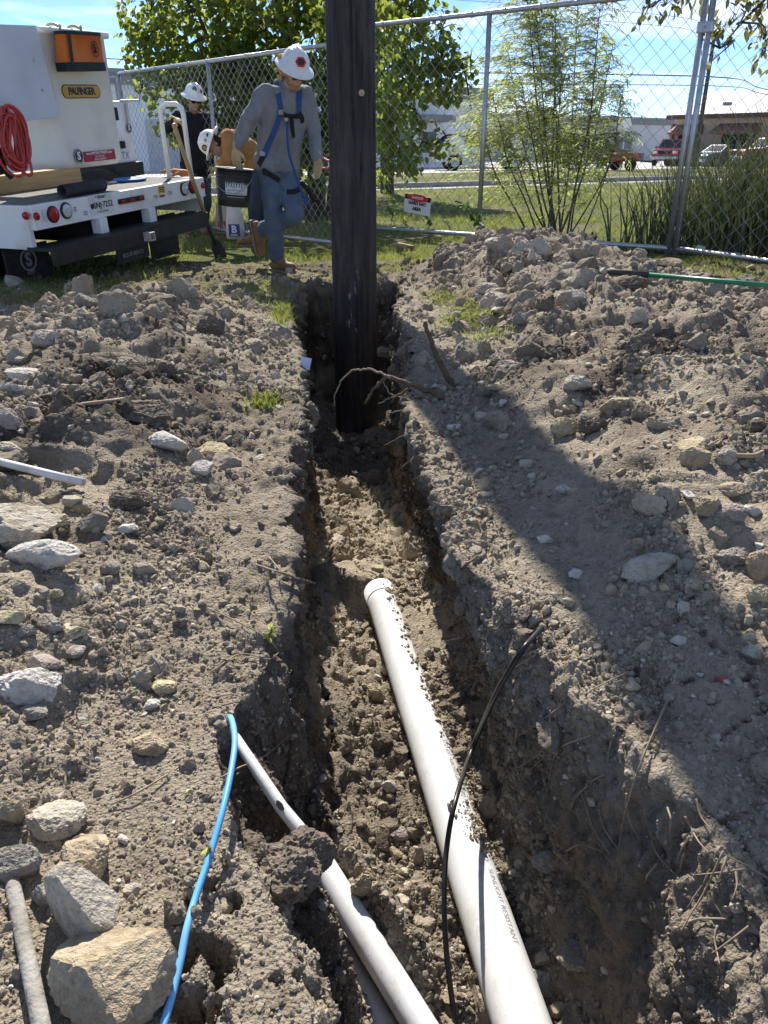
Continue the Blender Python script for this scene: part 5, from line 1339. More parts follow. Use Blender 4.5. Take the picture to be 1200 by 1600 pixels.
SHAPES = {  # (x across, y along, fold height), two quads: left and right half
    'maple': [(0, 0, 0), (-.30, .10, .10), (-.52, .50, .16), (0, 1, 0), (.52, .50, .16), (.30, .10, .10)],
    'oval': [(0, 0, 0), (-.22, .25, .05), (-.24, .65, .05), (0, 1, -.04), (.24, .65, .05), (.22, .25, .05)],
    'lance': [(0, 0, 0), (-.06, .25, .02), (-.055, .6, .0), (0, 1, -.10), (.055, .6, .0), (.06, .25, .02)],
}
def leaf_arrays(C, D, N_, L_, shape):
    D = unit(D); N_ = unit(N_ - D * (N_ * D).sum(1, keepdims=True)); S = np.cross(D, N_)
    pts = SHAPES[shape]; n = len(C)
    V = np.stack([C + (S * x + D * y + N_ * h) * L_[:, None] for x, y, h in pts], 1).reshape(-1, 3)
    b = np.arange(n)[:, None] * 6
    Fc = np.concatenate([b + np.array([[0, 3, 2, 1]]), b + np.array([[0, 5, 4, 3]])], 0)
    return V, Fc
def foliage(name, C, D, N_, L_, shape, m, parent, root, kind="stuff"):
    V, Fc = leaf_arrays(C, D, N_, L_, shape)
    tone = np.repeat(np.clip(RNG.beta(1.2, 2.2, len(C)), 0, 1), 6)
    o = np_obj(name, V - np.array(root.location), Fc, m, parent, smooth=False, attrs={"tone": tone})
    if kind: o["kind"] = kind
    return o
def cluster_leaves(cl, per_m2, lsz, seed):
    """cl: (px, py, radius px, D, density)"""
    rg = np.random.default_rng(seed); C, D, N_, L_ = [], [], [], []
    cents = []
    for (px, py, rp_, Dd, den) in cl:
        c = np.array(upD(px, py, Dd)); r = rp_ * depth(c) / FPX; cents.append((c, r))
        n = int(per_m2 * den * r * r)
        q = unit(rg.normal(size=(n, 3))) * (rg.random((n, 1)) ** .42) * r * np.array([1, .9, 1])
        P_ = c + q
        keep = pnoise(P_ * 1.9 + seed) + .55 * pnoise(P_ * 4.5) > -.16
        P_ = P_[keep]; q = q[keep]; n = len(P_)
        C.append(P_); D.append(unit(q) * .5 + np.array([0, 0, -.75]) + rg.normal(0, .45, (n, 3)))
        N_.append(np.array([0, -.1, 1]) + rg.normal(0, .6, (n, 3))); L_.append(lsz * rg.uniform(.6, 1.25, n))
    return np.concatenate(C), np.concatenate(D), np.concatenate(N_), np.concatenate(L_), cents
def branchy(root, base, stems, m, name="trunk", sub=True):
    """stems: list of (points, r0, r1)"""
    out = []
    for P_, r0, r1 in stems:
        sp = spline([Vector(p) - root.location for p in P_], 6); k = len(sp)
        b = MB(); b.tube(sp, [lerp(r0, r1, (i / (k - 1)) ** .8) for i in range(k)], 9); out.append(b)
    return out
def tree(name, label, base, trunks, clusters, per, lsz, shape, m, seed, limb_r=.035):
    root = empty(name, base); tag(root, label, "tree")
    C, D, N_, L_, cents = cluster_leaves(clusters, per, lsz, seed)
    crown = foliage("crown", C, D, N_, L_, shape, m, root, root)
    tips = []
    for P_, r0, r1 in trunks:
        sp = spline([Vector(p) for p in P_], 8); k = len(sp)
        b = MB(); b.tube([q - root.location for q in sp], [lerp(r0, r1, i / (k - 1)) for i in range(k)], 10); b.build("trunk", BARK, root, True)
        tips += sp[k // 3:]
    rg = random.Random(seed); b = MB()
    for c, r in cents:
        c = Vector(c); near_ = min(tips, key=lambda q: (q - c).length)
        mid = lerp(near_, c, .5) + Vector((rg.uniform(-.2, .2), rg.uniform(-.2, .2), .12))
        b.tube([q - root.location for q in spline([near_, mid, c], 5)], [limb_r, limb_r * .9, limb_r * .8, limb_r * .7, limb_r * .6, limb_r * .55, limb_r * .5, limb_r * .45, limb_r * .4, limb_r * .35, limb_r * .3], 6)
        for _ in range(7):
            e = c + Vector((rg.gauss(0, 1), rg.gauss(0, 1), rg.gauss(0, .8))).normalized() * r * .9
            b.tube([q - root.location for q in spline([c, lerp(c, e, .55) + Vector((0, 0, .06)), e], 3)], [limb_r * .35, limb_r * .3, limb_r * .26, limb_r * .22, limb_r * .18, limb_r * .14, limb_r * .1], 5)
    b.build("limbs", BARK, crown, True)
    return root
B1 = up(492, 345, 0)
cl1 = [(300, 30, 105, 14.6, 1), (395, 55, 110, 14.2, 1.1), (495, 40, 110, 14, 1.1), (255, 95, 62, 14.6, .8), (330, 120, 80, 14.2, 1), (425, 135, 80, 13.8, 1.1), (500, 165, 75, 13.7, 1.1), (228, 60, 45, 14.8, .5), (222, 140, 26, 14.8, .35), (285, 170, 52, 14.4, .6),
       (350, 205, 60, 14, .9), (430, 215, 60, 13.6, 1.1), (490, 245, 50, 13.4, 1.2), (455, 190, 70, 13.6, 1.2), (400, 180, 60, 13.9, 1), (520, 230, 50, 13.6, 1.1), (380, 110, 70, 14, 1), (235, 15, 50, 14.8, .55), (330, -50, 80, 14.4, .8), (450, -60, 90, 14, .8), (545, 120, 70, 14.2, 1), (560, 30, 80, 14.6, 1), (270, 215, 28, 14.4, .35), (205, 95, 22, 14.9, .25), (370, 262, 30, 13.8, .4)]
T = [([B1 + Vector((-.02, 0, -.1)), upD(489, 290, 13.5), upD(478, 210, 13.6), upD(455, 90, 13.9), upD(420, -60, 14.1), upD(400, -220, 14.2)], .085, .03),
     ([B1 + Vector((.10, .05, -.1)), upD(503, 290, 13.5), upD(506, 190, 13.6), upD(520, 60, 14), upD(540, -80, 14.2)], .075, .03),
     ([B1 + Vector((-.14, .1, -.1)), upD(474, 300, 13.6), upD(430, 215, 13.8), upD(350, 110, 14.2), upD(300, 0, 14.5)], .07, .025),
     ([B1 + Vector((.22, .1, -.1)), upD(516, 300, 13.6), upD(530, 200, 13.9), upD(560, 80, 14.4)], .06, .025)]
tree("broadleaf_tree", "leafy multi stemmed tree with big yellow green leaves behind the workers", B1, T, cl1, 1350, .105, 'maple', LEAF_BIG, 21)
B2 = up(605, 302, 0)
cl2 = [(610, 40, 60, 20.5, .8), (640, 10, 60, 20, .7), (600, 120, 60, 21, 1), (640, 120, 50, 19.5, .9), (688, 95, 40, 18.8, .7), (700, 130, 36, 18.6, .6), (735, 105, 26, 18.4, .45), (610, 190, 45, 20.5, .9), (650, 175, 34, 19, .5), (700, 160, 24, 18.6, .3), (615, 245, 30, 20, .8), (655, 235, 30, 19, .55), (690, 222, 22, 18.6, .4), (690, 45, 34, 19, .35),
       (640, 265, 18, 19.4, .4), (550, -50, 100, 21, .8), (640, -50, 60, 20, .6), (600, 275, 20, 20.6, .5), (735, 215, 12, 18.3, .3), (640, 60, 40, 20, .6), (735, 165, 10, 18.4, .25)]
T = [([B2 + Vector((0, 0, -.1)), upD(604, 250, 22.6), upD(600, 170, 22), upD(590, 60, 21.4), upD(575, -60, 21)], .20, .07), ([upD(603, 220, 22.4), upD(630, 160, 21), upD(668, 110, 19.4), upD(720, 95, 18.6)], .07, .02), ([upD(603, 245, 22.5), upD(630, 235, 20.5), upD(680, 225, 18.8)], .05, .015)]
tree("broadleaf_tree", "darker broadleaf tree with a single black trunk beyond the pole", B2, T, cl2, 850, .145, 'maple', LEAF_BIG, 22, .04)
# overhanging tree at the right: trunk outside the picture, one limb reaching in
B3 = Vector((6.9, 10.4, 0))
cl3 = [(1012, 14, 22, 9.0, 1), (1040, 8, 22, 9, 1), (1060, -12, 30, 9, 1), (1000, 40, 8, 9, .9), (1125, 70, 26, 9.2, 1), (1112, 96, 14, 9.2, .8), (1145, 35, 34, 9.2, 1), (1180, 15, 40, 9.3, 1.1), (1195, 60, 22, 9.3, 1), (1190, 90, 14, 9.3, .8), (1092, 92, 8, 9.1, .7), (1250, 40, 80, 9.6, 1), (1150, -60, 90, 9.3, 1), (1300, -60, 120, 10, 1)]
T = [([B3 + Vector((0, 0, -.1)), B3 + Vector((-.1, 0, 1.2)), B3 + Vector((-.5, -.2, 2.4)), B3 + Vector((-.9, -.4, 3.4))], .13, .06), ([B3 + Vector((-.45, -.2, 2.3)), upD(1280, -60, 9.7), upD(1185, 10, 9.3), upD(1125, 75, 9.2)], .03, .006), ([B3 + Vector((-.6, -.2, 2.7)), upD(1200, -110, 9.5), upD(1080, -40, 9.1), upD(1020, 10, 9)], .035, .006)]
tree("overhanging_tree", "tree with small oval olive leaves hanging in over the fence post", B3, T, cl3, 640, .105, 'oval', LEAF_OVAL, 23, .012)

# willow shrub behind the fence
wb = up(868, 372, 0); will = empty("willow_shrub", wb); tag(will, "wispy bright green willow shrub growing behind the fence", "shrub")
rg = random.Random(5); LC, LD, LN, LL = [], [], [], []; bst = []; tw = MB()
tops = [(792, 70), (835, -10), (862, 25), (905, -35), (938, 5), (958, 70), (975, 130), (770, 150), (815, 130), (880, 90), (925, 150), (968, 210), (790, 200), (850, 170), (900, 200), (750, 190), (870, -60), (820, -40)]
for i, (tx, ty) in enumerate(tops):
    bx = 868 + (tx - 868) * .22 + rg.uniform(-16, 16); Dd = wb.y + rg.uniform(-.35, .5)
    p0 = up(bx, 372 + rg.uniform(-4, 2), 0); p0.y = Dd; p0.x = (bx - 600) / FPX * depth((0, Dd, 0)); p0.z = -.02
    p3 = upD(tx, ty, Dd + rg.uniform(-.3, .4)); pm = lerp(p0, p3, .5) + Vector(((tx - 868) * .0012, 0, .10))
    sp = spline([p0, lerp(p0, pm, .5) + Vector((rg.uniform(-.04, .04), 0, 0)), pm, lerp(pm, p3, .55), p3], 7); k = len(sp)
    r0 = rg.uniform(.009, .018); b = MB(); b.tube([q - wb for q in sp], [lerp(r0, .004, j / (k - 1)) for j in range(k)], 7); b.build("stem", BARKD, will, True)
    for j in range(int(k * .34), k):
        for _ in range((7 if ty < 100 else 5) if j > k * .62 else 2):
            a = sp[j]; ln_ = rg.uniform(.22, .70) * (1.0 - .35 * j / k)
            d0 = Vector((rg.gauss(-.25, .8), rg.gauss(0, .7), rg.uniform(.1, .7))).normalized()
            tp = [a + d0 * (ln_ * t) + Vector((-.10 * t * t, 0, -.22 * t * t * ln_ * 2)) for t in (0, .25, .5, .75, 1.0)]
            tw.tube([q - wb for q in tp], [.003, .0024, .0019, .0014, .001], 4, cap=False)
            nl = int(ln_ * 42)
            for q in range(nl):
                t = (q + .5) / nl * 4; s_ = min(3, int(t)); c_ = lerp(tp[s_], tp[s_ + 1], t - s_)
                dd = (tp[s_ + 1] - tp[s_]).normalized()
                LC.append(c_[:]); LD.append((dd + Vector((rg.gauss(-.1, .6), rg.gauss(0, .6), rg.gauss(-.25, .4)))).normalized()[:]); LN.append((rg.gauss(0, .6), rg.gauss(0, .6), 1)); LL.append(rg.uniform(.05, .105))
tw.build("twigs", BARKD, will)["kind"] = "stuff"
foliage("leaves", np.array(LC), np.array(LD), np.array(LN), np.array(LL), 'lance', LEAF_WIL, will, will)

# blades: reeds, grass, weeds
def blades(name, base, h, w, lean, m, segs=3, curve=.35, tone=None, seed=3):
    rg = np.random.default_rng(seed); n = len(base); az = rg.uniform(0, 6.283, n)
    side = np.stack([np.cos(az), np.sin(az), 0 * az], 1); ld2 = rg.uniform(0, 6.283, n); ldv = np.stack([np.cos(ld2), np.sin(ld2), 0 * az], 1)
    if isinstance(lean, tuple): ldv = unit(ldv * lean[1] + np.array(lean[2])); lean = lean[0]
    V = []
    for k in range(segs + 1):
        t = k / segs; c = base + np.array([0, 0, 1.0]) * (h * t * (1 - .15 * t))[:, None] + ldv * (h * (lean * t + curve * t * t * rg.uniform(.3, 1.2, n)))[:, None]
        ww = (w * (1 - t ** 1.6) + .0006)[:, None]; V += [c - side * ww / 2, c + side * ww / 2]
    V = np.stack(V, 1); m_ = 2 * (segs + 1); b = np.arange(n)[:, None] * m_
    Fc = np.concatenate([b + np.array([[2 * k, 2 * k + 1, 2 * k + 3, 2 * k + 2]]) for k in range(segs)], 0)
    tn = np.repeat(np.clip(rg.beta(1.3, 2.0, n) if tone is None else tone, 0, 1), m_)
    return V.reshape(-1, 3), Fc, tn
rg = np.random.default_rng(9)
# tall reeds behind the right-hand fence
n = 5200; s = rg.uniform(-.9, 6.5, n); d = rg.uniform(.25, 2.6, n) ** 1.0
bs = np.array(rp)[None] + np.array(pd_)[None] * s[:, None] + np.array([-pd_.y, pd_.x, 0])[None] * d[:, None]; bs[:, 2] = 0
keep = (s > -.3) | (rg.random(n) < .30); bs = bs[keep]; s = s[keep]
hh = rg.uniform(1.0, 2.3, len(bs)) * np.clip(.66 + .26 * s, .55, 1.12)
V, Fc, tn = blades("reed_bed", bs, hh, rg.uniform(.012, .030, len(bs)), .14, REED, 4, .30)
o = np_obj("reed_bed", V, Fc, REED, attrs={"tone": tn}); tag(o, "dense bed of dark green reeds behind the right fence panel", "reeds", kind="stuff")
# turf blades around the truck, workers and fence
def in_hole(b): return (b[:, 0] > -.85) & (b[:, 0] < .3) & (b[:, 1] < 6.95)
def grass_patch(n, x0, x1, y0, y1, hmin, hmax, w, label, name, seed, dens=-.05):
    rg = np.random.default_rng(seed); b = np.stack([rg.uniform(x0, x1, n), y0 + (y1 - y0) * rg.random(n) ** 1.25, np.zeros(n)], 1)
    u = b[:, 0] / (b[:, 1] * _c + CAMH * _s); m = (np.abs(u) < .62) & (pnoise(b * .9 + seed) + .6 * pnoise(b * 3.3) > dens)
    b = b[m & ~in_hole(b)]; zs = []; ok = []
    for p in b:
        if PX0 < p[0] < PX1 and p[1] < PY1:
            loc, nr, i, dd = TB.ray_cast(Vector((p[0], p[1], 2)), Vector((0, 0, -1)), 5); z = loc.z if loc is not None else 0
            z = max(z, 0) if (p[1] > HY1 or abs(p[0]) > 4.1) else z
            ok.append(-.03 < z < .085); zs.append(z)
        else: ok.append(True); zs.append(0)
    b[:, 2] = np.array(zs) - .004; b = b[np.array(ok)]
    bare = (np.abs(b[:, 0] + .6) < 1.3) & (b[:, 1] < 8.3) & (rg.random(len(b)) < .72)
    b = b[~bare]
    V, Fc, tn = blades(name, b, rg.uniform(hmin, hmax, len(b)), np.full(len(b), w), .3, GRASS, 2, .5, seed=seed)
    o = np_obj(name, V, Fc, GRASS, attrs={"tone": tn}); return tag(o, label, "grass", kind="stuff")
grass_patch(52000, -5.5, 4.5, 5.6, 14, .03, .095, .007, "short mixed grass under the truck and along the fence", "grass", 31)
grass_patch(30000, -9, 14, 13, 26, .05, .13, .014, "rough grass between the fence and the kerb", "grass", 32)
def px_grass(n, cx, cy, sx, sy, h, label, seed, m=GRASS):
    rg = np.random.default_rng(seed); b = []
    for _ in range(n):
        p, nr = hit(cx + rg.normal() * sx, cy + rg.normal() * sy)
        if nr.z > .3: b.append(p[:])
    b = np.array(b); V, Fc, tn = blades("grass_tuft", b, rg.uniform(h * .4, h, len(b)), np.full(len(b), .004), .35, m, 2, .5, seed=seed)
    o = np_obj("grass_tuft", V, Fc, m, attrs={"tone": tn}); return tag(o, label, "grass", kind="stuff")
px_grass(1500, 745, 500, 26, 15, .05, "sparse green grass patch surviving on the right bank", 41)
px_grass(500, 690, 465, 20, 8, .04, "dry grass fringe above the right lip by the pole", 42)
px_grass(500, 445, 492, 10, 9, .07, "tuft of grass on the left lip near the pole", 43)
px_grass(350, 412, 628, 14, 7, .04, "dry grass tuft on the left lip", 44)
px_grass(700, 425, 455, 22, 14, .06, "dry straw grass hanging over the end of the hole", 45)
def sprig(name, base, pts, lsz, n, label, m=LEAF_DARK, shape='oval', cat="plant", seed=1):
    root = empty(name, base); tag(root, label, cat); sp = spline(pts, 6); k = len(sp); rg = np.random.default_rng(seed)
    b = MB(); b.tube([q - root.location for q in sp], [lerp(.006, .002, i / (k - 1)) for i in range(k)], 5); b.build("stem", BARKD, root)
    t = rg.uniform(.25, 1, n) * (k - 1.01); C = np.array([lerp(sp[int(a)], sp[int(a) + 1], a - int(a))[:] for a in t])
    D = rg.normal(0, .8, (n, 3)) + np.array([0, -.2, .1]); foliage("leaves", C, D, rg.normal(0, .5, (n, 3)) + np.array([0, -.3, 1]), rg.uniform(.7, 1.2, n) * lsz, shape, m, root, root)
sprig("weed_plant", up(757, 378, .0), [up(757, 378, 0), upD(752, 355, 9.3), upD(738, 338, 9.25), upD(716, 312, 9.2)], .10, 34, "dark leafy weed bending left in front of the fence", seed=2)
for i, (px, py, h, lb) in enumerate([(610, 352, 30, "small leafy weed at the fence by the pole"), (632, 362, 22, "low weed under the hard hat sign"), (668, 360, 26, "thin weed right of the hard hat sign"), (700, 366, 20, "weed at the fence rail near the right heap"), (925, 392, 26, "pale bluish weed under the willow"), (575, 350, 26, "weed just behind the pole")]):
    bs_ = up(px, py, 0); sprig("weed_plant", bs_, [bs_, upD(px + 3, py - h * .5, bs_.y), upD(px - 4, py - h, bs_.y + .05)], .07, 26, lb, seed=50 + i, shape='lance' if i % 2 else 'oval')
p_, _n = hit(322, 1385); sprig("seedling", p_, [p_, p_ + Vector((0, 0, .03)), p_ + Vector((.005, .03, .055))], .016, 12, "tiny green seedling beside the blue tubing", LEAF_WIL, seed=61)
p_, _n = hit(415, 1000); sprig("seedling", p_, [p_, p_ + Vector((.01, -.01, .02)), p_ + Vector((.02, -.02, .04))], .02, 14, "small pale green plant on the left trench lip", LEAF_WIL, seed=62)

# ================================================================== BUCKET TRUCK (rear end)
def _corner(px, py, z):
    v = (py - 800) / FPX; return Vector(((px - 600) / FPX * z, z * (_c - v * _s), CAMH - z * (_s + v * _c)))
TA, TBk = _corner(48, 322, 6.0), _corner(318, 277, 8.0)
ex = (TBk - TA).normalized(); TW = (TBk - TA).length
ey = Vector((0, 0, 1)).cross(ex).normalized(); ez = ex.cross(ey).normalized()
TM = Matrix(((ex.x, ey.x, ez.x, TA.x), (ex.y, ey.y, ez.y, TA.y), (ex.z, ey.z, ez.z, TA.z), (0, 0, 0, 1))); TMI = TM.inverted()
def tl(px, py, axis, val):
    """truck-frame point seen at a pixel on the plane axis = val"""
    n = (ex, ey, ez)['xyz'.index(axis)]; p0 = TA + n * val
    return TMI @ plane_hit(px, py, p0, n)
truck = bpy.data.objects.new("bucket_truck", None); truck.empty_display_size = .1; COL.objects.link(truck); truck.matrix_world = TM
tag(truck, "white bucket truck backed up to the dig, its flat deck and tail lights showing", "truck")
TWH = mat("truck_white", (.80, .81, .82), .38, (.56, .54, .50), 4, lo=.52, hi=.85, coat=.3, detail=9); TBL = mat("truck_black_steel", (.018, .018, .019), .6, (.035, .033, .03), 9)
DECK = mat("deck_grit", (.17, .165, .155), .9, (.10, .097, .09), 14, bump=.5, bscale=120); TLR = mat("lens_red", (.42, .012, .02), .25, (.30, .01, .015), 60); TLC = mat("lens_clear", (.62, .63, .62), .25, (.45, .46, .46), 50)
RUB = mat("rubber_black", (.022, .022, .023), .75, (.04, .038, .036), 10); TIMB = mat("timber_yellow", (.44, .32, .17), .8, (.34, .24, .12), 6, stretch=(.4, 6, 6)); FIBRE = mat("fibreglass_white", (.82, .815, .78), .42, (.66, .64, .58), 3, lo=.5, hi=.85, detail=9)
Zr = Vector((0, -1, 0)); Xr = Vector((1, 0, 0))
H_ = .185
b = MB(); b.rbox((TW / 2, .03, -H_ / 2), (TW, .06, H_), .006); rear = b.build("rear_panel", TWH, truck)
b = MB(); b.box((TW / 2, 1.55, -.012), (TW - .01, 2.98, .02)); b.build("deck", DECK, truck)
b = MB(); b.box((TW / 2, 1.55, -.10), (TW - .1, 2.9, .14)); b.box((.85, 1.6, -.30), (.09, 3.1, .2)); b.box((1.6, 1.6, -.30), (.09, 3.1, .2)); b.build("chassis", TBL, truck)
for k, x in enumerate((0.0, TW)):
    b = MB(); b.rbox((x, 1.35, -.165), (.05, 2.6, .33), .006); sd_ = b.build("side_skirt", TWH, truck)
    if k == 0:
        d = MB(); d.rbox((x - .03, .75, -.19), (.012, .7, .22), .004); d.build("locker_door", TWH, sd_); d = MB(); d.tube([(x - .045, .42, -.25), (x - .045, .42, -.12)], .007, 6); d.build("hinge", GALV, sd_)
def lamp(px, py, r, m, name="tail_light", y=-.004, ring=True, axis='y'):
    p = tl(px, py, axis, 0.0 if axis == 'y' else -.026); nrm = Zr if axis == 'y' else Vector((-1, 0, 0))
    b = MB(); b.disc(p + nrm * .002, nrm, r * (1.25 if ring else 1.0), 22, 0, .014); o = b.build("lamp_ring" if ring else name, RUB if ring else m, rear, True)
    if ring:
        b = MB(); b.disc(p + nrm * .012, nrm, r, 22, 0, .012)
        b.build(name, m, o, True)
lamp(56, 338, .030, TLR, "marker_light", ring=False); lamp(82, 335, .052, TLR); lamp(102.5, 329, .052, TLC, "reversing_light")
lamp(287, 295, .052, TLC, "reversing_light"); lamp(300, 292, .052, TLR); lamp(316, 290, .028, TLR, "marker_light", ring=False)
lamp(41, 337, .030, TLR, "side_marker", ring=False, axis='x')
p = tl(68, 337, 'y', 0); b = MB(); b.rbox(p + Zr * .008, (.028, .018, .10), .008); b.build("marker_light", TLC, rear)
def plate_box(px, py, w, h, m, name, off=.004, th=.004, par=None):
    p = tl(px, py, 'y', 0); b = MB(); b.rbox(p + Zr * off, (w, th, h), .001); return p, b.build(name, m, par or rear)
def rtext(body, size, px, py, m, off=.008, par=None, dx=0, dz=0, y0=0.0, name="lettering", **kw):
    p = tl(px, py, 'y', y0); return text(body, size, frame(p + Zr * off + Vector((dx, 0, dz)), Xr, Zr), m, par or rear, name, **kw)
pw = mat("plate_white", (.74, .74, .74), .4)
plp, plate = plate_box(158, 318, .31, .155, pw, "licence_plate")
rtext("* TEXAS *", .032, 158, 318, BLK, .0075, plate, 0, .054, bold=.0012, name="state_name"); rtext("SNJ\u00b77252", .066, 158, 318, BLK, .0075, plate, .018, -.010, bold=.0012, name="plate_number", spacing=1.0)
rtext("The Lone Star State", .018, 158, 318, BLK, .0075, plate, 0, -.06, name="plate_motto")
b = MB(); b.disc(plp + Zr * .0065 + Vector((-.125, 0, -.01)), Zr, .022, 14, 0, .002); b.build("plate_emblem", BLK, plate)
p, bar = plate_box(204, 312, .36, .042, BLK, "light_bar", .010, .018)
for dx in (-.13, 0, .13):
    b = MB(); b.rbox(p + Vector((dx, 0, 0)) + Zr * .022, (.065, .012, .024), .004); b.build("lamp", TLR, bar)
YEL = mat("sticker_yellow", (.70, .45, .02), .5)
for (px, py, w, h, m, nm) in ((252, 296, .10, .065, YEL, "warning_sticker"), (243, 307, .075, .04, WHITE, "decal"), (253, 306, .085, .02, RED, "decal"), (265, 301, .08, .05, WHITE, "decal"), (133, 333, .06, .045, WHITE, "decal"), (117, 327, .035, .055, WHITE, "decal")):
    p, o = plate_box(px, py, w, h, m, nm, .003, .002)
    for q in range(3):
        b = MB(); b.box(p + Zr * .0048 + Vector((0, 0, h * (.25 - .25 * q))), (w * .8, .001, h * .1)); b.build("fine_print", BLK, o)
# step bumper with brackets, hitch, plate
bl, br = tl(84, 393, 'y', -.12), tl(317, 347, 'y', -.12)
zb_ = (bl.z + br.z) / 2
b = MB(); b.prism([(bl.x - .05, -.16, zb_ + .06), (bl.x - .05, .10, zb_ + .06), (bl.x - .05, .10, zb_ + .035), (bl.x - .05, -.13, zb_ + .035), (bl.x - .05, -.13, zb_ - .075), (bl.x - .05, -.16, zb_ - .075)], (br.x - bl.x + .1, 0, 0)); bump_ = b.build("step_bumper", TBL, truck)
for px, py in ((162, 352), (238, 334)):
    p = tl(px, py, 'y', -.02); b = MB(); b.rbox((p.x, .02, (-H_ + zb_ + .06) / 2), (.10, .10, -H_ - zb_ - .06 + .004), .006); b.build("bumper_post", TWH, bump_)
p = tl(228, 366, 'y', -.16); b = MB(); 
for dx, dz, w, h in ((-.032, 0, .012, .075), (.032, 0, .012, .075), (0, .032, .055, .012), (0, -.032, .055, .012)): b.box((p.x + dx, -.19, zb_ - .02 + dz), (w, .09, h))
b.build("hitch_receiver", mat("hitch_bare", (.45, .44, .42), .5, (.3, .25, .2), 30), bump_)
p = tl(205, 378, 'y', -.1); b = MB(); b.box((p.x, -.1, zb_ - .145), (.46, .008, .13)); fl_ = b.build("hanging_plate", RUB, bump_)
GREYT = mat("print_grey", (.33, .33, .33), .7)
text("833-SF-RENTS", .05, frame(Vector((p.x, -.106, zb_ - .15)), Xr, Zr), GREYT, fl_, "phone_number")
# mud flaps and wheels
for x0 in (.02, TW - .50):
    b = MB(); b.box((x0 + .24, .42, -.56), (.50, .012, .42)); mf = b.build("mud_flap", RUB, truck)
    if x0 < .1:
        c_ = Vector((x0 + .24, .412, -.47)); b = MB(); 
        b.lathe([(.075, 0), (.075, .002), (.092, .002), (.092, 0)], 24, mat=frame(c_, Xr, Zr)); b.build("logo_ring", GREYT, mf)
        text("S", .15, frame(c_ + Vector((0, -.002, 0)), Xr, Zr), GREYT, mf, "logo_letter", bold=.006)
        for s_, sz_, dz in (("FLEET", .035, -.105), ("Sales & Rentals", .036, -.155), ("www.specialtyfleet.com", .022, -.195), ("833-SF-RENTS", .052, -.245)): text(s_, sz_, frame(c_ + Vector((0, -.002, dz)), Xr, Zr), GREYT, mf, "print_line", bold=.0008)
    for dx in (.12, .36):
        wm = Matrix.Translation((x0 + dx, 1.05, -.30)) @ Matrix.Rotation(R(90), 4, 'Y')
        b = MB(); b.lathe([(.22, -.10), (.37, -.105), (.40, -.07), (.40, .07), (.37, .105), (.22, .10)], 28, mat=wm); w = b.build("wheel", TYRE, truck, True)
        b = MB(); b.lathe([(.02, -.03), (.20, -.05), (.225, .0), (.20, .05), (.02, .03)], 18, mat=wm); b.build("rim", RIM, w)
b = MB(); b.tube([(.3, 1.05, -.30), (TW - .3, 1.05, -.30)], .07, 10); b.build("axle", TBL, truck, True)
# cab far forward (beyond the picture)
b = MB(); b.rbox((TW / 2, 4.6, .35), (2.1, 2.2, 1.5), .12); cab = b.build("cab", TWH, truck); b = MB(); b.rbox((TW / 2, 3.49, .75), (1.6, .03, .5), .01); b.build("rear_window", GLASS, cab)
for x in (.3, TW - .3):
    wm = Matrix.Translation((x, 5.3, -.30)) @ Matrix.Rotation(R(90), 4, 'Y'); b = MB(); b.lathe([(.22, -.12), (.39, -.11), (.40, 0), (.39, .11), (.22, .12)], 24, mat=wm); b.build("wheel", TYRE, truck, True)
# timber across the deck, grab rail
b = MB(); b.rbox((.75, 1.0, .075), (1.9, .14, .15), .006); b.build("timber_bearer", TIMB, truck)
g1 = tl(265, 279, 'z', 0.0); gtop = (tl(255, 163, 'y', g1.y)).z
g2 = Vector((g1.x + .02, g1.y - .26, 0)); 
if g2.y < .04: g2.y = .04
b = MB(); rr_ = .05
b.tube([g1, Vector((g1.x, g1.y, gtop - .09)), Vector((g1.x, g1.y - .02, gtop - .03)), Vector((g1.x, g1.y - .07, gtop)), Vector((g2.x, g2.y + .07, gtop)), Vector((g2.x, g2.y + .02, gtop - .03)), Vector((g2.x, g2.y, gtop - .09)), g2], .024, 12); b.build("grab_rail", TWH, truck, True)
# bucket: rounded fibreglass tub with a lip
bc = TMI @ upD(104, 266, 7.05); bz0 = bc.z; bz1 = (TMI @ upD(104, 41, 7.05)).z
bW, bD = .78, .60; b = MB()
def rrect(w, d, r, n=6):
    out = []
    for cx, cy, a0 in ((w - r, r, -90), (w - r, d - r, 0), (r, d - r, 90), (r, r, 180)):
        for k in range(n + 1):
            a = R(a0 + 90 * k / n); out.append((cx + r * math.cos(a), cy + r * math.sin(a)))
    return out
def loft(mb, rings):
    n = len(rings[0]); k0_ = len(mb.v); 
    for rg_ in rings: mb.v += [tuple(q) for q in rg_]
    for i in range(len(rings) - 1):
        for j in range(n):
            q = (j + 1) % n; mb.f.append((k0_ + i * n + j, k0_ + i * n + q, k0_ + (i + 1) * n + q, k0_ + (i + 1) * n + j)); mb.m.append(0)
def ring_at(z, gx, r=.07): return [(bc.x + x * (bW + 2 * gx) / bW - gx, bc.y + y * (bD + 2 * gx) / bD - gx, z) for x, y in rrect(bW, bD, r)]
rings = [ring_at(bz0 + .0, -.05), ring_at(bz0 + .012, -.025), ring_at(bz0 + .05, -.006), ring_at(bz0 + .08, 0), ring_at(bz1 - .05, .012), ring_at(bz1 - .045, .045), ring_at(bz1 - .01, .05), ring_at(bz1, .042), ring_at(bz1, -.012), ring_at(bz1 - .5, -.02)]
loft(b, rings); n_ = len(rings[0]); b.f.append(tuple(range(n_))[::-1]); b.m.append(0); b.f.append(tuple(range((len(rings) - 1) * n_, len(rings) * n_))); b.m.append(0)
tub = b.build("lift_bucket", FIBRE, truck, True)
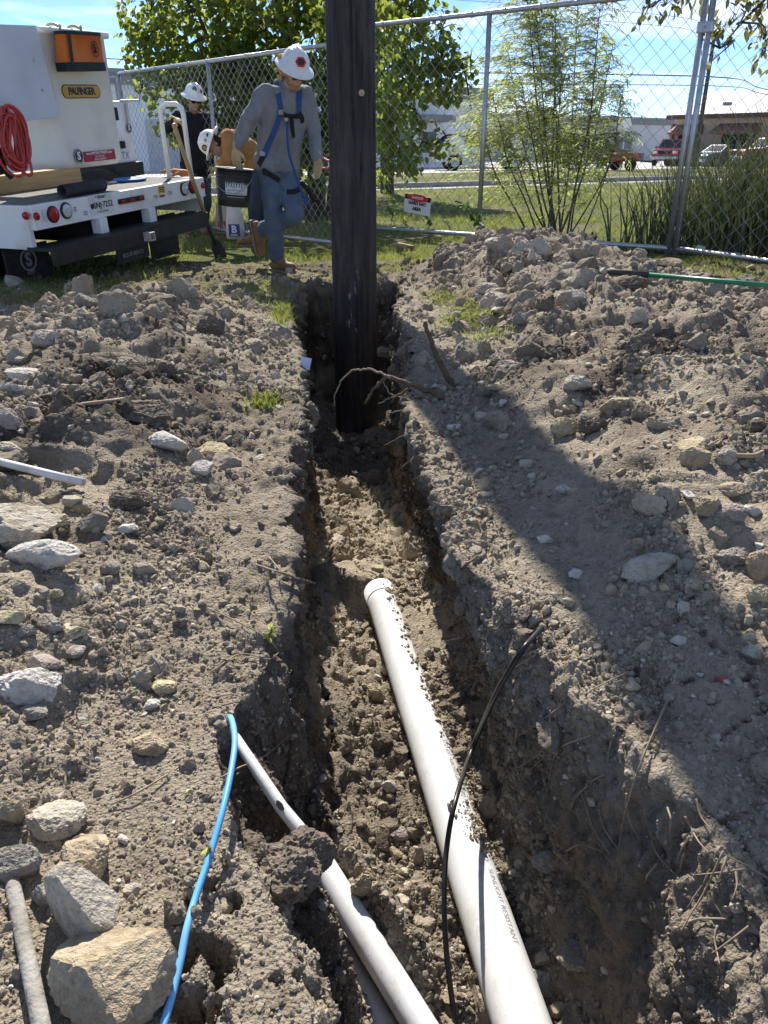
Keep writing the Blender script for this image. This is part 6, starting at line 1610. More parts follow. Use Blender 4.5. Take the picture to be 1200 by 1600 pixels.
b = MB(); b.tube([(bc.x + .4, bc.y + bD + .02, bz0 + .35), (bc.x + .6, bc.y + bD + .7, bz0 + .55), (bc.x + .75, bc.y + 2.6, bz0 + 1.0)], .09, 14); b.tube([(bc.x + .75, bc.y + 2.6, bz0 + 1.05), (TW / 2 + .1, bc.y + 2.3, .4), (TW / 2, bc.y + 2.2, 0)], .16, 14); b.build("boom_arm", TWH, truck, True)
by = bc.y - .006
def btext(body, size, px, py, m, par, off=.004, dx=0, dz=0, **kw): 
    p = tl(px, py, 'y', by); return text(body, size, frame(p + Vector((dx, -off, dz)), Xr, Zr), m, par, "lettering", **kw)
GOLD = mat("badge_gold", (.62, .36, .05), .45); NAVY = mat("badge_dark", (.03, .028, .03), .5)
def px_w(pxw, p): return pxw * depth(TM @ p) / FPX
def badge(px, py, wpx, hpx, m, edge, name, round_=True, grow=1.0):
    p = tl(px, py, 'y', by); 
    a, c_ = tl(px - wpx / 2, py, 'y', by), tl(px + wpx / 2, py, 'y', by); w = abs(c_.x - a.x); h = px_w(hpx, p)
    r_ = h * .48 if round_ else h * .08
    def slab(w, h, th, mm, nm, off, par):
        pts_ = [(p.x - w / 2 + x, p.y - off, p.z - h / 2 + z) for x, z in rrect(w, h, min(r_, h * .49))]; q = MB(); q.prism(pts_, (0, -th, 0)); return q.build(nm, mm, par)
    o = slab(w, h, .002, edge, name, .002, tub); slab(w - .016, h - .014, .002, m, "field", .0042, o); return p, w, h, o
p, w, h, o = badge(127, 143, 60, 19, GOLD, NAVY, "maker_badge")
btext("PALFINGER", h * .72, 127, 143, NAVY, o, .0068, bold=.0035, spacing=.86)
p, w, h, o = badge(155, 243, 52, 17, mat("sticker_crimson", (.42, .02, .05), .45), WHITE, "company_sticker", False)
btext("www.SPECIALTYFLEET.com", h * .30, 155, 243, WHITE, o, .0068, dz=h * .24, bold=.0008); btext("Sales & Rentals", h * .22, 155, 243, WHITE, o, .0068, dz=-h * .03); btext("833-SF-RENTS", h * .26, 155, 243, WHITE, o, .0068, dz=-h * .28)
def round_logo(px, py, rpx, par, y0, body="S"):
    p = tl(px, py, 'y', y0); r = px_w(rpx, p); b = MB(); b.disc(p + Vector((0, -.003, 0)), Zr, r, 24, 0, .003); o = b.build("round_logo", NAVY, par); 
    b = MB(); b.lathe([(r * .86, .0066), (r * .86, .0072), (r * .94, .0072), (r * .94, .0066)], 24, mat=frame(p, Xr, Zr)); b.build("logo_ring", WHITE, o)
    text(body, r * 1.5, frame(p + Vector((0, -.0075, 0)), Xr, Zr), WHITE, o, "logo_letter", bold=.004); return o
round_logo(122.5, 244, 10.5, tub, by)
# folded aluminium guard over the bucket corner
ALU = mat("guard_aluminium_white", (.60, .63, .68), .45, (.52, .54, .58), 2.5); gy = by - .09
P4 = [tl(px, py, 'y', gy) for px, py in ((0, 38), (56, 40), (93, 182), (38, 190))]
P5 = [tl(px, py, 'y', gy - .0) for px, py in ((-60, 36), (0, 38), (38, 190), (-60, 194))]; P5[0] += Vector((0, .12, 0)); P5[3] += Vector((0, .12, 0))
b = MB(); b.prism(P4, (0, .012, 0)); b.prism([P5[0], P4[0], P4[3], P5[3]], (0, .012, 0)); b.prism([P4[1] + Vector((0, .0125, 0)), P4[1] + Vector((.02, .22, 0)), P4[2] + Vector((.02, .22, 0)), P4[2] + Vector((0, .0125, 0))], (-.01, 0, 0)); guard = b.build("corner_guard", ALU, truck)
for px, py in ((53, 94), (66, 141)):
    b = MB(); b.disc(tl(px, py, 'y', gy) + Vector((0, -.001, 0)), Zr, .012, 12, 0, .006); b.build("rivet", GALV, guard)
# white cabinet at the far side of the deck
ca0, ca1 = tl(178, 262, 'y', .95), tl(216, 262, 'y', .95); ct = tl(200, 157, 'y', .95).z; cb_ = tl(200, 254, 'y', .95).z
b = MB(); b.rbox(((ca0.x + ca1.x) / 2, 1.15, (ct + cb_) / 2), (ca1.x - ca0.x, .4, ct - cb_), .015); cabn = b.build("tool_cabinet", TWH, truck)
b = MB(); b.box(((ca0.x + ca1.x) / 2, 1.15, cb_ / 2), (ca1.x - ca0.x + .06, .5, cb_)); b.build("cabinet_base", TBL, truck)
round_logo(201, 200, 7, cabn, .945)
for px, py, w, h, m in ((180, 178, .03, .12, BLK), (190, 226, .06, .07, BLK), (197, 178, .03, .20, GALV), (200, 157, .3, .02, GALV)):
    p = tl(px, py, 'y', .95); b = MB(); b.rbox((p.x, .935, p.z), (w, .03, h), .006); b.build("latch", m, cabn)
text("TX", .10, frame(tl(196, 243, 'y', .949) + Vector((0, -.002, 0)), Xr, Zr), GREYT, cabn, "lettering")

# ---- things carried by the truck
def on_truck(o, label, cat):
    o.data.transform(TM) if o.type == 'MESH' else None; return tag(o, label, cat)
ORG = mat("canvas_orange", (.66, .17, .025), .7, (.56, .13, .02), 5, bump=.3, bscale=200); BAGB = mat("bag_black", (.015, .015, .016), .6); HOOK = mat("hook_yellow", (.66, .58, .28), .5)
bag = bpy.data.objects.new("tool_pouch", None); COL.objects.link(bag); bag.matrix_world = TM; tag(bag, "orange canvas tool pouch with black base hooked on the bucket lip", "bag")
y1 = by - .05
c00, c10, c11, c01 = [tl(px, py, 'y', y1 - .14) for px, py in ((108, 100), (167, 100), (160, 54), (102, 50))]
n_ = 10
def pouch_ring(a, c_, dep, z=None): 
    w = c_ - a; out = []
    for x, y in rrect(1, 1, .22, 5): 
        q = a + w * x; out.append((q.x, a.y + y * dep, q.z))
    return out
b = MB(); loft(b, [pouch_ring(c01, c11, .13), pouch_ring(lerp(c01, c00, .5), lerp(c11, c10, .5), .14), pouch_ring(c00, c10, .15)]); nn_ = len(pouch_ring(c01, c11, .13)); b.f.append(tuple(range(nn_))); b.m.append(0); b.f.append(tuple(range(2 * nn_, 3 * nn_))[::-1]); b.m.append(0); b.build("canvas_body", ORG, bag, True)
e_ = .008; dz_ = Vector((0, 0, 1))
b = MB(); loft(b, [pouch_ring(c00 + Vector((-e_, -e_, .012)), c10 + Vector((e_, -e_, .012)), .166), pouch_ring(c00 + Vector((-e_, -e_, -.05)), c10 + Vector((e_, -e_, -.05)), .166)]); b.f.append(tuple(range(nn_))); b.m.append(0); b.f.append(tuple(range(nn_, 2 * nn_))[::-1]); b.m.append(0); b.build("rubber_base", BAGB, bag)
b = MB(); loft(b, [pouch_ring(c01 + Vector((-.005, -.005, .012)), c11 + Vector((.005, -.005, .012)), .14), pouch_ring(c01 + Vector((-.005, -.005, -.012)), c11 + Vector((.005, -.005, -.012)), .14)]); b.f.append(tuple(range(nn_))); b.m.append(0); b.build("rim_binding", BAGB, bag)
q0_, q1_ = lerp(c01, c11, .07), lerp(c00, c10, .07); b = MB(); b.prism([q0_ + Vector((-.016, -.004, 0)), q0_ + Vector((.016, -.004, 0)), q1_ + Vector((.016, -.006, 0)), q1_ + Vector((-.016, -.006, 0))], (0, -.004, 0)); b.build("side_binding", BAGB, bag)
lc = lerp(lerp(c01, c11, .70), lerp(c00, c10, .70), .5) + Vector((0, -.012, 0)); b = MB(); fr_ = frame(lc, Xr, Zr) @ Matrix.Diagonal((.75, 1, 1, 1)); b.lathe([(.050, 0), (.050, .002), (.056, .002), (.056, 0)], 24, mat=fr_); 
for pts_ in ([(0, .035), (.0, -.03)], [(-.03, .02), (.03, .005)], [(0, .01), (-.02, -.03)], [(0, 0), (.022, -.025)], [(-.012, .03), (.012, .034)]): b.tube([fr_ @ Vector((x, y, .001)) for x, y in pts_], .004, 5)
b.build("round_emblem", BAGB, bag)
for px, py in ((99, 52), (131, 53)):
    p = tl(px, py, 'y', y1 - .07); zt_ = bz1 + .02; b = MB(); b.tube(spline([Vector((p.x, y1 - .05, p.z - .02)), Vector((p.x - .015, y1 - .06, p.z + .05)), Vector((p.x - .005, y1 - .05, zt_ - .02)), Vector((p.x - .01, y1 - .0, zt_)), Vector((p.x - .02, y1 + .06, zt_ - .01)), Vector((p.x - .02, y1 + .07, zt_ - .06))], 5), .011, 8); b.build("hook", HOOK, bag, True)
HOSE = mat("hose_red", (.52, .06, .05), .45, (.42, .05, .045), 6)
hose = MB(); rg = random.Random(3); hc = tl(16, 222, 'y', gy - .03)
for k in range(15):
    rx, rz_ = rg.uniform(.05, .115), rg.uniform(.15, .22); cx, cz_ = hc.x + rg.uniform(-.05, .05), hc.z + rg.uniform(-.03, .03) ; ph = rg.uniform(0, 6); pts_ = []
    for j in range(25):
        a = ph + 6.4 * j / 24; pts_.append((cx + rx * math.cos(a) + .01 * math.sin(3 * a), hc.y - .004 * k + .02 * math.sin(a * 2 + k), cz_ + rz_ * math.sin(a)))
    hose.tube(pts_, .0105, 7)
o = hose.build("hose_coil", HOSE, None, True); on_truck(o, "coil of red air hose hanging under the bucket guard", "hose")
b = MB(); gl = tl(6, 262, 'y', gy - .02); b.rbox(gl + Vector((-.08, .06, .05)), (.26, .12, .2), .04); b.tube([gl + Vector((.02, .02, -.02)), gl + Vector((.06, .0, -.07))], .025, 8); o = b.build("black_glove_bundle", BAGB); on_truck(o, "bundle of black straps stuffed behind the red hose", "straps")
t0_, t1_ = tl(97, 299, 'z', .055), tl(160, 289, 'z', .055); b = MB(); 
o = hollow([t0_, lerp(t0_, t1_, .5), t1_], .052, .012, 22, "rubber_sleeve", RUB); on_truck(o, "black rubber sleeve lying on the truck deck", "sleeve")
BLUER = mat("lid_blue", (.03, .13, .42), .45)
p = tl(203, 281, 'z', .012); b = MB(); b.lathe([(.13, -.01), (.155, -.008), (.165, .005), (.155, .016), (.13, .012), (.12, .004), (.01, .004)], 30, mat=Matrix.Translation(p)); o = b.build("blue_disc", BLUER, None, True); on_truck(o, "round blue plastic disc lying on the truck deck", "plastic disc")
p = tl(177, 285, 'z', .012); b = MB(); b.rbox(p, (.07, .05, .02), .009); b.tube([p + Vector((-.03, 0, 0)), p + Vector((-.055, 0, 0))], .008, 6); o = b.build("tape_holder", mat("grey_plastic", (.4, .42, .45), .5)); on_truck(o, "small grey plastic piece beside the blue disc", "plastic piece")

# ================================================================== PEOPLE
def cap_vf(p0, r0, p1, r1, n=12, sx=1.0, ref=None):
    p0, p1 = Vector(p0), Vector(p1); t = p1 - p0; L_ = t.length
    if L_ < 1e-6: t = Vector((0, 0, 1)); L_ = 1e-6
    t.normalize(); rf = Vector(ref) if ref is not None else (Vector((1, 0, 0)) if abs(t.x) < .8 else Vector((0, 1, 0)))
    a = (rf - t * rf.dot(t)).normalized(); b_ = t.cross(a); vs, rows = [], []
    for s, c_, r in [(-1, p0, r0), (1, p1, r1)]:
        angs = [R(x) for x in ((-90, -60, -30, 0) if s < 0 else (0, 30, 60, 90))]
        for q in angs:
            rr_ = max(r * math.cos(q), r * .02); rows.append([c_ + t * (r * math.sin(q)) + (a * math.cos(2 * math.pi * k / n) * sx + b_ * math.sin(2 * math.pi * k / n)) * rr_ for k in range(n)])
    for rw in rows: vs += rw
    fs = []
    for i in range(len(rows) - 1):
        for k in range(n): q = (k + 1) % n; fs.append((i * n + k, i * n + q, (i + 1) * n + q, (i + 1) * n + k))
    fs.append(tuple(range(n))[::-1]); fs.append(tuple((len(rows) - 1) * n + k for k in range(n)))
    return vs, fs
def ell_vf(c, rad, rot=None, n=14):
    vs, fs = [], []; c = Vector(c); m = 9
    for i in range(m):
        th = math.pi * (i + .001) / (m - 1 + .002)
        for k in range(n):
            p = Vector((rad[0] * math.sin(th) * math.cos(2 * math.pi * k / n), rad[1] * math.sin(th) * math.sin(2 * math.pi * k / n), rad[2] * math.cos(th))); vs.append(c + (rot @ p if rot is not None else p))
    for i in range(m - 1):
        for k in range(n): q = (k + 1) % n; fs.append((i * n + k, (i + 1) * n + k, (i + 1) * n + q, i * n + q))
    fs.append(tuple(range(n))); fs.append(tuple((m - 1) * n + k for k in range(n))[::-1]); return vs, fs
def skin_over(name, parts, voxel, m, parent, smooth=4, fold=0.0, ffreq=14, fseed=0, stretch=(1, 1, .45)):
    """one continuous surface grown over overlapping limbs (voxel remesh), with cloth folds"""
    b = MB()
    for kind, *a in parts: b.add(*(cap_vf(*a) if kind == 'c' else ell_vf(*a)))
    me = bpy.data.meshes.new(name); me.from_pydata(b.v, [], b.f); tmp = bpy.data.objects.new(name, me); COL.objects.link(tmp)
    md = tmp.modifiers.new("r", 'REMESH'); md.mode = 'VOXEL'; md.voxel_size = voxel
    md = tmp.modifiers.new("s", 'SMOOTH'); md.factor = .5; md.iterations = smooth
    dg = bpy.context.evaluated_depsgraph_get(); dg.update(); out = bpy.data.meshes.new_from_object(tmp.evaluated_get(dg)); bpy.data.objects.remove(tmp, do_unlink=True); bpy.data.meshes.remove(me)
    n = len(out.vertices); co = np.zeros(n * 3, np.float32); out.vertices.foreach_get("co", co); co = co.reshape(-1, 3)
    if fold:
        nr = np.zeros(n * 3, np.float32); out.vertices.foreach_get("normal", nr); nr = nr.reshape(-1, 3)
        w = co + .03 * np.stack([pnoise(co * 5 + fseed), pnoise(co * 5 + 9 + fseed), pnoise(co * 5 + 19 + fseed)], 1)
        f = fbm(w * np.array(stretch, np.float32), ffreq, 2, .5, True, fseed) + .6 * fbm(w, ffreq * .5, 1, .5, False, fseed + 3)
        co = co + nr * (f * fold)[:, None]
    wc = co.copy(); co = co - np.array(parent.location); out.vertices.foreach_set("co", co.ravel()); out.name = name
    out.materials.clear(); out.materials.append(m); out.polygons.foreach_set("use_smooth", [True] * len(out.polygons)); out.update()
    o = link(bpy.data.objects.new(name, out), parent)
    o_bvh = BVHTree.FromPolygons([tuple(v) for v in wc.tolist()], [tuple(p.vertices) for p in out.polygons])
    return o, o_bvh
SKIN = mat("skin", (.56, .35, .27), .5, (.50, .29, .215), 24); SKIN2 = mat("skin_tan", (.42, .255, .185), .5, (.36, .21, .15), 24)
GLOVE = mat("leather_glove", (.56, .43, .23), .75, (.44, .32, .15), 18, bump=.3, bscale=80); DENIM = mat("denim_blue", (.075, .11, .17), .85, (.12, .155, .20), 7, bump=.35, bscale=260); DENIMD = mat("denim_dark", (.030, .042, .070), .85, (.045, .058, .085), 7, bump=.3, bscale=260)
HOOD = mat("fleece_grey", (.235, .24, .255), .9, (.185, .19, .205), 9, bump=.3, bscale=220); BLACKS = mat("sweater_black", (.010, .0105, .013), .9, (.018, .018, .021), 9, bump=.3, bscale=200); BROWN = mat("duck_canvas_brown", (.40, .20, .07), .85, (.32, .15, .05), 8, bump=.3, bscale=200)
BOOT = mat("boot_leather_tan", (.24, .135, .07), .7, (.17, .095, .05), 14, bump=.3, bscale=60); SOLE = mat("boot_sole", (.26, .20, .14), .8); HAT = mat("hard_hat_white", (.80, .80, .79), .32, (.66, .64, .58), 26, lo=.58, hi=.72, coat=.3); HAIR = mat("hair_blond_curls", (.50, .31, .12), .7, (.62, .42, .19), 60, bump=.8, bscale=90); BEARD = mat("beard_ginger", (.42, .235, .12), .8, (.34, .17, .08), 60, bump=.6, bscale=120); SHADES = mat("sunglass_black", (.006, .006, .007), .12, spec=.8); HAIRD = mat("hair_dark", (.03, .022, .018), .8)
STRAP = mat("webbing_blue", (.030, .085, .26), .75, (.024, .065, .20), 30, bump=.4, bscale=300); STRAPB = mat("webbing_black", (.012, .012, .015), .75); BUCKLE = mat("buckle_steel", (.42, .42, .43), .35, metal=.8)
def hand(root, wr, d, n, thumb, m, curl=.6, name="glove", size=1.0, fore=None):
    """palm, five separate bent fingers and a thumb leaving the side of the palm. d: wrist->fingers, n: palm side, thumb: side of the thumb"""
    d = Vector(d).normalized(); n = Vector(n); n = (n - d * n.dot(d)).normalized(); t = Vector(thumb); t = (t - d * t.dot(d) - n * t.dot(n)).normalized(); s = size
    P_ = [('c', wr - d * .045 * s, .036 * s, wr + d * .01 * s, .032 * s), ('c', wr + d * .02 * s + t * .018 * s, .026 * s, wr + d * .075 * s + t * .024 * s, .020 * s), ('c', wr + d * .02 * s - t * .018 * s, .026 * s, wr + d * .07 * s - t * .026 * s, .019 * s), ('c', wr + d * .02 * s, .027 * s, wr + d * .075 * s, .021 * s)]
    for k, (o_, ln_) in enumerate(((.033, .070), (.011, .080), (-.012, .074), (-.034, .058))):
        q = wr + d * .085 * s + t * o_ * s; a = d
        for j, fr_ in enumerate((.45, .32, .25)):
            ang = curl * (.6 + .35 * j); a2 = (a * math.cos(ang) + n * math.sin(ang)).normalized(); e = q + a2 * ln_ * fr_ * 1.15 * s
            P_.append(('c', q, .0112 * s, e, .0102 * s)); q = e; a = a2
    q = wr + d * .025 * s + t * .034 * s; a = (d * .6 + t * .7 + n * .35).normalized(); e = q + a * .038 * s; P_.append(('c', q, .015 * s, e, .0125 * s)); a = (d * .85 + t * .2 + n * .6).normalized(); P_.append(('c', e, .0125 * s, e + a * .034 * s, .011 * s))
    return skin_over(name, P_, .0055, m, root, 2, .0012, 40)
def boot(root, an, toe, m=BOOT, upv=None):
    an, toe = Vector(an), Vector(toe); d = (toe - an); f = d.normalized(); u = Vector(upv) if upv is not None else Vector((0, 0, 1)); u = (u - f * u.dot(f)).normalized()
    heel = an - f * .05 - u * .06; base = an - u * .065
    o, bv = skin_over("boot", [('c', an + u * .09, .055, an - u * .02, .052), ('c', heel, .042, base + f * .10, .045), ('c', base + f * .08 + u * .008, .046, base + f * .19, .040), ('c', an, .052, base + f * .10 + u * .015, .045)], .009, m, root, 3, .0012, 30)
    s = f.cross(u).normalized(); b = MB(); pts_ = []
    for x, y in ((-.098, -.030), (-.104, 0), (-.098, .030), (0, .036), (.10, .046), (.19, .040), (.235, .012), (.235, -.012), (.19, -.040), (.10, -.046), (0, -.036)): pts_.append(base + f * x + s * y - u * .052 - root.location)
    b.prism(pts_, u * .022); b.build("sole", SOLE, o); return o
def head_parts(c, f, u, s=1.0):
    r = f.cross(u).normalized(); rot = Matrix((r, f, u)).transposed()
    P_ = [('e', c + u * .025 * s, (.076 * s, .094 * s, .098 * s), rot), ('e', c + f * .028 * s - u * .055 * s, (.058 * s, .060 * s, .062 * s), rot), ('c', c + f * .090 * s - u * .002 * s, .011 * s, c + f * .104 * s - u * .034 * s, .015 * s), ('c', c + f * .07 * s + r * .03 * s - u * .03 * s, .022 * s, c + f * .07 * s - r * .03 * s - u * .03 * s, .022 * s), ('c', c + f * .074 * s - u * .066 * s + r * .018 * s, .009 * s, c + f * .074 * s - u * .066 * s - r * .018 * s, .009 * s), ('e', c + f * .066 * s - u * .096 * s, (.026 * s, .022 * s, .02 * s), rot)]
    for q in (-1, 1): P_ += [('e', c + r * .076 * s * q - u * .015 * s - f * .005 * s, (.012 * s, .02 * s, .032 * s), rot), ('c', c + f * .080 * s + r * q * .018 * s + u * .018 * s, .011 * s, c + f * .074 * s + r * q * .048 * s + u * .014 * s, .011 * s)]
    return P_
def hat(root, c, f, u, s=1.0, name="hard_hat"):
    f = (f - u * f.dot(u)).normalized(); r = f.cross(u).normalized(); M_ = Matrix(((r.x, f.x, u.x, 0), (r.y, f.y, u.y, 0), (r.z, f.z, u.z, 0), (0, 0, 0, 1)))
    M_.translation = c + u * .048 * s - root.location
    prof = [(.100, -.012), (.166, -.022), (.172, -.016), (.168, -.008), (.140, .004), (.122, .014), (.117, .040), (.108, .074), (.088, .106), (.058, .126), (.028, .134), (.001, .136)]
    b = MB(); b.lathe([(x * s, z * s) for x, z in prof], 36, mat=M_ @ Matrix.Diagonal((.93, 1.12, 1, 1)))
    for dx in (-.028, 0, .028): b.tube([M_ @ Vector((dx * s, y * s, z * s)) for y, z in ((-.115, .05), (-.09, .096), (-.05, .125), (0, .133 - abs(dx) * .25), (.05, .125), (.09, .096), (.115, .05))], [.004, .010, .012, .013, .012, .010, .004], 8)
    o = b.build(name, HAT, root, True)
    wv = [tuple(Vector(v) + root.location) for v in b.v]; return o, BVHTree.FromPolygons(wv, b.f)
def cast(bv, px, py, off=.004):
    for dx, dy in ((0, 0), (2, 0), (-2, 0), (0, 2), (0, -2), (4, 0), (-4, 0), (0, 4), (0, -4), (7, 0), (-7, 0)):
        loc, nr, i, dd = bv.ray_cast(CAMO, ray(px + dx, py + dy), 60)
        if loc is not None:
            if nr.dot(ray(px, py)) > 0: nr = -nr
            return loc + nr * off, nr
    return None, None
def decal(bv, px, py, rpx, m, parent, root, sx=1.0, name="sticker", n=14, off=.0015):
    p, nr = cast(bv, px, py, off)
    if p is None: return None
    b = MB(); b.disc(p - root.location, nr, rpx * depth(p) / FPX, n, 0, .0016, sx=sx); return b.build(name, m, parent)
def ribbon(bv, pix, w, name, m, parent, root, off=.006, th=.004):
    P_, N_ = [], []
    for q in pix:
        p, nr = cast(bv, q[0], q[1], off + (q[2] if len(q) > 2 else 0))
        if p is not None: P_.append(p); N_.append(nr)
    if len(P_) < 2: return None
    sp = spline(P_, 5); k = len(sp); b = MB(); vs = []
    for i, p in enumerate(sp):
        j = min(len(N_) - 1, int(i / 5)); nr = lerp(N_[j], N_[min(j + 1, len(N_) - 1)], (i % 5) / 5).normalized(); t = (sp[min(i + 1, k - 1)] - sp[max(i - 1, 0)]).normalized(); s = t.cross(nr).normalized() * w / 2; p = p - root.location
        vs += [p - s, p + s, p + s + nr * th, p - s + nr * th]
    fs = [(3, 2, 1, 0)]
    for i in range(k - 1):
        for j in range(4): q = (j + 1) % 4; fs.append((i * 4 + j, i * 4 + q, (i + 1) * 4 + q, (i + 1) * 4 + j))
    fs.append(tuple((k - 1) * 4 + j for j in range(4))); b.add(vs, fs); return b.build(name, m, parent)
def figure(label, J, topm, pantm, hipw, bulk=1.0, skinm=SKIN, hood=True, hem=.0, arm=.062, leg=.078):
    root = empty("person", Vector((J['an0'].x, J['an0'].y, max(0, ground_z(J['an0'].x, J['an0'].y))))); tag(root, label, "person")
    g = {k: v for k, v in J.items()}
    f, u = J['face'].normalized(), J['up'].normalized(); nk = J['neck']; sR, sL, pv = J['sh0'], J['sh1'], J['pel']; ch = (sR + sL) / 2
    thin = [('c', nk, .055, J['head'] - u * .05, .055), ('c', pv, .085, ch - (ch - pv) * .3, .085), ('c', ch - (ch - pv) * .3, .08, nk, .05), ('c', sR, .04, sL, .04)]
    for i in '01': thin += [('c', J['sh' + i], .045, J['el' + i], .036), ('c', J['el' + i], .035, J['wr' + i], .026), ('c', J['hip' + i], .075, J['kn' + i], .05), ('c', J['kn' + i], .048, J['an' + i], .034), ('c', pv, .09, J['hip' + i], .075), ('c', J['wr' + i], .026, J['wr' + i] + J['hd' + i].normalized() * .06, .022)]
    body, bbv = skin_over("body", head_parts(J['head'], f, u) + thin, .0085, skinm, root, 2)
    ax = (sL - sR).normalized(); spine = (ch - pv)
    T_ = [('c', sR - ax * -.01, .078 * bulk, sL + ax * -.01, .078 * bulk), ('c', lerp(sR, ch, .45) - spine * .15, .118 * bulk, lerp(sL, ch, .45) - spine * .15, .118 * bulk)]
    wx = ax * hipw
    T_ += [('c', lerp(sR, ch, .40) - spine * .2, .115 * bulk, pv - wx * .55 + spine * hem, .115 * bulk), ('c', lerp(sL, ch, .40) - spine * .2, .115 * bulk, pv + wx * .55 + spine * hem, .115 * bulk), ('c', ch - spine * .2, .13 * bulk, pv + spine * hem, .13 * bulk)]
    T_ += [('c', pv - wx * .62 + spine * (hem + .01), .125 * bulk, pv + wx * .62 + spine * (hem + .01), .125 * bulk), ('c', pv - wx * .45 + spine * (hem - .04), .128 * bulk, pv + wx * .5 + spine * (hem - .04), .128 * bulk)]
    T_ += [('c', J['hip0'] + spine * .075, .122 * bulk, J['hip1'] + spine * .075, .122 * bulk)]
    for i in '01': T_ += [('c', J['sh' + i], arm * 1.28 * bulk, J['el' + i], arm * 1.05 * bulk), ('c', J['el' + i], arm * 1.05 * bulk, J['wr' + i] - (J['wr' + i] - J['el' + i]).normalized() * .02, arm * .78 * bulk)]
    if hood: T_ += [('c', nk - f * .05 + ax * .05 + Vector((0, 0, .01)), .055, nk - f * .05 - ax * .05 + Vector((0, 0, .01)), .055), ('c', nk - f * .02 + Vector((0, 0, .035)), .074, nk - Vector((0, 0, .05)), .085), ('c', nk + f * .035 - Vector((0, 0, .01)), .058, nk - Vector((0, 0, .06)), .08)]
    else: T_ += [('c', nk - Vector((0, 0, .0)), .066, nk - Vector((0, 0, .06)), .085)]
    top, tbv = skin_over(J['topname'], T_, .011, topm, root, 2, .015, 6.5, 3.3)
    L_ = [('c', pv - wx * .42 - spine * .06, .112 * bulk, pv + wx * .42 - spine * .06, .112 * bulk)]
    for i in '01': L_ += [('c', J['hip' + i], leg * 1.32 * bulk, J['kn' + i], leg * .98 * bulk), ('c', J['kn' + i], leg * .98 * bulk, J['an' + i] + (J['kn' + i] - J['an' + i]).normalized() * .03, leg * .86 * bulk), ('c', pv - spine * .06, .105 * bulk, J['hip' + i], leg * 1.32 * bulk)]
    pants, pbv = skin_over("jeans", L_, .011, pantm, root, 2, .013, 8.5, 8.8)
    return root, body, bbv, top, tbv, pants, pbv
def sunglasses(root, c, f, u):
    r = f.cross(u).normalized(); b = MB(); L_ = root.location
    for q in (-1, 1):
        ctr = c + f * .096 + u * .004 + r * q * .033 - L_; fr_ = frame(ctr, r, f); b.prism([fr_ @ Vector((x, y, 0)) for x, y in ((-.028, .014), (.030, .016), (.031, -.006), (.016, -.020), (-.014, -.019), (-.027, -.006))], f * .006)
        b.tube([ctr + r * q * .03 + u * .008, ctr + r * q * .048 - f * .04 + u * .006, ctr + r * q * .048 - f * .10], .004, 5)
    b.tube([c + f * .103 + u * .010 - r * .01 - L_, c + f * .103 + u * .010 + r * .01 - L_], .004, 5); b.build("sunglasses", SHADES, root)

V3 = Vector
# ---- the man walking with the pail, in grey hooded sweatshirt and blue harness
J = dict(topname="hooded_sweatshirt", pel=upD(432, 258, 7.55), neck=upD(449, 141, 7.48), head=upD(459, 112, 7.40), sh0=upD(415, 146, 7.37), sh1=upD(477, 150, 7.62), el0=upD(386, 192, 7.30), wr0=upD(371, 230, 7.28), el1=upD(489, 204, 7.66), wr1=upD(496, 247, 7.50),
         hip0=upD(421, 264, 7.46), hip1=upD(446, 266, 7.62), kn0=upD(427, 333, 7.42), kn1=upD(461, 336, 7.32), an1=upD(410, 360, 7.72), hd0=V3((-.05, .05, -1)), hd1=V3((0, -.05, -1)), face=V3((.46, -.66, -.60)), up=V3((.30, -.42, .86)))
ag = upD(433, 408, 7.60); gz = ground_z(ag.x, ag.y); J['an0'] = V3((ag.x, ag.y, gz + .115))
root, body, bbv, top, tbv, pants, pbv = figure("man in grey hooded sweatshirt and blue harness walking with a black pail", J, HOOD, DENIM, .15, 1.0, SKIN, True, .04, .066, .082)
boot(root, J['an0'], J['an0'] + V3((.16, -.12, -.0))); boot(root, J['an1'], J['an1'] + V3((.03, .01, -.20)), upv=V3((.75, -.5, .2)))
hand(root, J['wr0'] + V3((-.01, 0, -.02)), (-.12, .10, -1), (.35, .9, .1), (.9, -.3, 0), GLOVE, .55); hand(root, J['wr1'] + V3((0, 0, -.01)), (.02, -.05, -1), (-.5, -.7, 0), (-.4, -.8, 0), GLOVE, .5)
hto, hbv = hat(root, J['head'], J['face'], J['up'].normalized(), 1.0); sunglasses(root, J['head'], J['face'].normalized(), J['up'].normalized())
fh, uh = J['face'].normalized(), J['up'].normalized(); rh = fh.cross(uh).normalized(); hd_ = J['head']
rg = random.Random(2); HP = [('e', hd_ - fh * .055 + uh * .0 - rh * 0, (.082, .07, .085))]
for k in range(46): HP.append(('e', hd_ - fh * rg.uniform(.05, .15) + rh * rg.uniform(-.09, .09) + uh * rg.uniform(-.09, .055), (rg.uniform(.018, .03),) * 3))
skin_over("curly_hair", HP, .008, HAIR, root, 1, .004, 50)
skin_over("beard", [('c', hd_ + fh * .07 - uh * .085 + rh * .03, .026, hd_ + fh * .07 - uh * .085 - rh * .03, .026), ('c', hd_ + fh * .02 - uh * .06 + rh * .058, .02, hd_ + fh * .07 - uh * .095 + rh * .02, .022), ('c', hd_ + fh * .02 - uh * .06 - rh * .058, .02, hd_ + fh * .07 - uh * .095 - rh * .02, .022)], .007, BEARD, root, 2, .002, 60)
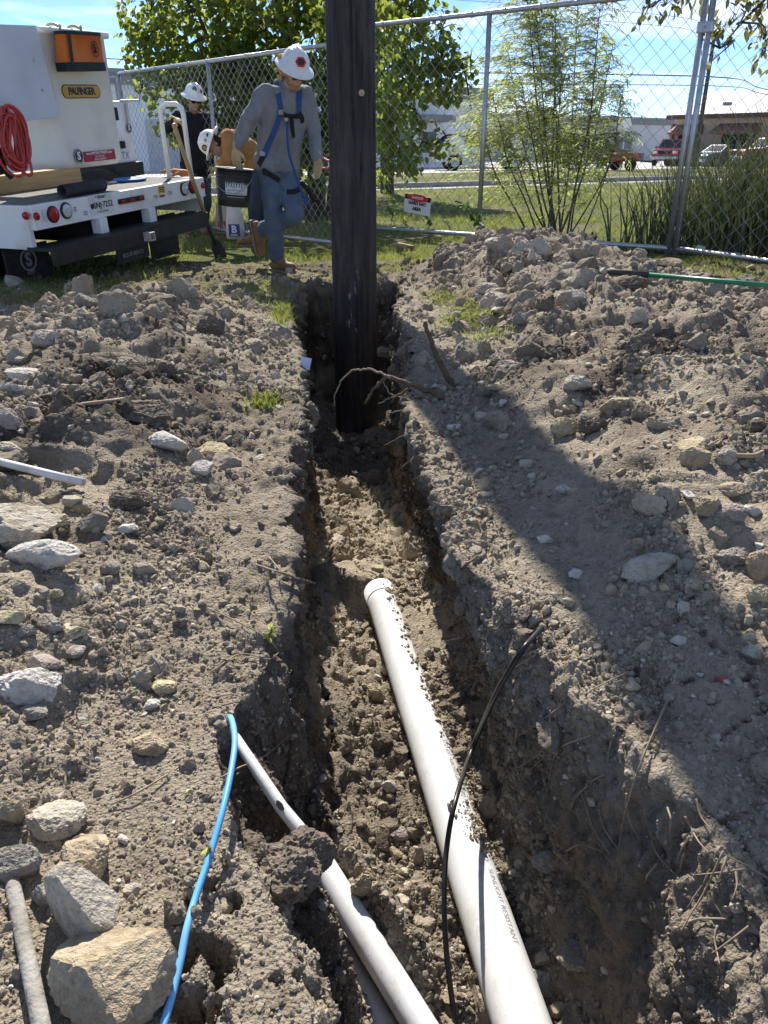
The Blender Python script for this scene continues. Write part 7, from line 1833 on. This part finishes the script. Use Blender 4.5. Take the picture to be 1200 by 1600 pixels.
decal(hbv, 470, 97, 8, RED, hto, root, 1.15, "red_emblem", 6); o = decal(hbv, 470, 97, 5.2, NAVY, hto, root, 1.2, "emblem_bar", 6, .0035); decal(hbv, 462, 70, 6, mat("sticker_blue", (.05, .16, .45), .5), hto, root, 1, "gear_sticker", 12); decal(hbv, 462, 70, 3, HAT, hto, root, 1, "gear_centre", 10, .0035); decal(hbv, 451, 76, 3.5, mat("sticker_tan", (.5, .4, .3), .6), hto, root, .8, "small_sticker", 3)
harness = empty("safety_harness", (0, 0, 0)); harness.parent = root; harness.matrix_parent_inverse = Matrix.Identity(4)
bpy.data.objects.remove(harness, do_unlink=True)
hs = ribbon(tbv, [(427, 117), (431, 130), (435, 150), (438, 172)], .046, "shoulder_strap", STRAP, root, root)
ribbon(tbv, [(466, 128), (467, 142), (467, 160), (467, 176)], .046, "shoulder_strap", STRAP, root, root)
ribbon(tbv, [(437, 176), (433, 192), (426, 210), (418, 228), (412, 244)], .046, "chest_strap", STRAP, root, root)
ribbon(tbv, [(438, 175), (446, 180), (456, 181), (466, 180)], .034, "sternum_strap", STRAPB, root, root, .010)
ribbon(tbv, [(466, 176), (471, 184), (472, 192)], .042, "side_strap", STRAPB, root, root); ribbon(tbv, [(454, 184), (456, 200), (457, 214)], .034, "strap_tail", STRAPB, root, root, .014)
ribbon(tbv, [(414, 240), (409, 250), (405, 258)], .05, "hip_strap", STRAPB, root, root); ribbon(pbv, [(403, 258), (412, 266), (424, 274), (436, 282)], .044, "leg_strap", STRAPB, root, root); ribbon(pbv, [(448, 300), (458, 300), (470, 296)], .044, "leg_strap", STRAPB, root, root)
for bv, px, py, sz_ in ((tbv, 437, 175, .05), (tbv, 463, 181, .045), (tbv, 446, 186, .036), (tbv, 411, 241, .05), (pbv, 415, 270, .045)):
    p, nr = cast(bv, px, py, .016)
    if p is not None: b = MB(); b.rbox(p - root.location, (sz_, sz_ * .8, .012), .004, rot=nr.to_track_quat('Z', 'Y').to_matrix()); b.build("buckle", BUCKLE if sz_ in (.036, .05) else STRAPB, root)
lp = [cast(tbv, 447, 190, .02)[0], upD(450, 230, 7.30), upD(458, 262, 7.30), upD(470, 296, 7.30), upD(479, 312, 7.32), upD(478, 320, 7.32), upD(474, 300, 7.31)]
b = MB(); b.tube([q - root.location for q in spline([q for q in lp if q is not None], 6)], .011, 7); b.build("lanyard", STRAP, root, True)
b = MB(); b.tube([q - root.location for q in spline([upD(470, 284, 7.6), upD(482, 298, 7.66), upD(492, 315, 7.7)], 5)], .022, 7); b.build("hanging_strap", STRAPB, root, True)
# the pail he carries
PAIL = mat("pail_black", (.016, .016, .017), .45, (.03, .03, .03), 10); pt, pb_ = upD(366, 263, 7.26), upD(366, 322, 7.26)
pail = empty("pail", pb_); tag(pail, "black plastic pail with a white label carried by the walking man", "bucket"); PH = (pt - pb_).length; tilt = Matrix.Rotation(R(5), 4, 'Y')
b = MB(); b.lathe([(.001, .004), (.125, .0), (.130, .006), (.146, PH * .74), (.156, PH * .75), (.156, PH * .78), (.148, PH * .79), (.150, PH * .86), (.158, PH * .87), (.158, PH * .90), (.150, PH * .905), (.152, PH * .975), (.162, PH * .98), (.163, PH), (.152, PH * 1.0), (.149, PH * .8), (.135, .05)], 40, mat=tilt); b.build("pail_body", PAIL, pail, True)
b = MB(); b.lathe([(.160, PH * .985), (.166, PH * .99), (.166, PH * 1.008), (.158, PH * 1.012), (.152, PH * 1.004)], 40, mat=tilt); b.build("rim", mat("pail_rim_worn", (.30, .30, .30), .5, (.10, .10, .10), 20), pail, True)
b = MB(); b.lathe([(.001, PH * .80), (.08, PH * .82), (.15, PH * .70)], 24, mat=tilt @ Matrix.Translation((-.03, .02, 0))); b.build("slurry", mat("grey_slurry", (.16, .16, .155), .9, (.09, .09, .088), 30, bump=1, bscale=50), pail)
b = MB(); vs = []
for k in range(13):
    a = R(-112 + 82 * k / 12)
    for z in (.10, PH * .70): vs.append(tilt @ V3(((.1335 + .0135 * z / PH / .74) * math.cos(a), (.1335 + .0135 * z / PH / .74) * math.sin(a), z)))
b.add(vs, [(2 * k, 2 * k + 2, 2 * k + 3, 2 * k + 1) for k in range(12)]); lab = b.build("label", mat("label_white", (.66, .66, .65), .6, (.5, .5, .5), 30), pail)
for q in range(5):
    b = MB(); vs = []; z = PH * (.62 - .09 * q)
    for k in range(9):
        a = R(-104 + (62 - 8 * (q % 2)) * k / 8)
        for dz in (0, .006): vs.append(tilt @ V3((.1465 * math.cos(a), .1465 * math.sin(a), z + dz)))
    b.add(vs, [(2 * k, 2 * k + 2, 2 * k + 3, 2 * k + 1) for k in range(8)]); b.build("print_line", INK, lab)
b = MB(); b.tube([tilt @ V3((.165 * math.cos(R(a)), .165 * math.sin(R(a)) - .01, PH * .86 - .15 * math.sin(R((a + 175) * 180 / 170)))) for a in range(-175, -4, 10)], .003, 6); b.build("bail_handle", BUCKLE, pail, True)

# ---- the man in black sweater holding the shovel
J = dict(topname="black_sweater", pel=upD(306, 262, 11.2), neck=upD(301, 180, 11.15), head=upD(303, 155, 11.02), sh0=upD(281, 183, 11.0), sh1=upD(327, 186, 11.3), el0=upD(260, 200, 10.85), wr0=upD(273, 187, 10.62), el1=upD(336, 225, 11.35), wr1=upD(330, 258, 11.2),
         hip0=upD(297, 268, 11.1), hip1=upD(317, 269, 11.3), kn0=upD(299, 318, 11.0), kn1=upD(321, 319, 11.15), hd0=V3((.9, -.1, -.1)), hd1=V3((0, 0, -1)), face=V3((.45, -.80, -.42)), up=V3((.2, -.25, .95)))
for k, px in (('an0', 300), ('an1', 322)):
    g = up(px, 366, 0); J[k] = V3((g.x, 11.15, .115))
root, body, bbv, top, tbv, pants, pbv = figure("man in black sweater and white hard hat holding the shovel behind the truck", J, BLACKS, DENIMD, .15, 1.0, SKIN2, True, .03)
for k in ('an0', 'an1'): boot(root, J[k], J[k] + V3((.05, -.2, 0)))
hand(root, J['wr0'], (.85, -.25, -.25), (.2, .2, -.95), (.2, -.95, 0), GLOVE, .8); hand(root, J['wr1'], (0, -.1, -1), (-.8, 0, 0), (0, -1, 0), GLOVE, .5)
hto, hbv = hat(root, J['head'], J['face'], J['up'].normalized()); sunglasses(root, J['head'], J['face'].normalized(), J['up'].normalized())
decal(hbv, 304, 139, 3.8, mat("sticker_green_grey", (.10, .14, .13), .5), hto, root, 1, "round_sticker"); decal(hbv, 314, 143, 3.4, NAVY, hto, root, .9, "dark_emblem", 4)
skin_over("short_hair", [('e', J['head'] - J['face'].normalized() * .03 - V3((0, 0, .01)), (.08, .075, .075))], .01, HAIRD, root, 1)
# ---- the man bending over, in brown canvas jacket
J = dict(topname="canvas_jacket", pel=upD(405, 246, 9.9), neck=upD(350, 222, 9.7), head=upD(336, 226, 9.62), sh0=upD(356, 214, 9.50), sh1=upD(362, 222, 9.88), el0=upD(356, 247, 9.45), wr0=upD(342, 256, 9.40), el1=upD(362, 252, 9.9), wr1=upD(350, 275, 9.9),
         hip0=upD(402, 256, 9.8), hip1=upD(406, 256, 10.02), kn0=upD(397, 310, 9.75), kn1=upD(405, 312, 10.0), hd0=V3((-.5, 0, -1)), hd1=V3((-.3, 0, -1)), face=V3((-.42, -.18, -.88)), up=V3((-.92, -.05, .36)))
for k, px, Dd in (('an0', 399, 9.85), ('an1', 408, 10.05)):
    g = upD(px, 372, Dd); J[k] = V3((g.x, Dd, .115))
root, body, bbv, top, tbv, pants, pbv = figure("man in brown canvas jacket bending down behind the pail", J, BROWN, DENIMD, .16, .98, SKIN2, False, .02)
for k in ('an0', 'an1'): boot(root, J[k], J[k] + V3((-.19, -.06, 0)))
hand(root, J['wr0'], (-.4, -.1, -1), (-.8, 0, .2), (0, -1, 0), GLOVE, .6); hand(root, J['wr1'], (-.3, -.1, -1), (-.8, 0, .2), (0, -1, 0), GLOVE, .6)
hto, hbv = hat(root, J['head'], J['face'], J['up'].normalized()); fh, uh = J['face'].normalized(), J['up'].normalized()
decal(hbv, 320, 231, 5, NAVY, hto, root, 1, "round_sticker"); decal(hbv, 320, 231, 3.4, mat("sticker_brown", (.3, .16, .08), .6), hto, root, 1, "sticker_centre", 14, .0035); decal(hbv, 324, 211, 3.6, NAVY, hto, root, .5, "squiggle_sticker", 5); decal(hbv, 321, 219, 2.8, GREYT, hto, root, .8, "faint_sticker")
skin_over("short_hair", [('e', J['head'] - fh * .03 - uh * .01, (.078, .078, .078))], .01, HAIRD, root, 1)

# ---- shovel leaning by the truck, gloves on the deck, two supply bags
sE = up(343, 402, .0); sT = upD(271, 193, sE.y - .55)
sh_dir = (sE - sT).normalized(); shv = empty("shovel", sE); tag(shv, "shovel with a pale wooden handle standing blade down by the truck", "shovel")
ASH = mat("ash_handle", (.50, .34, .19), .5, (.42, .275, .145), 4, stretch=(6, 6, .4)); STEELB = mat("shovel_steel", (.03, .03, .032), .5, (.06, .055, .05), 14)
Ls = (sE - sT).length; m0 = sT + sh_dir * (Ls * .74) - sE; b = MB(); b.tube([sT - sE, sT + sh_dir * .01 - sE, m0], [.014, .0215, .0215], 12); b.build("handle", ASH, shv, True)
b = MB(); b.tube([m0 - sh_dir * .02, m0 + sh_dir * .22], [.0245, .021], 12); b.build("socket", STEELB, shv, True)
sx_ = sh_dir.cross(V3((0, 1, 0))).normalized(); b = MB(); prof = [(0, .0), (.05, .075), (.12, .10), (.22, .095), (.30, .05), (.34, .0)]
vs = []; 
for t_, w_ in prof:
    for q in (-1, -.5, 0, .5, 1): vs.append(m0 + sh_dir * (.14 + t_) + sx_ * (w_ * q * .55) + V3((0, .84, -.1)) * (w_ * q * .8) * 1.0 + V3((.5, 0, 0)) * (abs(q) * .03))
b.add(vs, [(i * 5 + j, i * 5 + j + 1, (i + 1) * 5 + j + 1, (i + 1) * 5 + j) for i in range(5) for j in range(4)]); bl_ = b.build("blade", STEELB, shv, True); md = bl_.modifiers.new("thick", 'SOLIDIFY'); md.thickness = .004
GORG = mat("glove_orange", (.50, .20, .06), .75, (.38, .13, .04), 14)
gp = TM @ tl(277, 271, 'z', .03); 
gl = empty("work_gloves", gp); tag(gl, "orange leather work glove lying on the corner of the truck deck", "glove")
hand(gl, gp + V3((.06, .02, .0)), (-1, -.1, .25), (0, 0, -1), (0, -.5, 1), GORG, .25, "glove_shell", 1.25)
BAGW = mat("bag_white_film", (.62, .64, .67), .35, (.52, .54, .57), 9, bump=.4, bscale=30); BAGT = mat("bag_kraft", (.58, .53, .43), .6, (.48, .43, .34), 9, bump=.4, bscale=30); STB = mat("label_blue", (.025, .06, .30), .5)
def supply_bag(px, py, hpx, wpx, m, letter, lm, label, D_=None):
    base = up(px, py, 0); z = depth(base); h, w = hpx * z / FPX, wpx * z / FPX; bg = empty("supply_bag", base); tag(bg, label, "bag")
    b = MB(); rings = []
    for t_, sx, sy in ((0, .92, .5), (.04, 1, .6), (.3, 1.02, .62), (.6, .92, .55), (.85, .78, .30), (.97, .72, .10), (1, .70, .05)):
        rings.append([((x - .5) * w * sx, (y - .5) * w * sy + .01 * math.sin(9 * x), h * t_) for x, y in rrect(1, 1, .25, 4)])
    loft(b, rings); n_ = len(rings[0]); b.f += [tuple(range(n_))[::-1], tuple(range(6 * n_, 7 * n_))]; b.m += [0, 0]; b.build("pouch", m, bg, True)
    c_ = V3((-.02 * w, -w * .315, h * .27)); b = MB(); b.rbox(c_, (w * .62, .006, w * .66), .002); lb = b.build("label_patch", lm, bg)
    text(letter, w * .55, frame(c_ + V3((0, -.0045, w * .04)), (1, 0, 0), (0, -1, 0)), WHITE, lb, "letter", bold=.004); b = MB(); b.box(c_ + V3((0, -.004, -w * .25)), (w * .4, .002, w * .06)); b.build("caption_line", WHITE, lb)
supply_bag(350, 366, 46, 22, BAGT, "A", RED, "tan supply bag with a red A label standing in the grass"); supply_bag(369, 374, 52, 27, BAGW, "B", STB, "white supply bag with a blue B label standing in the grass")
